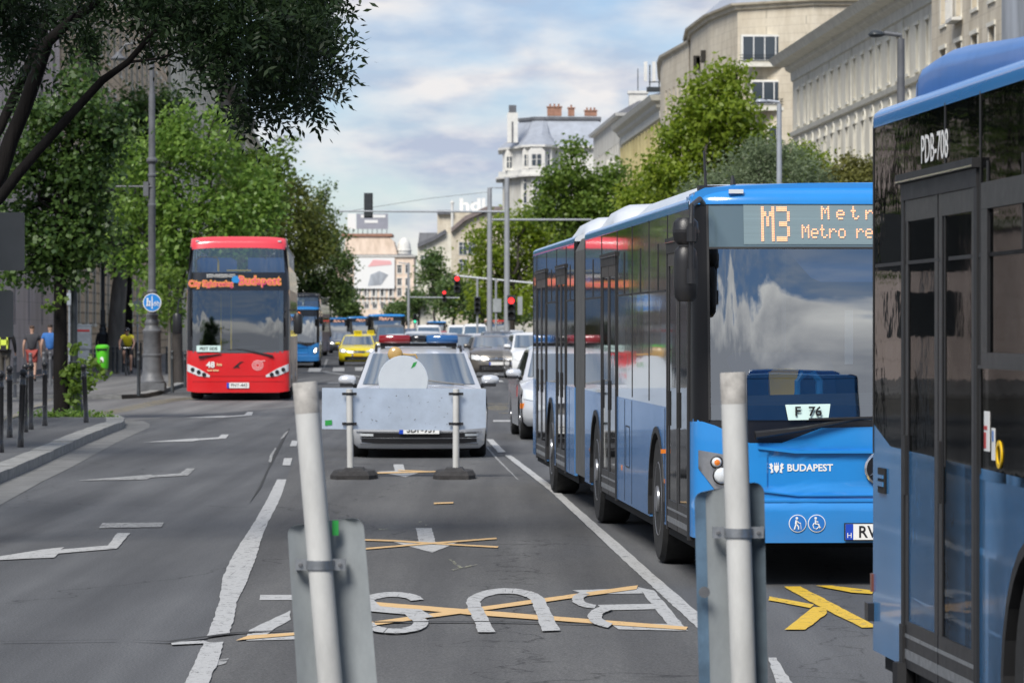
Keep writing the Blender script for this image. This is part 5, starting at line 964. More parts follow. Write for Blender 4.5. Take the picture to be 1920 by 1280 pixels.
FB = [(28, 744, 1.0), (94, 723, 1.0), (57, 728, 1.0), (82, 724, 1.0), (260, 741, 1.1), (323, 735, 1.1), (247, 700, 1.1), (264, 692, 1.1), (255, 690, 1.1), (231, 697, 1.0), (220, 699, 1.0), (212, 699, 1.0), (178, 706, 1.0), (171, 708, 1.0), (190, 703, 1.0), (124, 716, 1.0), (313, 700, 1.0), (347, 726, 1.0)]
FL = ['grey bollard alone on the pavement below the left person', 'grey bollard under the man in the blue shirt', 'grey bollard in front of the man in red shorts', 'grey bollard between the two walking men', 'dark bollard just left of the big lamp post foot', 'dark bollard right of the big lamp post foot', 'dark bollard right of the cyclist', 'dark bollard far right of the cyclist', 'dark bollard behind the cyclist, between two others', 'dark bollard left of the cyclist', 'second dark bollard left of the cyclist', 'third dark bollard left of the cyclist', 'dark bollard left of the green bin', 'outermost dark bollard left of the green bin', 'dark bollard behind the green bin', 'dark bollard by the dark lamp post', 'dark bollard behind the big lamp post', 'dark bollard in front of the red bus wheel']
for (px, py, ht), lb_ in zip(FB, FL):
    bollard(px, py, H9/(py-HZ), lb_, 0, ht, 'iron_grey' if py > 720 and px < 130 else 'iron_dark', grp='bollards along the far pavement', z0=.09)
# big cast-iron lamp post
def lamp(label, px, D, m, sc=1, sign=False, z0=.1, ht=1):
    r = thing('street_lamp', label, 'street lamp', (X(px, D), D, z0))
    prof = [(.36, 0), (.36, .24), (.33, .27), (.31, .34), (.27, .42), (.255, .50), (.245, .9), (.26, .92), (.26, .96), (.24, .98), (.235, 1.52), (.255, 1.55), (.255, 1.60), (.20, 1.66), (.17, 1.74), (.19, 1.80), (.185, 1.84), (.15, 1.90), (.17, 2.02), (.125, 2.06), (.118, 2.6), (.14, 2.62), (.135, 2.66), (.10, 2.70), (.098, 4.9), (.11, 4.92), (.11, 4.97), (.095, 4.99), (.092, 5.7), (.115, 5.73), (.115, 5.78), (.09, 5.8), (.088, 6.05), (.15, 6.12), (.15, 6.17), (.09, 6.24), (.085, 7.9), (.072, 8.0), (.07, 9.1), (.02, 9.15)]
    b = MB(); b.lathe([(a_*sc, z*ht) for a_, z in prof], (0, 0, 0), 28); b.box(-.36*sc, .36*sc, -.36*sc, .36*sc, 0, .2*ht); b.build('column', m, r, 35)
    T_ = 9.1*ht; b = MB(); b.tube([(-.9*sc, 0, T_-.1), (-.7*sc, 0, T_+.15), (0, 0, T_+.25), (.7*sc, 0, T_+.15), (.9*sc, 0, T_-.1)], .035, 8); b.tube([(0, 0, T_), (0, 0, T_+.45)], [.05, .02], 8); b.build('arm', m, r)
    for s in (-1, 1): b = MB(); b.lathe([(.05, .1), (.09, .02), (.22, -.08), (.2, -.12), (.02, -.13)], (s*.9*sc, 0, T_-.15), 16); b.build('lantern', m, r, 50)
    return r
lp = lamp('tall grey cast-iron lamp post with a round blue path sign', 285, 98.5, 'iron_grey')
b = MB(); sc_ = FPX/98.5; b.tube([(0, -.1, Z(350, 98.5)-.1), (X(204, 98.5)-X(285, 98.5), -.1, Z(350, 98.5)-.1)], .025, 8); b.box(-.22, -.08, -.15, -.02, Z(368, 98.5)-.1, Z(341, 98.5)-.1); b.build('bracket_arm', 'iron_grey', lp)
bs = thing('path_sign', 'round blue pedestrian and cycle path sign on the tall grey lamp post', 'sign', (X(285, 98), 98.05, 0))
zz = Z(567, 98); b = MB(); b.lathe([(.245, 0), (.245, -.015)], (0, 0, zz), 40, 'y'); b.build('sign_rim', 'white', bs); mat('sign_cyan', (.015, .21, .60), .35)
b = MB(); b.lathe([(.225, -.016), (.225, -.02)], (0, 0, zz), 40, 'y'); b.build('sign_field', 'sign_cyan', bs)
b = MB(); b.box(-.012, .012, -.026, -.021, zz-.17, zz+.17)
q = lambda pts, r_: b.tube([(p[0], -.024, zz+p[1]) for p in pts], r_, 6)
b.lathe([(.026, -.02), (.026, -.028)], (-.12, 0, zz+.10), 10, 'y'); q([(-.12, .07), (-.12, -.01)], .026); q([(-.12, 0), (-.145, -.10)], .014); q([(-.12, 0), (-.095, -.1)], .014); b.lathe([(.018, -.02), (.018, -.028)], (-.055, 0, zz+.03), 10, 'y'); q([(-.055, .0), (-.055, -.10)], .017); q([(-.1, .05), (-.06, .0)], .010)
for cx in (.065, .165):
    for t in range(0, 360, 45): q([(cx+.042*math.cos(R(t)), -.045+.042*math.sin(R(t))), (cx+.042*math.cos(R(t+45)), -.045+.042*math.sin(R(t+45)))], .008)
q([(.065, -.045), (.09, .03), (.15, .03), (.165, -.045)], .009); q([(.09, .03), (.115, -.04), (.15, .03)], .008); b.build('pictogram', 'white', bs)
lamp('slim dark lamp post standing behind the dark tree trunk', 139, 70.5, 'iron_dark', .62, z0=.1, ht=.5)
lamp('slim dark lamp post far back between the beige building and the thick trunk', 193, 150, 'iron_dark', .8, z0=.1, ht=.9)
# suspended street lights over the left trees
for px, py, D, lb_ in ((525, 265, 190, 'upper hanging street light against the sky above the left trees'), (541, 312, 240, 'lower hanging street light against the sky above the left trees')):
    t = thing('hanging_lamp', lb_, 'street lamp', (X(px, D), D, Z(py, D))); b = MB(); b.lathe([(.05, .25), (.10, .16), (.30, .08), (.32, .02), (.28, 0), (.02, -.06)], (0, 0, 0), 18); b.build('shade', 'iron_dark', t, 50)
    b = MB(); b.tube([(-1.4, 0, .42), (0, 0, .25), (.3, 0, .27)], .01, 5); b.build('wire', 'iron_dark', t)
# litter bin, ticket box
gb = thing('litter_bin', 'bright green litter bin on the pavement left of the cyclist', 'bin', (X(192, 121), 121, .1)); mat('bin_green', (.10, .55, .02), .4)
b = MB(); b.lathe([(.17, .32), (.195, .38), (.21, .9), (.215, .98), (.20, 1.0)], (0, 0, 0), 18); b.build('container', 'bin_green', gb, 40); b = MB(); b.lathe([(.22, .98), (.23, 1.02), (.22, 1.08), (.15, 1.12), (.02, 1.13)], (0, 0, 0), 18); b.build('lid', 'bin_green', gb, 40)
b = MB(); b.box(-.17, .17, -.225, -.12, .94, 1.0); b.build('slot', 'under', gb); [MB().box(x, x+.06, -.05, .05, 0, .34).build('leg', 'under', gb) for x in (-.14, .04)]; b = MB(); b.plate([(-.05, .55), (.06, .55), (.06, .68), (.0, .74), (-.05, .68)], -.215, -.2); b.build('sticker', 'white', gb)
eb = thing('meter_box', 'grey metal meter box on a foot behind the dark lamp post', 'box', (X(157, 128), 128, .1)); b = MB(); b.box(-.27, .27, -.15, .15, .95, 1.75); b.box(-.30, .30, -.17, .17, 1.75, 1.80); b.build('cabinet', 'galv', eb); b = MB(); b.box(-.2, .2, -.1, .1, 0, .95); b.build('foot', 'galv', eb); b = MB(); b.box(-.22, .22, -.16, -.151, 1.55, 1.62); b.build('label_strip', 'sticker_red', eb)
for px, D, lb_ in ((130, 118, 'thin grey sign pole left of the meter box'), (258, 150, 'thin grey pole beyond the cyclist')):
    t = thing('sign_pole', lb_, 'pole', (X(px, D), D, .1)); b = MB(); b.cyl((0, 0, 0), (0, 0, 2.9), .03, n=8); b.build('pole', 'galv', t); b = MB(); b.lathe([(.2, 0), (.2, -.02)], (0, -.04, 2.6), 20, 'y'); b.build('plate', 'galv', t)
# masts and traffic lights
def signal(par, x, y, z, on='red', sc=1.0, back=False):
    h = bpy.data.objects.new('signal_head', None); C.objects.link(h); h.parent = par; h.location = (x, y, z)
    b = MB(); b.box(-.16*sc, .16*sc, -.1, .1, -.5*sc, .5*sc); b.box(-.2*sc, .2*sc, .1, .12, -.56*sc, .56*sc); b.build('housing', 'iron_dark', h)
    if not back:
        for i, c in enumerate(('red', 'amb', 'green')):
            b = MB(); zz = (.32-.32*i)*sc; rr_ = .14*sc*(1.35 if False else 1); b.lathe([(rr_, -.1), (rr_, -.12), (.02, -.14)], (0, 0, zz), 16, 'y'); b.build('lamp', {'red': 'redlit', 'green': 'greenlit'}[c] if c == on else 'under', h)
            b = MB(); b.rings([[(.15*sc*math.cos(R(t)), y_, zz+.15*sc*math.sin(R(t))) for t in range(0, 181, 20)] for y_ in (-.1, -.28)], False, False); b.build('visor', 'iron_dark', h)
    return h
DM = 190
m1 = thing('traffic_mast', 'taller grey mast on the right with the long signal arm reaching left over the street', 'mast', (X(950.5, DM), DM, 0)); z_ = lambda py: Z(py, DM)
b = MB(); b.cyl((0, 0, 0), (0, 0, z_(333)), .165, .13, 18); b.build('pole', 'mast_grey', m1, 40)
b = MB(); b.tube([(0, 0, z_(397)), (X(635, DM)-X(950, DM), 0, z_(396))], [.06, .04], 10); b.tube([(0, 0, z_(352)), (X(918, DM)-X(950, DM), 0, z_(352))], .03, 6); b.build('signal_arm', 'mast_grey', m1, 40)
signal(m1, X(690, DM)-X(950, DM), .1, z_(385), back=True, sc=1.15); signal(m1, X(958, DM)-X(950, DM)+.0, -.25, z_(577), 'red', 1.15)
b = MB(); b.box(.55, .8, -.1, .1, z_(590), z_(556)); b.build('signal_back', 'board_back', m1)
m2 = thing('traffic_mast', 'shorter grey mast on the left of the pair', 'mast', (X(918, DM+4), DM+4, 0)); b = MB(); b.cyl((0, 0, 0), (0, 0, Z(352, DM+4)), .155, .12, 18); b.build('pole', 'mast_grey', m2, 40)
b = MB(); b.tube([(0, 0, Z(412, DM+4)), (X(1110, DM+4)-X(918, DM+4), 0, Z(412, DM+4))], [.06, .05], 10); b.build('cross_arm', 'mast_grey', m2); b = MB(); b.tube([(0, 0, Z(360, DM+4)), (-3.2, 0, Z(372, DM+4)), (X(640, DM+4)-X(918, DM+4), 0, Z(398, DM+4))], .012, 5); b.build('wire', 'iron_dark', m2)
b = MB(); b.box(.28, .62, -.1, .1, Z(585, DM+4), Z(560, DM+4)); b.build('signal_back', 'board_back', m2)
D3 = 230
m3 = thing('traffic_mast', 'signal post with a sloping white arm holding a red light left of the grey masts', 'mast', (X(895, D3), D3, 0)); b = MB(); b.cyl((0, 0, 0), (0, 0, Z(522, D3)), .07, n=10); b.build('pole', 'mast_grey', m3); b = MB(); b.tube([(X(856, D3)-X(895, D3), 0, Z(517, D3)), (X(1003, D3)-X(895, D3), 0, Z(531, D3))], .055, 8); b.build('signal_arm', 'roof_white', m3)
signal(m3, X(857, D3)-X(895, D3), 0, Z(532, D3), 'red', 1.0); signal(m3, 0, -.15, Z(572, D3), 'none', 1.0)
m5 = thing('traffic_mast', 'thin post with a pale signal back between the two grey masts', 'mast', (X(930, 205), 205, 0)); b = MB(); b.cyl((0, 0, 0), (0, 0, Z(522, 205)), .06, n=10); b.build('pole', 'mast_grey', m5); b = MB(); b.box(-.17, .17, -.12, .1, Z(585, 205), Z(560, 205)); b.build('signal_back', 'board_back', m5)
D4 = 330
m4 = thing('traffic_mast', 'distant mast whose low arm carries a small red light over the cars', 'mast', (X(766, D4), D4, 0)); b = MB(); b.cyl((0, 0, 0), (0, 0, Z(492, D4)), .14, .10, n=10); b.build('pole', 'mast_grey', m4); b = MB(); b.tube([(0, 0, Z(557, D4)), (X(862, D4)-X(766, D4), 0, Z(558, D4))], .045, 8); b.tube([(0, 0, Z(500, D4)), (-.2, 0, Z(494, D4)), (-.9, 0, Z(492, D4))], .06, 6); b.build('signal_arm', 'mast_grey', m4)
signal(m4, X(833, D4)-X(766, D4), 0, Z(555, D4), 'red', 1.0); signal(m4, X(778, D4)-X(766, D4), 0, Z(597, D4), 'green', .8)
# street lamps on the right
def rlamp(px, py, D, armpx, label, m):
    t = thing('street_lamp', label, 'street lamp', (X(px, D), D, 0)); z = Z(py, D); a_ = X(armpx, D)-X(px, D)
    b = MB(); b.cyl((0, 0, 0), (0, 0, z), .10, .065, 14); b.build('pole', m, t, 40); b = MB(); b.tube([(0, 0, z-.05), (0, 0, z+.06), (a_*.5, 0, z+.10), (a_*.6, 0, z+.08)], .04, 8); b.build('arm', m, t)
    b = MB(); rr = []
    for u, k in ((.5, .25), (.6, .8), (.8, 1), (.93, .8), (1, .2)): rr.append([(a_*u, .16*k*math.cos(R(q_)), z+.07+.085*k*math.sin(R(q_))*(1 if math.sin(R(q_)) > 0 else .6)) for q_ in range(0, 360, 36)])
    b.rings(rr); b.build('lamp_head', 'iron_dark' if m == 'iron_grey' else 'mast_grey', t, 50)
rlamp(1461, 196, 100, 1416, 'pale grey street lamp above the roof of the articulated bus', 'mast_grey'); rlamp(1689, 73, 66, 1628, 'dark street lamp in front of the cream building at the top right', 'iron_grey')
# ------------------------------------------------------------------ buildings
def stone(name, c, c2, bw=1.1, bh=.45, mortar=.012, dark=.7, rough=.85):
    m = mat(name, c, rough); t, n, l, p = nodes(m); tc = n.new('ShaderNodeTexCoord'); sx = n.new('ShaderNodeSeparateXYZ'); ad = n.new('ShaderNodeMath'); cb = n.new('ShaderNodeCombineXYZ')
    l.new(tc.outputs['Object'], sx.inputs[0]); l.new(sx.outputs['X'], ad.inputs[0]); l.new(sx.outputs['Y'], ad.inputs[1]); l.new(ad.outputs[0], cb.inputs[0]); l.new(sx.outputs['Z'], cb.inputs[1])
    br = n.new('ShaderNodeTexBrick'); l.new(cb.outputs[0], br.inputs['Vector']); br.inputs['Scale'].default_value = 1; br.inputs['Brick Width'].default_value = bw; br.inputs['Row Height'].default_value = bh; br.inputs['Mortar Size'].default_value = mortar
    br.inputs['Color1'].default_value = (*c, 1); br.inputs['Color2'].default_value = (*c2, 1); br.inputs['Mortar'].default_value = (*[x*dark for x in c], 1)
    a = n.new('ShaderNodeTexNoise'); a.inputs['Scale'].default_value = .8; a.inputs['Detail'].default_value = 10; a.inputs['Roughness'].default_value = .7; mp = n.new('ShaderNodeMapping'); mp.inputs['Scale'].default_value = (1, 1, .35)
    l.new(tc.outputs['Object'], mp.inputs[0]); l.new(mp.outputs[0], a.inputs['Vector']); r = n.new('ShaderNodeValToRGB'); l.new(a.outputs['Fac'], r.inputs[0]); r.color_ramp.elements[0].position = .3; r.color_ramp.elements[1].position = .6; r.color_ramp.elements[0].color = (.70, .67, .62, 1); r.color_ramp.elements[1].color = (1, 1, 1, 1)
    mu = n.new('ShaderNodeMix'); mu.data_type = 'RGBA'; mu.blend_type = 'MULTIPLY'; mu.inputs[0].default_value = 1; l.new(br.outputs['Color'], mu.inputs[6]); l.new(r.outputs[0], mu.inputs[7]); l.new(mu.outputs[2], p.inputs['Base Color']); return m
stone('limestone', (.60, .54, .43), (.65, .59, .48), 1.4, .62); stone('cream_stucco', (.74, .71, .61), (.74, .71, .61), 60, 60, .0, 1); stone('white_stucco', (.62, .61, .56), (.62, .61, .56), 60, 60, 0, 1)
stone('yellow_stucco', (.56, .50, .28), (.56, .50, .28), 60, 60, 0, 1); stone('pink_granite', (.62, .53, .50), (.66, .56, .53), 1.0, .7, .01); stone('rustic_beige', (.62, .48, .33), (.66, .52, .36), 1.6, .5, .05, .45); stone('grey_stone', (.36, .35, .33), (.40, .385, .36), 1.2, .6)
stone('pink_stucco', (.86, .70, .57), (.86, .70, .57), 60, 60, 0, 1); stone('dark_cornice', (.13, .125, .12), (.16, .15, .14), 2, .5)
mat('trim_cream', (.70, .68, .60), .8, var=.2, vs=1.5); mat('trim_white', (.70, .69, .65), .7, var=.15, vs=1.5); mat('roof_slate', (.13, .135, .15), .6, var=.3, vs=1.2, stretch=(1, 1, .3)); mat('roof_zinc', (.42, .45, .5), .45, metal=.3, var=.2, vs=.8); mat('roof_brown', (.22, .18, .17), .8, var=.3, vs=2)
mat('terracotta', (.36, .19, .13), .8, var=.3, vs=2); mat('pane', (.05, .065, .08), .06, spec=.8); mat('pane_light', (.16, .19, .22), .1, spec=.8); mat('dark_hole', (.02, .018, .015), .8)
def win_mesh(w_, h_, nm=2, trans=True, style='rect', frame='trim_white', pane='pane', sur=0, trim='trim_cream'):
    key = ('win', w_, h_, nm, trans, frame, pane, sur, trim)
    if key in win_mesh.c: return win_mesh.c[key]
    b = MB(); t = .07; b.mi(0)
    for x in [-w_/2+(w_-t)*i/nm for i in range(nm+1)]: b.box(x, x+t, .0, .06, 0, h_)
    for z in [0, h_-t]+([h_*.68] if trans else []): b.box(-w_/2+.001, w_/2-.001, .002, .058, z, z+t)
    b.mi(1); b.box(-w_/2+.01, w_/2-.01, .03, .04, .01, h_-.01)
    if sur:
        b.mi(2); y0, o_ = -.221, sur
        for x0, x1, z0, z1, k in ((-w_/2-.14, -w_/2, 0, h_, .5), (w_/2, w_/2+.14, 0, h_, .5), (-w_/2-.22, w_/2+.22, h_, h_+.2, 1.4), (-w_/2-.2, w_/2+.2, -.16, 0, 1.2)): b.box(x0, x1, y0-o_*k, y0, z0, z1)
    o = b.build('window', [frame, pane, sur and trim or frame]); me = o.data; bpy.data.objects.remove(o); win_mesh.c[key] = me; return me
win_mesh.c = {}
def wall_grid(b, p, q, z0, z1, wins, nrm, dep=.28):
    d = (Vector(q)-Vector(p)); Lg = d.length; d /= Lg; us = sorted(set([0, Lg]+[round(v, 4) for w_ in wins for v in (w_[0], w_[1])])); zs = sorted(set([z0, z1]+[round(v, 4) for w_ in wins for v in (w_[2], w_[3])]))
    pt = lambda u, z, k=0: (p[0]+d.x*u-nrm.x*k, p[1]+d.y*u-nrm.y*k, z)
    for u0, u1 in zip(us, us[1:]):
        for za, zb in zip(zs, zs[1:]):
            if any(w_[0] <= u0+1e-4 and u1 <= w_[1]+1e-4 and w_[2] <= za+1e-4 and zb <= w_[3]+1e-4 for w_ in wins): continue
            b.add([pt(u0, za), pt(u1, za), pt(u1, zb), pt(u0, zb)], [(0, 1, 2, 3)])
    for u0, u1, za, zb in wins:
        for A, B_ in (((u0, za), (u1, za)), ((u1, za), (u1, zb)), ((u1, zb), (u0, zb)), ((u0, zb), (u0, za))): b.add([pt(*A), pt(*B_), pt(*B_, dep), pt(*A, dep)], [(0, 1, 2, 3)])
        b.add([pt(u0, za, dep), pt(u1, za, dep), pt(u1, zb, dep), pt(u0, zb, dep)], [(0, 1, 2, 3)])
def offset_poly(pts, o):
    c = sum((Vector(p) for p in pts), Vector((0, 0)))/len(pts); n = len(pts); out = []
    area = sum(pts[i][0]*pts[(i+1) % n][1]-pts[(i+1) % n][0]*pts[i][1] for i in range(n)); sg = 1 if area > 0 else -1
    for i in range(n):
        a_, p, q = Vector(pts[i-1]), Vector(pts[i]), Vector(pts[(i+1) % n]); d1, d2 = (p-a_).normalized(), (q-p).normalized(); n1, n2 = Vector((d1.y, -d1.x))*sg, Vector((d2.y, -d2.x))*sg
        m_ = (n1+n2); m_ = m_/max(.3, m_.length_squared)*2 if m_.length > 1e-6 else n1; out.append(tuple(p+m_*o))
    return out
def building(label, pts, z1, wall, floors, edges, space=3.4, ww=1.2, cornice=((0, -.9), (.25, -.8), (.3, -.35), (.9, -.25), (1.0, 0)), trim='trim_cream', roof='roof_slate', roofh=1.2, name='building', sur=True, nm=2, sill=True, pane='pane', margin=1.6, frame='trim_white', cap=100, bands=()):
    root = thing(name, label, 'building', (pts[0][0], pts[0][1], 0)); O = Vector(pts[0]); P_ = [tuple(Vector(p)-O) for p in pts]; n = len(P_)
    area = sum(P_[i][0]*P_[(i+1) % n][1]-P_[(i+1) % n][0]*P_[i][1] for i in range(n)); sg = 1 if area > 0 else -1; wb = MB(); cnt = 0; tb = MB()
    for i in range(n):
        p, q = Vector(P_[i]), Vector(P_[(i+1) % n]); d = (q-p); Lg = d.length; d.normalize(); nr = Vector((d.y, -d.x))*sg; wins = []
        if i in edges:
            sp = edges[i] if isinstance(edges, dict) and edges[i] else space; k = max(1, int((Lg-2*margin+.01)//sp)+1); u0 = (Lg-(k-1)*sp)/2
            for fl in floors:
                za, zb = fl[0], fl[1]; w_ = fl[2] if len(fl) > 2 else ww
                for j in range(k):
                    u = u0+j*sp
                    if u-w_/2 < .2 or u+w_/2 > Lg-.2: continue
                    wins.append((u-w_/2, u+w_/2, za, zb))
                    if cnt < cap:
                        o = bpy.data.objects.new('window', win_mesh(round(w_, 2), round(zb-za, 2), fl[3] if len(fl) > 3 else nm, frame=frame, pane=pane, sur=.07 if sur else 0, trim=trim)); C.objects.link(o); o.parent = root
                        c_ = p+d*u-nr*.22; o.location = (c_.x, c_.y, za); o.rotation_euler = (0, 0, math.atan2(-nr.x, nr.y)+math.pi); cnt += 1
                    if False:
                        def bx(ua, ub, zA, zB, o_):
                            A, B_ = p+d*ua, p+d*ub; tb.prism([(A.x, A.y), (B_.x, B_.y), (B_.x+nr.x*o_, B_.y+nr.y*o_), (A.x+nr.x*o_, A.y+nr.y*o_)], lambda r: (r[0], r[1], zA), lambda r: (r[0], r[1], zB))
                        bx(u-w_/2-.16, u-w_/2, za, zb, .07); bx(u+w_/2, u+w_/2+.16, za, zb, .07); bx(u-w_/2-.25, u+w_/2+.25, zb, zb+.2, .16); bx(u-w_/2-.22, u+w_/2+.22, za-.16, za, .14)
        wall_grid(wb, P_[i], P_[(i+1) % n], 0, z1-.3, wins, nr)
    wb.build('wall', wall, root)
    if tb.v: tb.build('window_surround', trim, root)
    for z in bands: b = MB(); b.rings([[(x, y, z+h) for x, y in offset_poly(P_, o)] for o, h in ((0, 0), (.18, .05), (.25, .3), (0, .34))], False); b.build('string_course', trim, root)
    if cornice: b = MB(); b.rings([[(x, y, z1+h) for x, y in offset_poly(P_, o)] for o, h in cornice], False); b.build('cornice', trim, root)
    b = MB(); ro = cornice[-1][0] if cornice else 0; b.rings([[(x, y, z1+h) for x, y in offset_poly(P_, o)] for o, h in ((ro, .0), (ro-.3, .05), (-2.2, roofh), )]); b.build('roof', roof, root)
    return root, P_
def along(W0, D0, D1, dep=14): return [S(W0, D0), S(W0, D1), S(W0+dep, D1), S(W0+dep, D0)]
# cream building, long facade on the right side of the street
cb, P_ = building('long cream building with a deep cornice and two rows of windows at the top right', along(29, 184.5, 246), 19.8, 'cream_stucco', [(15.2, 17.5, .95), (11.6, 13.7, .95), (6.8, 9.6, 1.1), (2, 4.8, 1.2)], {0: 0}, space=3.45, ww=.95, cornice=((0, -1.6), (.12, -1.55), (.15, -1.0), (.45, -.8), (.5, -.6), (1.2, -.45), (1.35, -.2), (1.5, 0)), roofh=.6, bands=(14.5, 10.2), pane='pane_light', frame='trim_cream', cap=72)
for k in range(0, 18, 3): A = Vector(S(29, 185.7+3.45*k))-Vector(S(29, 184.5)); b = MB(); b.box(A.x-.08, A.x+.02, A.y-.22, A.y+.22, 14.9, 18.2); b.build('pilaster', 'trim_cream', cb)
for k in range(18):
    b = MB(); A = Vector(S(29, 186.9+3.45*k))-Vector(S(29, 184.5)); 
    for t in range(0, 180, 20): p0 = (A.y+.62*math.cos(R(t)), 13.7+.55*math.sin(R(t))); p1 = (A.y+.62*math.cos(R(t+20)), 13.7+.55*math.sin(R(t+20))); b.prism([p0, p1, (p1[0], p1[1]+.14), (p0[0], p0[1]+.14)], lambda r: (A.x+.01, r[0], r[1]), lambda r: (A.x-.08, r[0], r[1]))
    b.build('window_arch', 'trim_cream', cb)
# limestone building, next and nearer, with a shuttered balcony bay
nb_, P_ = building('limestone corner building with a slatted balcony at the top right edge', along(28.6, 158, 183.8), 25, 'limestone', [(16.6, 19.2, 1.6), (12.8, 15.4, 1.6), (20.3, 22.9, 1.6), (9, 11.6, 1.6)], {0: 0, 3: 0}, space=4.6, roofh=1, pane='dark_hole', bands=(19.9,))
for k in range(1):
    A = Vector(S(28.6, 175.5))-Vector(S(28.6, 158)); 
    for z in (16.6,):
        b = MB(); b.box(A.x-.5, A.x-.02, A.y-1.3, A.y+1.3, z-.25, z-.1); b.box(A.x-.5, A.x-.46, A.y-1.3, A.y+1.3, z+.9, z+.95)
        for j in range(14): b.box(A.x-.5, A.x-.46, A.y-1.3+.2*j-.03, A.y-1.3+.2*j+.03, z-.1, z+.9)
        b.build('balcony', 'trim_white', nb_)
gs = thing('wrapped_facade', 'pale grey sheeted facade at the extreme top right corner', 'building', (*S(27.5, 140), 0)); mat('grey_sheet', (.40, .43, .47), .6, var=.5, vs=.5, stretch=(1, 1, .25)); A_ = [tuple(Vector(p)-Vector(S(27.5, 140))) for p in along(27.5, 140, 157.5, 10)]; b = MB(); b.slab(A_, 0, 26); b.build('sheeting', 'grey_sheet', gs); b = MB(); b.slab(offset_poly(A_, .3), 26, 26.4); b.build('roof', 'roof_slate', gs)
# large limestone house behind, facing the camera
Q = [(X(1292, 309), 309), (X(1297, 298), 298), (X(1331, 285), 285), (X(1383, 275), 275), (X(1525, 271), 271), (X(1700, 271), 271), (X(1700, 320), 320), (X(1300, 320), 320)]
big, P_ = building('tall limestone apartment house with grouped white windows facing the street corner', Q, 26.0, 'limestone', [], {}, roofh=2.2, cornice=((0, -.5), (.2, -.45), (.25, -.2), (.5, -.15), (.55, 0)), trim='limestone', roof='roof_zinc')
for i, (px0, px1, py0, py1, nm) in enumerate(((1391, 1475, 68, 115, 4), (1409, 1472, 153, 197, 3), (1440, 1472, 238, 285, 2))):
    D = 273.2; w_ = X(px1, D)-X(px0, D); h_ = Z(py0, D)-Z(py1, D); cx = X((px0+px1)/2, D)-Q[0][0]; y0 = D-309-.35
    o = bpy.data.objects.new('window', win_mesh(round(w_, 2), round(h_, 2), nm, False, frame='white')); C.objects.link(o); o.parent = big; o.location = (cx, y0-.05, Z(py1, D)); o.rotation_euler = (0, 0, .05*0)
    b = MB(); b.box(cx-w_/2-.3, cx+w_/2+.5, y0-.3, y0+.6, Z(py1, D)-.45, Z(py1, D)-.2); b.box(cx-w_/2-.1, cx+w_/2+.1, y0, y0+.6, Z(py1, D)-.2, Z(py0, D)+.1); b.build('window_sill', 'trim_cream', big)
    b = MB(); [b.tube([(cx-w_/2-.2, y0-.25, Z(py1, D)+z), (cx+w_/2+.4, y0-.25, Z(py1, D)+z)], .03, 5) for z in (0, .2, .4)]; b.build('window_rail', 'iron_dark', big)
for px, py0, py1, D in ((1312, 105, 130, 292), (1317, 108, 132, 292), (1326, 95, 118, 288), (1306, 160, 185, 296)): b = MB(); b.box(X(px, D)-Q[0][0]-.5, X(px, D)-Q[0][0]+.3, D-309-.25, D-309+.3, Z(py1, D), Z(py0, D)); b.build('window_opening', 'dark_hole', big)
Q2 = [(X(1238, 330), 330), (X(1243, 322), 322), (X(1292, 305), 305), (X(1420, 322), 322), (X(1420, 350), 350), (X(1240, 350), 350)]
low, P_ = building('lower limestone wing with dark openings left of the tall apartment house', Q2, 25.6, 'limestone', [(20.2, 22.4, .8), (16, 18.4, .9), (12, 14.4, .9)], {1: 0}, space=2.6, roofh=.8, trim='limestone', cornice=((0, -.4), (.3, -.2), (.35, 0)), sur=False, pane='dark_hole', frame='limestone', margin=.9)
# yellow classical building, balconied white house, mansard building
yb_, P_ = building('yellow classical building with a heavy dark cornice above the trees', along(29, 352, 404, 12), 24.0, 'yellow_stucco', [(16.4, 20.4, 1.4), (11, 15, 1.4), (5, 9, 1.4)], {0: 0, 3: 0}, space=4.2, cornice=((0, -2.2), (.25, -2.1), (.3, -1.4), (.6, -1.1), (.7, -.8), (1.1, -.5), (1.3, 0)), roofh=1.0, bands=(15.2,), pane='pane_light', frame='yellow_stucco')
for k in range(13): b = MB(); A = Vector(S(29, 354+4.2*k))-Vector(S(29, 352)); b.box(A.x-.3, A.x+.02, A.y-.35, A.y+.35, 15.7, 21.6); b.build('pilaster', 'yellow_stucco', yb_)
wb_, P_ = building('white house with long balconies between the yellow building and the mansard roof', along(28.8, 406, 452, 12), 25.5, 'white_stucco', [(20, 22.4, 1.4), (16.4, 18.8, 1.4), (12.8, 15.2, 1.4)], {0: 0, 3: 0}, space=4, roofh=1.5, cornice=((0, -.4), (.5, -.3), (.6, 0)), sur=False, trim='trim_white')
for z in (19.4, 15.8, 12.2):
    b = MB()
    A = [tuple(Vector(p)-Vector(S(28.8, 406))) for p in (S(27.3, 405), S(27.3, 452), S(28.8, 452), S(28.8, 405))]; b.slab(A, z-.5, z-.1); b.box(-1.5, 6, -1.4, -.02, z-.5, z-.1); b.box(-1.5, 6, -1.4, -1.3, z-.1, z+.9); b.build('balcony', 'trim_white', wb_)
ch = thing('chimney', 'pale chimney block standing on the roof of the white balconied house', 'chimney', (*S(31, 409), 25.4)); b = MB(); b.box(-1, 1, -.8, .8, 0, 2.4); b.box(-1.15, 1.15, -.95, .95, 2.4, 2.7); b.build('stack', 'trim_white', ch); b = MB(); b.cyl((0, 0, 2.7), (0, 0, 5.2), .05); b.build('aerial', 'iron_dark', ch)
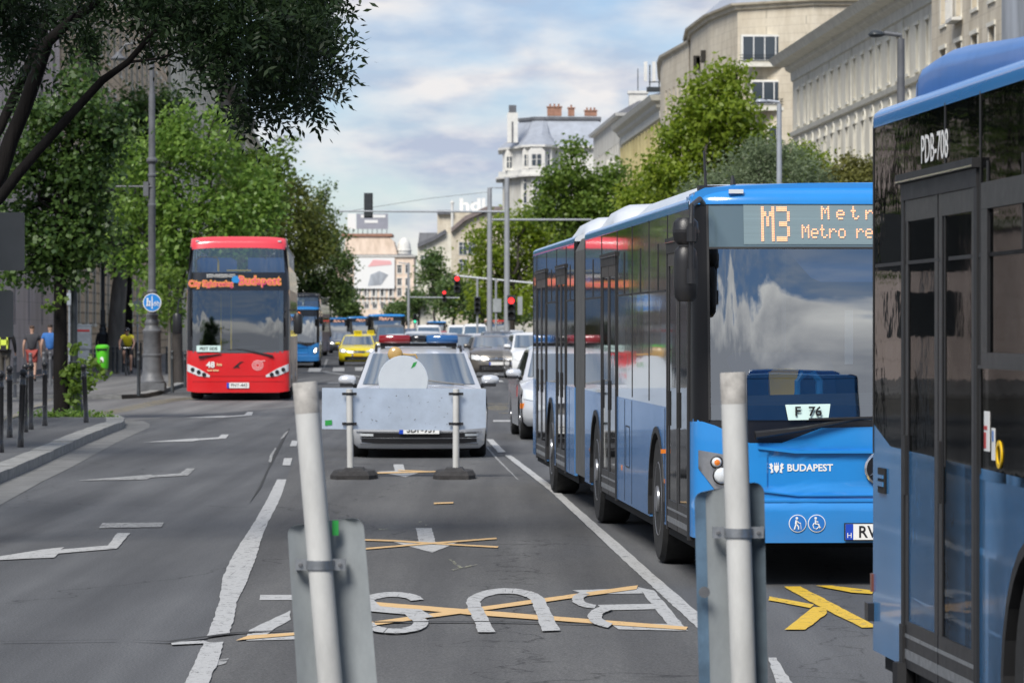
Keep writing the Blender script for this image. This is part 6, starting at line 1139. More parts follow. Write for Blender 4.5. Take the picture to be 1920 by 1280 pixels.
an = thing('antenna_mast', 'pair of white phone antennas on the corner of the yellow building', 'antenna', (X(1228, 354), 354, 24.5)); b = MB(); b.cyl((-.5, 0, 0), (-.5, 0, 2.6), .06); b.cyl((.4, 0, 0), (.4, 0, 2.8), .06); b.box(-.6, .6, -.05, .05, .9, 1.0); b.box(-.8, .8, -.4, .4, 0, .45); b.build('frame', 'iron_dark', an)
for x in (-.9, -.1, .75): b = MB(); b.box(x-.16, x+.16, -.12, .08, 1.0, 2.9); b.build('antenna', 'trim_white', an)
D = 480; ms = thing('mansard_house', 'ornate white corner house with a grey mansard roof and orange chimneys', 'building', (X(1000, D), D, 0)); ox_ = X(1000, D); l_ = lambda px: X(px, D)-ox_; zz = lambda py: Z(py, D)
tower = [(l_(979), 3), (l_(985), .6), (l_(1000), -.6), (l_(1018), -.6), (l_(1033), .6), (l_(1039), 3)]
base = [(l_(942), 9), (l_(979), 3), (l_(985), .6), (l_(1000), -.6), (l_(1018), -.6), (l_(1033), .6), (l_(1039), 3), (l_(1130), 3.5), (l_(1130), 20), (l_(942), 20)]
b = MB(); b.slab(base, 0, zz(318)-.5); b.build('wall', 'white_stucco', ms)
b = MB(); b.slab(offset_poly(base, .0), zz(318)+.01, zz(274)); b.build('upper_wall', 'trim_white', ms)
for z0, z1_, o in ((zz(331), zz(327), .9), (zz(327)+.001, zz(317), .55), (zz(276), zz(272), .6)): b = MB(); b.slab(offset_poly(base, o), z0, z1_); b.build('cornice', 'trim_white', ms)
b = MB(); R0 = offset_poly(base, .5); mid_ = [(l_(975), 10), (l_(996), 8), (l_(999), 7), (l_(1005), 6.5), (l_(1012), 6.5), (l_(1020), 6.5), (l_(1025), 6.6), (l_(1126), 7), (l_(1126), 17), (l_(985), 17)]
b.rings([[(x, y, zz(272)) for x, y in R0], [(x+(u-x)*.55, y+(v-y)*.55, zz(250)) for (x, y), (u, v) in zip(R0, mid_)], [(x, y, zz(220)) for x, y in mid_]]); b.build('roof', 'roof_zinc', ms)
b = MB(); b.slab(offset_poly(mid_, .25), zz(220)+.01, zz(214)); b.build('roof_edge', 'roof_slate', ms)
for px, D2 in ((1006, 0), (988, 2), (1026, 2), (955, 7)):
    x = l_(px); y = -.75 if px == 1006 else (.4 if px != 955 else 6.2); w_ = 1.1 if px == 1006 else .6
    b = MB(); b.box(x-w_, x+w_, y-.3, y+.6, zz(316), zz(284)); b.prism([(x-w_, zz(284)+.001), (x+w_, zz(284)+.001), (x+w_*.6, zz(277)), (x, zz(272)), (x-w_*.6, zz(277))], lambda p: (p[0], y-.3, p[1]), lambda p: (p[0], y+.8, p[1])); dm = b.build('dormer', 'trim_white', ms)
    b = MB(); b.box(x-w_*.55, x+w_*.55, y-.34, y-.31, zz(311), zz(290)); b.box(x-w_*.5, x+w_*.5, -6, -5.9, 0, .1) if False else None; b.build('dormer_window', 'pane', dm); b = MB(); b.box(x-.06, x+.06, y-.38, y-.345, zz(311), zz(290)); b.box(x-w_*.55, x+w_*.55, y-.37, y-.345, zz(300), zz(299)); b.build('glazing_bar', 'trim_white', dm)
for px in (980, 1000, 1018, 1036): b = MB(); b.box(l_(px)-.22, l_(px)+.22, -.9 if 990 < px < 1030 else 1.2, 1.5, 4, zz(334)); b.build('pilaster', 'trim_white', ms)
for px in (955, 988, 1009, 1027, 1060, 1085, 1110):
    for py in (345, 370, 395):
        y = {955: 6.9, 988: .35, 1009: -.66, 1027: .15}.get(px, 3.1); o = bpy.data.objects.new('window', win_mesh(1.0, 1.5)); C.objects.link(o); o.parent = ms; o.location = (l_(px), y-.06, zz(py+12))
for px0, px1, py0, lb_ in ((1026, 1053, 199, 'widest orange brick chimney on the grey mansard roof'), (1065, 1077, 201, 'narrow orange brick chimney on the grey mansard roof'), (1096, 1119, 206, 'rightmost orange brick chimney on the grey mansard roof')):
    t = thing('chimney', lb_, 'chimney', (X((px0+px1)/2, 490), 490, Z(218, 490))); hw_ = (px1-px0)/2*490/6900; h_ = (215-py0)*490/6900; b = MB(); b.box(-hw_, hw_, -.5, .5, 0, h_); b.build('stack', 'terracotta', t); b = MB(); b.box(-hw_-.1, hw_+.1, -.6, .6, h_, h_+.15); [b.cyl((x, 0, h_+.15), (x, 0, h_+.5), .12, n=8) for x in ([-hw_*.6, 0, hw_*.6] if hw_ > .6 else [0])]; b.build('chimney_pot', 'terracotta', t)
t = thing('chimney', 'tall white chimney tower with a dark cap left of the mansard roof', 'chimney', (X(961, 484), 484, Z(268, 484))); b = MB(); b.box(-.7, .7, -.6, .6, 0, Z(212, 484)-Z(268, 484)); b.build('stack', 'trim_white', t); b = MB(); h_ = Z(212, 484)-Z(268, 484); b.box(-.5, .5, -.45, .45, h_, h_+1.0); b.box(-.12, .12, -.63, -.605, 0, h_*.7); b.build('cap', 'roof_slate', t)
b = MB(); b.prism([(l_(968), zz(272)), (l_(1000), zz(272)), (l_(1000), zz(232)), (l_(975), zz(232))], lambda p: (p[0], 12, p[1]), lambda p: (p[0], 16, p[1])); b.build('rear_roof', 'roof_slate', ms)
# far right-hand houses with pitched roofs and the rooftop letters
def gable(label, pts, py_roof, D, wall='limestone', roof='roof_brown', dep=30, wins=()):
    t = thing('gabled_house', label, 'building', (X(pts[0][0], D), D, 0)); x0 = X(pts[0][0], D); P2 = [(X(px, D)-x0, Z(py, D)) for px, py in pts]
    b = MB(); b.prism(P2, lambda p: (p[0], 0, p[1]), lambda p: (p[0], dep, p[1])); b.build('wall', wall, t); b = MB()
    for (a_, c_) in zip(py_roof, py_roof[1:]): A = (X(a_[0], D)-x0, Z(a_[1], D)); B_ = (X(c_[0], D)-x0, Z(c_[1], D)); b.prism([A, B_, (B_[0], B_[1]+.7), (A[0], A[1]+.7)], lambda p: (p[0], -.8, p[1]), lambda p: (p[0], dep+.5, p[1]))
    b.build('roof', roof, t)
    for px, py in wins: o = bpy.data.objects.new('window', win_mesh(1.3, 2.0)); C.objects.link(o); o.parent = t; o.location = (X(px, D)-x0, -.08, Z(py, D))
    return t
gable('beige house with a long sloping roof just left of the shorter grey mast', [(846, 640), (846, 436), (876, 412), (915, 398), (960, 398), (960, 640)], [(846, 436), (872, 414), (912, 396), (960, 396)], 560, 'limestone', 'roof_brown', 20, [(868, 478), (885, 478), (868, 510)])
gable('dark stepped roof house behind the sloping beige one', [(820, 640), (820, 402), (850, 402), (850, 396), (905, 396), (905, 640)], [(820, 402), (850, 402)], 640, 'limestone', 'roof_slate', 20)
gable('beige house with a dark pitched roof and a bright gable', [(783, 640), (783, 464), (812, 450), (835, 438), (860, 438), (860, 640)], [(783, 464), (812, 452), (835, 438)], 620, 'cream_stucco', 'roof_slate', 20, [(795, 500), (808, 500), (822, 500)])
t = thing('mansard_roof_house', 'dark steep mansard block between the end building and the beige houses', 'building', (X(783, 700), 700, 0)); w_ = X(825, 700)-X(783, 700); b = MB(); b.box(0, w_, 0, 12, 0, Z(463, 700)); b.build('wall', 'limestone', t); b = MB(); b.rings([[(0, 0, Z(463, 700)), (w_, 0, Z(463, 700)), (w_, 12, Z(463, 700)), (0, 12, Z(463, 700))], [(.3, .8, Z(436, 700)), (w_-.3, .8, Z(436, 700)), (w_-.3, 11, Z(436, 700)), (.3, 11, Z(436, 700))]]); b.build('roof', 'roof_slate', t)
ls = thing('rooftop_letters', 'big white rooftop letters left of the shorter grey mast', 'sign', (X(886, 650), 650, Z(396, 650))); o = text('letter_row', 'hdl', 3.1, 'white', ls, (0, 0, 1.0), UP, .25, .10, 1.25); b = MB(); b.box(-2.6, 2.6, .3, .5, -.6, -.3); [b.cyl((x, .4, -.6), (x, .4, 1.6), .08) for x in (-2, 0, 2)]; b.build('frame', 'iron_dark', ls)
t = thing('flue_pipe', 'slim white flue pipe on the dark stepped roof', 'chimney', (X(848, 600), 600, Z(436, 600))); b = MB(); b.cyl((0, 0, 0), (0, 0, Z(382, 600)-Z(436, 600)), .22); b.lathe([(.3, 0), (.3, .3), (.1, .5)], (0, 0, Z(382, 600)-Z(436, 600)), 10); b.build('pipe', 'trim_white', t)
# building closing the street, with a hoarding and a roof billboard
D = 900; E = [(X(630, D), D), (X(776, D), D), (X(776, D), D+20), (X(630, D), D+20)]
en, P_ = building('pale pink building closing the far end of the street, domed on its right', E, Z(480, D)+.2, 'pink_stucco', [(Z(578, D), Z(566, D), 1.0), (Z(555, D), Z(540, D), 1.0), (Z(535, D), Z(522, D), 1.0), (Z(512, D), Z(497, D), 1.0)], {0: 0}, space=2.0, roofh=.5, trim='trim_white', cornice=((0, -.6), (.5, -.4), (.6, 0)), margin=1.0)
ee = lambda px: X(px, D)-E[0][0]
b = MB(); b.prism([(ee(645), Z(478, D)), (ee(745), Z(478, D)), (ee(738), Z(452, D)), (ee(728), Z(443, D)), (ee(648), Z(443, D))], lambda p: (p[0], .5, p[1]), lambda p: (p[0], 14, p[1])); b.build('attic', 'pink_stucco', en)
b = MB(); b.box(ee(640), ee(735), .1, 14.5, Z(443, D), Z(438, D)); b.build('attic_cornice', 'terracotta', en)
b = MB(); b.lathe([(1.7, 0), (1.75, 1.2), (1.9, 1.3), (1.9, 1.6), (1.7, 1.7), (1.6, 2.8), (1.2, 3.8), (.6, 4.4), (.05, 4.6)], (ee(757), 3, Z(480, D)), 20); b.build('dome', 'trim_white', en, 40)
[MB().box(ee(663)+i*1.05, ee(663)+i*1.05+.35, -.25, -.02, Z(570, D), Z(541, D)).build('column', 'trim_white', en) for i in range(10)]
b = MB(); b.box(ee(648), ee(742), -.3, -.02, Z(541, D), Z(536, D)); b.box(ee(648), ee(742), -.3, -.02, Z(560, D), Z(558, D)); b.build('gallery', 'rubber', en)
hb = thing('hoarding', 'large white advertising hoarding hung on the pink end building', 'billboard', (X(705, D), D-.6, 0)); hx = lambda px: X(px, D)-X(705, D); b = MB(); b.box(hx(664), hx(740), -.1, .1, Z(541, D), Z(483, D)); b.build('panel', 'white', hb)
b = MB(); b.plate([(hx(690), Z(500, D)), (hx(735), Z(496, D)), (hx(733), Z(489, D)), (hx(700), Z(487, D))], -.16, -.11); b.build('red_text', 'pale_pink', hb); b = MB(); b.plate([(hx(690), Z(536, D)), (hx(715), Z(534, D)), (hx(728), Z(515, D)), (hx(712), Z(508, D)), (hx(695), Z(515, D))], -.16, -.11); b.build('grey_picture', 'grey_sheet', hb)
rb = thing('roof_billboard', 'grey and white billboard on the roof of the pink end building', 'billboard', (X(700, D), D+2, Z(438, D))); hx = lambda px: X(px, D)-X(700, D); hz = lambda py: Z(py, D)-Z(438, D)
mat('billboard_grey', (.30, .31, .36), .6, var=.15, vs=.5); b = MB(); b.box(hx(668), hx(727), 0, .3, hz(429), hz(400)); b.build('panel', 'billboard_grey', rb); b = MB(); b.box(hx(651), hx(667), 0, .3, hz(429), hz(400)); b.build('white_panel', 'white', rb); b = MB(); [b.box(hx(px), hx(px)+.15, .05, .2, 0, hz(429)) for px in range(652, 728, 9)]; b.build('frame', 'iron_dark', rb)
text('billboard_text', 'ERSTE', 1.1, 'white', rb, (hx(698), -.06, hz(408)), UP, .02, .03) if False else None
for i, (a_, c_, y) in enumerate(((676, 722, 405), (683, 708, 415))): b = MB(); b.box(hx(a_), hx(c_), -.08, -.02, hz(y)-.35, hz(y)+.35); b.build('text_line', 'white', rb)
# left side of the street
building('pinkish granite building with tall narrow windows behind the walking men', along(-27, 118, 160, 14), 22, 'pink_granite', [(1.9, 4.0, .75), (7, 9.4, 1.3), (11, 13.4, 1.3), (15, 17.4, 1.3)], {2: 0}, space=6.0, name='building', sur=False, bands=(5.0,), pane='dark_hole', frame='grey_stone') 
building('beige rusticated building with a small yellow plate behind the thick trunk', along(-27, 161, 250, 14.0), 23.5, 'rustic_beige', [(2.0, 5.0, 1.4), (7.5, 10, 1.3), (11.5, 14, 1.3), (15.5, 18, 1.3), (19, 21, 1.3)], {2: 0, 3: 0}, space=5, bands=(6.2,), margin=2.5)
building('cream stuccoed building with a cornice showing through the top left leaves', along(-27, 251, 332, 14.2), 25, 'cream_stucco', [(12, 14.4, 1.3), (16, 18.4, 1.3), (20, 22.4, 1.3), (8, 10.5, 1.3)], {2: 0, 3: 0}, space=4.5, cornice=((0, -1.4), (.2, -1.3), (.3, -.8), (1.1, -.5), (1.2, 0)))
building('grey building with a steep dark mansard and cornice above the light green tree', along(-27, 333, 400, 14.4), 24, 'grey_stone', [(12, 14.4, 1.3), (16, 18.4, 1.3), (20, 22, 1.3)], {2: 0}, space=4.5, cornice=((0, -1.8), (.2, -1.6), (.3, -.8), (1.3, -.5), (1.5, 0)), trim='dark_cornice', roofh=3.5)
building('cream building farthest along the left row above the trees', along(-27, 401, 520, 14.2), 24, 'cream_stucco', [(12, 14.4, 1.3), (16, 18.4, 1.3), (20, 22, 1.3)], {2: 0}, space=5.5, roofh=3)
t = thing('wall_plate', 'small yellow plate on the beige rusticated building', 'sign', (S(-12.9, 163)[0]-.5, 160.9, 0)); b = MB(); b.box(-.3, .3, -.03, .02, Z(605, 161), Z(597, 161)); b.build('plate', 'yellow_plastic', t)
# ------------------------------------------------------------------ trees
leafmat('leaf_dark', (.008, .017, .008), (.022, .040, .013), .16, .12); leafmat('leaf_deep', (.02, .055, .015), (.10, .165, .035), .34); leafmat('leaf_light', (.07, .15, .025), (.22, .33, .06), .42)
leafmat('leaf_mid', (.06, .12, .02), (.18, .26, .04), .42); leafmat('leaf_olive', (.07, .105, .025), (.18, .20, .045), .38); leafmat('leaf_far', (.045, .095, .03), (.14, .20, .055), .35); leafmat('leaf_grey', (.09, .125, .06), (.20, .25, .14), .35); leafmat('leaf_bright', (.10, .165, .015), (.28, .35, .04), .48); leafmat('leaf_brown', (.09, .095, .025), (.19, .19, .05), .35)
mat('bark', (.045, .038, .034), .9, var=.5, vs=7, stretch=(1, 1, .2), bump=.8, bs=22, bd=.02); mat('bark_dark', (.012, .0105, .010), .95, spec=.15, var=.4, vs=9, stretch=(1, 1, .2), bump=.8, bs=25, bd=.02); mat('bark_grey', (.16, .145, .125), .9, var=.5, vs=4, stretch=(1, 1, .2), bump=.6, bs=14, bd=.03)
def leaf_mesh(name, blobs, n, size, seed, m, parent, loc, asp=.5, pin=False, clr=.35, perc=14, gap=.0, clump=1.0):
    rg = np.random.default_rng(seed); bl = np.array(blobs, float); wgt = bl[:, 3]*bl[:, 5]; wgt /= wgt.sum(); per = 11 if pin else perc; k = n//per
    idx = rg.choice(len(bl), k, p=wgt); d = rg.normal(size=(k, 3)); d /= np.linalg.norm(d, axis=1)[:, None]; rad = rg.random(k)**.42
    ph = rg.random((len(bl), 3))*6; a_ = np.sin(d[:, 0]*5+ph[idx, 0])+np.sin(d[:, 1]*5+ph[idx, 1])+np.sin(d[:, 2]*6+ph[idx, 2]); keep = (a_ > -1.0-gap) | (rad < .55) | (rg.random(k) > .6)
    rad *= 1+.10*a_; idx, d, rad = idx[keep], d[keep], rad[keep]; k = len(idx); cc = bl[idx, :3]+d*bl[idx, 3:6]*rad[:, None]
    if pin:
        ax = rg.normal(size=(k, 3))*.8+d*.8+np.array([0, 0, -.55]); ax /= np.linalg.norm(ax, axis=1)[:, None]; sd = np.cross(ax, rg.normal(size=(k, 3))); sd /= np.linalg.norm(sd, axis=1)[:, None]
        cs, ts, bs_ = [], [], []; Ls = size*3.6*(.7+.6*rg.random((k, 1)))
        for j in range(11):
            side = 0 if j == 10 else (1 if j % 2 else -1); u = (j//2)/5.0 if j < 10 else 1.08; t = ax*(.45 if side else 1)+sd*side*.85; t /= np.linalg.norm(t, axis=1)[:, None]; nn = np.cross(ax, sd)+rg.normal(size=(k, 3))*.35; bb = np.cross(nn, t); bb /= np.linalg.norm(bb, axis=1)[:, None]
            cs.append(cc+ax*Ls*u+t*size*.5); ts.append(t); bs_.append(bb)
        c, t, b_ = np.concatenate(cs), np.concatenate(ts), np.concatenate(bs_)
    else:
        c = np.repeat(cc, per, 0)+rg.normal(size=(k*per, 3))*clr*np.array([1, 1, .75]); nn = rg.normal(size=(len(c), 3))+np.array([0, 0, .7])+np.repeat(d, per, 0)*.7; nn /= np.linalg.norm(nn, axis=1)[:, None]
        t = np.cross(nn, rg.normal(size=(len(c), 3))); t /= np.linalg.norm(t, axis=1)[:, None]; b_ = np.cross(nn, t)
    sz = size*(.65+.7*rg.random((len(c), 1))); v = np.stack([c-t*sz*.5, c+b_*sz*asp*.5-t*sz*.05, c+t*sz*.5, c-b_*sz*asp*.5-t*sz*.05], 1).reshape(-1, 3)
    me = bpy.data.meshes.new(name); nv = len(v); me.vertices.add(nv); me.vertices.foreach_set('co', v.astype(np.float32).ravel()); me.loops.add(nv); me.loops.foreach_set('vertex_index', np.arange(nv, dtype=np.int32))
    me.polygons.add(nv//4); me.polygons.foreach_set('loop_start', np.arange(0, nv, 4, dtype=np.int32)); me.polygons.foreach_set('loop_total', np.full(nv//4, 4, dtype=np.int32)) if False else None
    me.materials.append(M[m]); me.update(calc_edges=True); o = bpy.data.objects.new(name, me); C.objects.link(o); o.parent = parent; o.location = loc; return o
def limb(b, p, q, r0, r1, seed, n=6, wob=.12, k=8):
    rg = random.Random(seed); p, q = Vector(p), Vector(q); Lg = (q-p).length; path = []
    for i in range(n+1):
        t = i/n; w_ = wob*Lg*math.sin(math.pi*t); path.append(p.lerp(q, t)+Vector((rg.uniform(-w_, w_), rg.uniform(-w_, w_), rg.uniform(-w_*.3, w_*.6))))
    b.tube(path, [r0+(r1-r0)*i/n for i in range(n+1)], k)
def tree(label, px, D, blobs, m, n=9000, size=.16, rt=.16, fork=2.4, bark='bark', cat='tree', name='tree', trunkpx=None, seed=1, group=None, z0=0, jit=.8, clr=.3, asp=.6, perc=14, extra=None, kd=.8):
    bx_ = X(px, D); root = thing(name, label, cat, (bx_, D, z0), 0, group); s = D/FPX; rg = random.Random(seed)
    bl = []
    for q in blobs:
        dy = rg.uniform(-1, 1)*q[2]*s*jit; r_ = q[2]*s; bl.append((X(q[0], D)-bx_, dy, Z(q[1], D)-z0, r_, r_*.9, r_*kd+.05))
    leaf_mesh('crown', bl, n, size, seed, m, root, (0, 0, 0), asp, clr=clr, perc=perc)
    b = MB(); fx = (X(trunkpx, D)-bx_) if trunkpx else 0; fz = fork; path = [(0, 0, -.05), (.02, 0, .15), (fx*.25, 0, fork*.35), (fx*.6, .03, fork*.7), (fx, 0, fork)]; b.tube(path, [rt*1.45, rt*1.12, rt, rt*.92, rt*.85], 12)
    top = max(bl, key=lambda q: q[2]); limb(b, (fx, 0, fork-.1), (top[0], top[1], top[2]), rt*.8, rt*.15, seed, 8, .06)
    for i, q in enumerate(bl):
        t = rg.uniform(.1, .75); st = Vector((fx, 0, fork)).lerp(Vector((top[0], top[1], top[2])), t*.7); limb(b, st, (q[0], q[1], q[2]), rt*.42*(1-t*.5), rt*.06, seed+i, 6, .12, 6)
    b.build('trunk', bark, root, 60); return root, bl
# foreground tree: limbs enter at the left edge, its leaves hang over the street
D = 29; fx0, fy0 = X(-420, D), D; ft = thing('tree', 'large dark foreground tree whose limbs and leafy crown hang in from the top left', 'tree', (fx0, fy0, .12))
pt = lambda px, py, dy=0: (X(px, D+dy)-fx0, dy, Z(py, D+dy)-.12)
b = MB(); r_ = D/FPX
b.tube([(0, 0, -.1), (.05, 0, .4), (.25, 0, 1.0), (.55, 0, 1.4)], [.30, .23, .2, .19], 14)
b.tube([pt(-295, 700), pt(-180, 560), pt(-75, 450, .1), (pt(0, 325, .2)), pt(21, 261, .2), pt(45, 206, .2), pt(69, 137, .2), pt(89, 79, .1), pt(131, 41), pt(179, 7), pt(230, -50), pt(300, -130)], [x*r_ for x in (40, 30, 22, 17, 15, 14, 14, 12, 9, 7, 6, 3)], 12)
b.tube([pt(-290, 690), pt(-130, 430, .6), pt(-60, 330, .8), pt(0, 240, .9), pt(31, 172, 1), pt(62, 103, 1), pt(79, 62, 1), pt(88, -10, 1), pt(110, -100, 1)], [x*r_ for x in (26, 16, 13, 10, 9, 8.5, 8, 7, 5)], 10)
b.tube([pt(-180, 560), pt(-90, 450, -.2), pt(0, 371, -.3), pt(35, 325, -.3), pt(69, 285, -.3), pt(144, 203, -.4), pt(192, 151, -.4), pt(240, 117, -.4), pt(275, 76, -.5), pt(310, 40, -.6), pt(370, -20, -.6), pt(430, -80, -.6)], [x*r_ for x in (26, 14, 11, 10, 9.5, 8.5, 7.5, 6, 5, 4.5, 4, 3)], 10)
for pts in (((131, 41), (150, 12), (165, -30)), ((275, 76), (330, 48), (372, 62), (420, 90), (470, 130), (520, 158)), ((310, 40), (350, 20), (420, 25), (500, 50), (580, 80), (620, 120)), ((240, 117), (300, 110), (340, 95), (372, 115), (400, 140)), ((420, 90), (450, 150), (480, 195)), ((500, 50), (540, 110), (590, 160), (610, 185)), ((88, 60), (40, 40), (0, 10)), ((375, 125), (392, 160), (415, 178)), ((340, 95), (352, 120), (378, 132)), ((230, 5), (275, 60), (282, 95))):
    b.tube([pt(x, y, random.uniform(-.5, .5)) for x, y in pts], [max(.6, 3.0-1.9*i/(len(pts)-1))*r_ for i in range(len(pts))], 6)
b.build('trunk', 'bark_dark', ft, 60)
FBL = [(400, 35, 62), (470, 40, 75), (545, 40, 78), (588, 55, 44), (430, 112, 48), (500, 125, 55), (558, 105, 55), (606, 100, 30), (588, 158, 30), (480, 175, 34), (505, 205, 30), (560, 165, 30), (616, 150, 18), (350, 22, 50), (20, 15, 55), (90, 20, 48), (150, 5, 38), (25, 105, 30), (55, 160, 20), (160, 55, 26), (235, 5, 40), (290, 25, 42), (300, 75, 20), (575, 192, 20), (395, 85, 30), (445, 200, 14), (520, -40, 90), (420, -50, 80), (600, -20, 40), (300, -50, 60), (150, -50, 60), (0, -60, 70), (470, 228, 14), (550, 12, 60), (630, 88, 12), (30, 60, 40)]
bl = []; rg = random.Random(4)
for x, y, q in FBL: dy = rg.uniform(-1.3, 1.3); bl.append((*pt(x, y, dy), q*r_*.92, q*r_*1.4, q*r_*.85))
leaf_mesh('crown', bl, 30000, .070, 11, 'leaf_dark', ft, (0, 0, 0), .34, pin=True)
# crown parts above and left of the frame that shade and mirror in the near bus
bl = [(-1.2+rg.uniform(-2, 2), rg.uniform(-4, 4), 5.6+rg.uniform(-.6, 1.4), 1.3, 1.5, .9) for i in range(10)]
leaf_mesh('upper_crown', bl, 9000, .10, 12, 'leaf_deep', ft, (0, 0, 0), .4, clr=.25)
# trees of the left pavement
t2, _ = tree('dark-trunked linden on the near pavement with a dense deep green crown', 113, 70.3, [(60, 300, 65), (120, 350, 72), (40, 420, 55), (120, 440, 66), (170, 330, 58), (185, 420, 42), (70, 490, 42), (135, 505, 36), (15, 520, 22), (100, 230, 55), (165, 210, 52), (205, 265, 42), (150, 150, 42), (190, 475, 26), (55, 210, 38), (10, 330, 40), (225, 225, 25)], 'leaf_deep', 14500, .115, .135, 3.0, 'bark_dark', seed=21, z0=.1, clr=.16, asp=.75)
leaf_mesh('basal_shoots', [(X(x, 70.3)-X(113, 70.3), -.3, Z(y, 70.3)-.1, q*.0102, .2, q*.0102) for x, y, q in ((150, 690, 17), (172, 682, 12), (150, 722, 20), (172, 716, 10), (190, 722, 9), (140, 745, 12), (133, 700, 14), (195, 700, 8), (120, 560, 9), (98, 575, 9), (145, 655, 9))], 620, .11, 5, 'leaf_mid', t2, (0, 0, 0), .8, clr=.06, perc=6)['kind'] = 'stuff'
b = MB(); bw = tag(thing('weeds', 'low green weeds round the foot of the dark tree trunk', 'weeds', (X(130, 68), 68, .12)), kind='stuff'); leaf_mesh('weed_leaves', [(x, rg.uniform(-.3, .5), .03, .16, .12, .05) for x in (-.55, -.3, -.1, .1, .3, .5, .8, -.8)], 1300, .07, 8, 'leaf_light', bw, (0, 0, 0), .5, clr=.05)
t3, _ = tree('bright yellow-green tree behind the tall lamp post, largest on the left side', 332, 112, [(250, 300, 50), (330, 270, 58), (395, 290, 62), (465, 340, 52), (300, 375, 64), (390, 400, 66), (455, 430, 52), (240, 410, 44), (325, 465, 52), (255, 490, 38), (400, 225, 30), (345, 225, 28), (370, 500, 40), (300, 530, 36), (500, 385, 34), (222, 340, 28), (420, 480, 40), (285, 580, 22), (310, 590, 24)], 'leaf_light', 13500, .18, .17, 2.6, 'bark', seed=31, z0=.1, clr=.24, asp=.6)
tree('slim young tree in front of the dark bollards by the red bus', 318, 104, [(320, 560, 16), (318, 520, 20), (325, 590, 10)], 'leaf_mid', 700, .14, .05, 2.6, 'bark_grey', seed=32, z0=.1, clr=.2)
tree('tall dark tree with a thick grey trunk behind the bright tree', 214, 150, [(265, 205, 42), (235, 235, 50), (315, 200, 34), (160, 90, 36), (270, 260, 50), (320, 250, 40), (200, 290, 45), (190, 360, 45), (215, 420, 45), (225, 480, 35), (190, 470, 30)], 'leaf_deep', 13000, .20, .36, 3.6, 'bark_grey', seed=41, trunkpx=225, z0=.1, clr=.35)
tree('second dark trunked tree beside the thick grey trunk', 236, 158, [(250, 330, 50), (280, 290, 50), (240, 400, 45), (300, 420, 50)], 'leaf_deep', 6000, .2, .30, 3.8, 'bark_dark', seed=42, z0=.1)
tree('olive and brown tinged tree behind the red sightseeing bus', 498, 210, [(515, 375, 48), (565, 390, 40), (535, 430, 55), (590, 440, 42), (490, 430, 42), (550, 350, 24), (510, 490, 46), (570, 478, 40), (490, 530, 36), (470, 480, 40), (600, 470, 26)], 'leaf_olive', 12000, .24, .2, 3, 'bark', seed=51, z0=.09, clr=.4)
tree('mid green tree rising behind the light one, with thin top shoots', 410, 140, [(520, 290, 16), (540, 270, 9), (510, 320, 26), (480, 330, 35), (460, 300, 26), (440, 360, 40), (490, 390, 40), (425, 260, 22), (450, 450, 50)], 'leaf_mid', 7000, .2, .17, 3, 'bark', seed=52, z0=.09, clr=.3)
tree('dark green tree at the right end of the left tree row', 566, 390, [(595, 405, 34), (615, 450, 38), (635, 485, 28), (618, 520, 40), (598, 555, 38), (640, 545, 24), (575, 540, 36), (600, 370, 18), (650, 500, 14), (560, 500, 40), (615, 350, 8), (605, 590, 30)], 'leaf_far', 12000, .38, .26, 3, 'bark', seed=53, z0=.09, clr=.45)
tree('small distant tree just right of the left tree row', 612, 600, [(650, 555, 16), (660, 575, 14), (650, 590, 16), (640, 570, 16), (668, 590, 8)], 'leaf_far', 3000, .6, .2, 2, 'bark', seed=54, z0=.09, clr=.4)
for px, D, lb_ in ((-420, 47, 'tree left of the picture beside the near kerb, mirrored in the nearest bus'), (-420, 59, 'second tree left of the picture, mirrored in the nearest bus'), (-230, 84, 'third tree left of the picture, mirrored in the nearest bus')):
    q_ = FPX/D; tree(lb_, px, D, [(px+rg.uniform(-1.8, 1.8)*q_, 616-rg.uniform(2.2, 6.5)*q_, rg.uniform(.9, 1.3)*q_) for i in range(13)], 'leaf_mid', 7000, .16, .17, 2.6, 'bark_dark', seed=int(D), z0=.1, clr=.25, jit=1.2)
# trees of the right side
tree('tallest bright green tree in front of the limestone apartment house', 1330, 150, [(1325, 180, 42), (1370, 155, 36), (1300, 230, 54), (1360, 220, 54), (1395, 250, 40), (1268, 262, 40), (1330, 290, 55), (1240, 315, 34), (1290, 335, 45), (1408, 205, 20), (1350, 132, 16), (1310, 150, 16), (1400, 300, 40), (1420, 260, 20), (1250, 350, 30), (1380, 130, 12), (1340, 400, 60)], 'leaf_bright', 16000, .22, .24, 3.5, 'bark', seed=61, clr=.3)
tree('grey-green willow-like tree above the roof of the articulated bus', 1430, 120, [(1400, 325, 52), (1345, 345, 38), (1455, 315, 48), (1505, 325, 40), (1425, 290, 32), (1475, 290, 26), (1430, 380, 60), (1310, 365, 30), (1530, 345, 25)], 'leaf_grey', 14000, .15, .2, 3, 'bark', seed=62, clr=.24, asp=.3)
tree('yellow-green tree behind the pale street lamp', 1505, 165, [(1505, 290, 22), (1530, 310, 20), (1480, 300, 20), (1500, 340, 40), (1550, 345, 26)], 'leaf_bright', 4500, .2, .18, 3, 'bark', seed=63, clr=.3)
tree('brownish tree at the left shoulder of the nearest bus', 1600, 150, [(1600, 312, 22), (1625, 320, 24), (1580, 330, 20), (1560, 322, 12), (1605, 350, 35), (1555, 350, 22), (1640, 330, 26)], 'leaf_brown', 5000, .17, .18, 3, 'bark', seed=64, clr=.25)
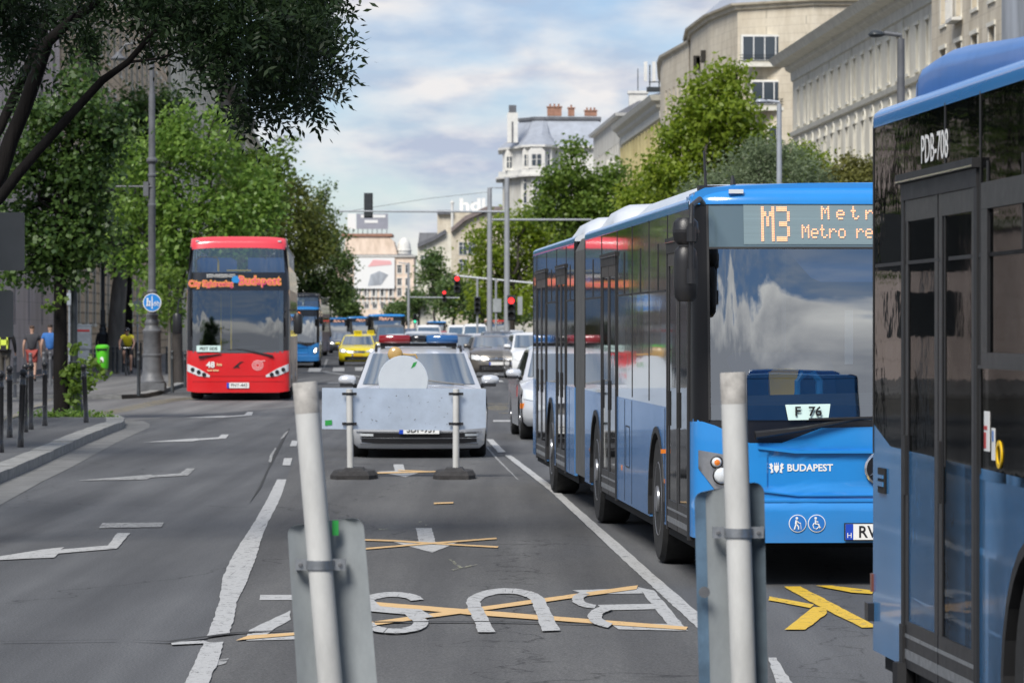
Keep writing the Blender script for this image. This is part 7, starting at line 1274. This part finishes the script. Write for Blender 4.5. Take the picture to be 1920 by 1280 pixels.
tree('bright green tree in front of the yellow classical building', 1110, 230, [(1075, 290, 16), (1060, 330, 32), (1110, 350, 36), (1030, 355, 22), (1150, 345, 24), (1085, 390, 42), (1145, 395, 40), (1030, 395, 30), (1080, 270, 8), (1160, 318, 12), (1110, 440, 50), (1040, 335, 10)], 'leaf_mid', 12000, .3, .25, 3.5, 'bark', seed=65, clr=.45)
tree('olive tree between the two brightest right-hand trees', 1215, 200, [(1190, 375, 30), (1215, 345, 24), (1235, 365, 30), (1215, 400, 45), (1240, 330, 16)], 'leaf_bright', 6000, .25, .2, 3, 'bark', seed=66, clr=.35)
tree('broad olive green tree behind the two grey masts', 960, 290, [(900, 445, 26), (960, 425, 36), (1000, 445, 40), (920, 480, 38), (980, 500, 42), (895, 510, 28), (1045, 440, 40), (940, 540, 40), (1000, 560, 40), (900, 560, 30), (985, 405, 20), (925, 425, 16), (1050, 500, 50)], 'leaf_bright', 13000, .34, .25, 3, 'bark', seed=67, clr=.5)
for i, (px, D, q, lb_) in enumerate(((815, 560, [(815, 480, 14), (810, 500, 20), (830, 515, 20), (795, 520, 14), (825, 545, 28)], 'distant dark tree in front of the bright gabled house'), (850, 520, [(845, 540, 24), (860, 560, 30), (835, 575, 28), (880, 570, 26), (870, 535, 18)], 'distant tree behind the sloping signal arm'), (785, 620, [(785, 555, 16), (775, 570, 18), (800, 575, 24), (755, 580, 12)], 'farthest tree to the right of the pink end building'), (905, 450, [(900, 560, 24), (925, 575, 26), (890, 590, 20), (950, 580, 26), (975, 590, 24)], 'distant tree just left of the grey masts'), (790, 700, [(745, 575, 10), (735, 585, 12), (760, 588, 14)], 'tiny distant tree below the pink end building'))):
    tree(lb_, px, D, q, 'leaf_far', 3500, .5, .25, 3, 'bark', seed=70+i, clr=.6)
# ------------------------------------------------------------------ people
mat('skin', (.42, .25, .18), .55); mat('hair_dark', (.02, .014, .01), .6); mat('hair_brown', (.06, .032, .018), .6); mat('shirt_dark', (.035, .035, .042), .8); mat('shirt_blue', (.03, .13, .38), .8); mat('shorts_red', (.28, .05, .04), .8); mat('cloth_black', (.012, .012, .014), .8); mat('trouser_grey', (.09, .08, .065), .8); mat('hi_vis', (.62, .75, .08), .6); mat('jersey_yellow', (.80, .72, .03), .6); mat('shoe', (.02, .02, .025), .6); mat('glove', (.6, .08, .12), .7)
def skin(name, chains, m, parent, sub=1):
    vs, es, rs = [], [], []; ix = {}
    for ch in chains:
        prev = None
        for p, r_ in ch:
            key = tuple(round(c, 4) for c in p)
            if key not in ix: ix[key] = len(vs); vs.append(p); rs.append(r_)
            if prev is not None and prev != ix[key]: es.append((prev, ix[key]))
            prev = ix[key]
    me = bpy.data.meshes.new(name); me.from_pydata(vs, es, []); o = bpy.data.objects.new(name, me); C.objects.link(o); md = o.modifiers.new('s', 'SKIN'); md.use_smooth_shade = True
    sv = me.skin_vertices[0].data
    for i, r_ in enumerate(rs): sv[i].radius = (r_, r_) if not isinstance(r_, tuple) else r_; sv[i].use_root = i == 0
    u = o.modifiers.new('u', 'SUBSURF'); u.levels = sub; u.render_levels = sub
    dg = bpy.context.evaluated_depsgraph_get(); me2 = bpy.data.meshes.new_from_object(o.evaluated_get(dg)); bpy.data.objects.remove(o); bpy.data.meshes.remove(me)
    me2.materials.clear(); me2.materials.append(M[m]); me2.name = name; o = bpy.data.objects.new(name, me2); C.objects.link(o); o.parent = parent; return o
def person(label, px, D, rz, J, top, legs, hair, z0=.1, sleeve=.5, shorts=False, group='people on the pavement', h=1.78):
    root = thing('person', label, 'person', (X(px, D), D, z0), rz, group); k = h/1.78; V = lambda n: tuple(c*k for c in J[n])
    def hand(w_, e_, s):
        w_, e_ = Vector(w_), Vector(e_); d = (w_-e_).normalized(); sdv = Vector((0, 1, 0)); pm = w_+d*.08; out_ = [[(tuple(w_), .024), (tuple(pm), .03)]]
        for i, (o_, l_) in enumerate(((-.03, .065), (-.01, .075), (.01, .07), (.03, .055))): a_ = pm+sdv*o_; out_.append([(tuple(pm), .03), (tuple(a_+d*.03), .0095), (tuple(a_+d*(.03+l_*.6)+Vector((-s*.006, 0, 0))), .009), (tuple(a_+d*(.03+l_)+Vector((-s*.016, 0, 0))), .007)])
        out_.append([(tuple(w_+d*.03), .024), (tuple(w_+d*.05+sdv*-.045), .010), (tuple(w_+d*.09+sdv*-.055), .008)]); return out_
    ch = [[(V('pel'), .095), (V('wai'), (.09, .07)), (V('che'), (.10, .075)), (V('nek'), .055), (V('hd0'), .062), (V('hd1'), .088), (V('hd2'), .085), (V('hd3'), .05)]]
    for s, q in ((-1, 'l'), (1, 'r')):
        ch.append([(V('che'), (.10, .075)), (V('sh'+q), .055), (V('el'+q), .043), (V('wr'+q), .027)]); ch += hand(V('wr'+q), V('el'+q), s)
        ch.append([(V('pel'), .095), (V('hp'+q), .08), (V('kn'+q), .056), (V('an'+q), .036), (V('he'+q), .035)]); ch.append([(V('an'+q), .036), (V('to'+q), .03)])
    skin('body', ch, 'skin', root)
    e = .012; tc = [[(V('pel'), .145), (V('wai'), (.145, .118)), (V('che'), (.172, .128)), (V('nek'), .062)]]
    for q in 'lr': a_, b_ = Vector(V('sh'+q)), Vector(V('el'+q)); tc.append([(V('che'), (.172, .128)), (V('sh'+q), .078), (tuple(a_.lerp(b_, sleeve)), .062)])
    if sleeve > .9:
        for q in 'lr': tc.append([(tuple(Vector(V('el'+q))), .062), (V('wr'+q), .042)])
    skin('shirt', tc, top, root)
    lc = []
    for q in 'lr':
        a_, b_ = Vector(V('hp'+q)), Vector(V('kn'+q)); lc.append([(V('pel'), .15), (V('hp'+q), .108), (tuple(a_.lerp(b_, .85 if shorts else 1)), .085 if shorts else .072)]+([] if shorts else [(V('an'+q), .055)]))
    skin('shorts' if shorts else 'trousers', lc, legs, root)
    for q in 'lr': skin('shoe', [[(V('he'+q), .045), (V('an'+q), .05)], [(V('he'+q), .045), (V('to'+q), .042)]], 'shoe', root)
    h1 = Vector(V('hd1')); h2 = Vector(V('hd2')); h3 = Vector(V('hd3')); bk = Vector((0, J.get('back', -1)*.012, .006)); skin('hair', [[(tuple(h1+bk*1.2), .084), (tuple(h2+bk), .094), (tuple(h3+bk), .062)]], hair, root)
    fy = -J.get('back', -1)
    b = MB()
    for s in (-1, 1): b.lathe([(.004, -.006), (.012, 0), (.004, .006)], (h1.x+s*.032, h1.y+fy*.082, h1.z+.012), 8, 'y')
    b.build('eyes', 'ink', root); skin('face_nose', [[(tuple(h1+Vector((0, fy*.08, .0))), .012), (tuple(h1+Vector((0, fy*.098, -.018))), .014)]], 'skin', root) if False else None
    return root, V
def walker(st=.16, aw=.10, back=-1, sw=.19):
    f = 1                                       # back=-1: seen from behind, walking away along +y
    return dict(pel=(0, 0, .95), wai=(0, 0, 1.10), che=(0, 0, 1.32), nek=(0, .01, 1.49), hd0=(0, .02, 1.56), hd1=(0, .025, 1.63), hd2=(0, .02, 1.70), hd3=(0, .01, 1.755), shl=(-sw, 0, 1.42), shr=(sw, 0, 1.42), ell=(-sw-.06, -aw*.6, 1.14), elr=(sw+.06, aw*.6, 1.14), wrl=(-sw-.07, aw*.2, .90), wrr=(sw+.07, aw*1.6, .91),
        hpl=(-.09, 0, .90), hpr=(.09, 0, .90), knl=(-.10, st*.6, .50), knr=(.10, -st*.3, .50), anl=(-.10, st, .09), anr=(.10, -st*1.2, .14), hel=(-.10, st-.05, .045), her=(.10, -st*1.2-.05, .12), tol=(-.11, st+.16, .04), tor=(.11, -st*1.2+.13, .04), back=back)
person('man in a dark grey T-shirt and red shorts seen from behind', 60, 114, 0, walker(.14), 'shirt_dark', 'shorts_red', 'hair_brown', shorts=True, h=1.78)
person('man in a blue T-shirt seen from behind, partly hidden by the tree trunk', 94, 113, 0, walker(-.12), 'shirt_blue', 'shirt_dark', 'hair_dark', h=1.82)
p0_, V = person('person in black with a lime striped backpack at the left edge, head behind the sign', 9, 110, 0, walker(.2, sw=.22), 'cloth_black', 'trouser_grey', 'hair_dark', sleeve=1.0, h=1.82)
b = MB(); b.rings([[(x*k, y, z) for x, z in ((-.15, 1.0), (.15, 1.0), (.17, 1.1), (.16, 1.42), (.1, 1.48), (-.1, 1.48), (-.16, 1.42), (-.17, 1.1))] for y, k in ((-.13, 1), (-.26, 1), (-.30, .8))]); bp = tag(b.build('backpack', 'cloth_black'), 'black backpack with lime stripes worn by the person at the left edge', 'backpack'); bp.location = p0_.location
b = MB(); b.box(-.14, .14, -.305, -.27, 1.16, 1.32); b.box(-.13, -.09, -.305, -.265, 1.05, 1.40); b.box(.09, .13, -.305, -.265, 1.05, 1.4); b.build('stripe', 'hi_vis', bp)
p4_, V = person('person in dark clothes with a black backpack beyond the green bin', 193, 150, 0, walker(-.1), 'shirt_dark', 'cloth_black', 'hair_dark', sleeve=1.0, h=1.78)
b = MB(); b.rings([[(x*k, y, z) for x, z in ((-.14, 1.0), (.14, 1.0), (.16, 1.1), (.14, 1.42), (-.14, 1.42), (-.16, 1.1))] for y, k in ((-.13, 1), (-.24, 1), (-.28, .8))]); tag(b.build('backpack', 'cloth_black'), 'plain black backpack of the person beyond the green bin', 'backpack').location = p4_.location
cy = dict(pel=(0, .30, 1.02), wai=(0, .18, 1.14), che=(0, .0, 1.32), nek=(0, -.10, 1.45), hd0=(0, -.14, 1.50), hd1=(0, -.18, 1.56), hd2=(0, -.19, 1.63), hd3=(0, -.18, 1.69), shl=(-.19, -.03, 1.39), shr=(.19, -.03, 1.39), ell=(-.27, -.16, 1.18), elr=(.27, -.16, 1.18), wrl=(-.24, -.38, 1.02), wrr=(.24, -.38, 1.02),
    hpl=(-.09, .28, .97), hpr=(.09, .28, .97), knl=(-.13, -.10, .82), knr=(.13, .02, .62), anl=(-.11, .12, .48), anr=(.11, .14, .22), hel=(-.11, .17, .44), her=(.11, .19, .18), tol=(-.12, -.03, .42), tor=(.12, -.02, .16), back=1)
CD = 131; cp_, V = person('cyclist in a yellow jersey and dark helmet riding towards the camera', 239, CD, 0, cy, 'jersey_yellow', 'cloth_black', 'hair_dark', shorts=True, h=1.74)
b = MB(); k = 1.74/1.78; b.lathe([(.10, 0), (.112, .03), (.10, .075), (.06, .11), (.01, .12)], (0, -.185*k, 1.60*k), 16); he = tag(b.build('helmet', 'black_paint', None, 60), 'dark cycling helmet worn by the cyclist in yellow', 'helmet'); he.location = cp_.location
bk_ = thing('bicycle', 'bicycle ridden by the cyclist in the yellow jersey', 'bicycle', (X(239, CD), CD, .1))
for y in (-.52, .52):
    b = MB(); pts = [(0, y+.33*math.cos(R(t)), .34+.33*math.sin(R(t))) for t in range(0, 361, 18)]; b.tube(pts, .016, 8, False); b.build('tyre', 'tyre', bk_); b = MB(); [b.cyl((0, y, .34), (0, y+.31*math.cos(R(t)), .34+.31*math.sin(R(t))), .002, n=4) for t in range(0, 360, 30)]; b.build('spokes', 'steel', bk_)
b = MB(); b.tube([(0, -.52, .34), (0, -.42, .75), (0, -.38, .95)], .02, 8); b.tube([(0, -.42, .78), (0, .18, .85)], .018, 8); b.tube([(0, -.44, .70), (0, .08, .32), (0, .20, .92)], .018, 8); b.tube([(0, .08, .32), (0, .52, .34), (0, .18, .82)], .014, 8); b.build('frame', 'black_paint', bk_)
b = MB(); b.tube([(-.27, -.36, .98), (-.1, -.40, .97), (.1, -.40, .97), (.27, -.36, .98)], .014, 8); b.build('handlebar', 'steel', bk_); b = MB(); b.rings([[(x, y, .95) for x, y in ((-.03, 0), (.03, 0), (.08, .25), (-.08, .25))], [(x, y, .99) for x, y in ((-.03, 0), (.03, 0), (.08, .25), (-.08, .25))]]); b.build('saddle', 'black_plastic', bk_); b = MB(); b.tube([(-.16, .08, .45), (-.06, .08, .42), (.06, .08, .22), (.16, .08, .18)], .012, 6); b.build('crank', 'steel', bk_)
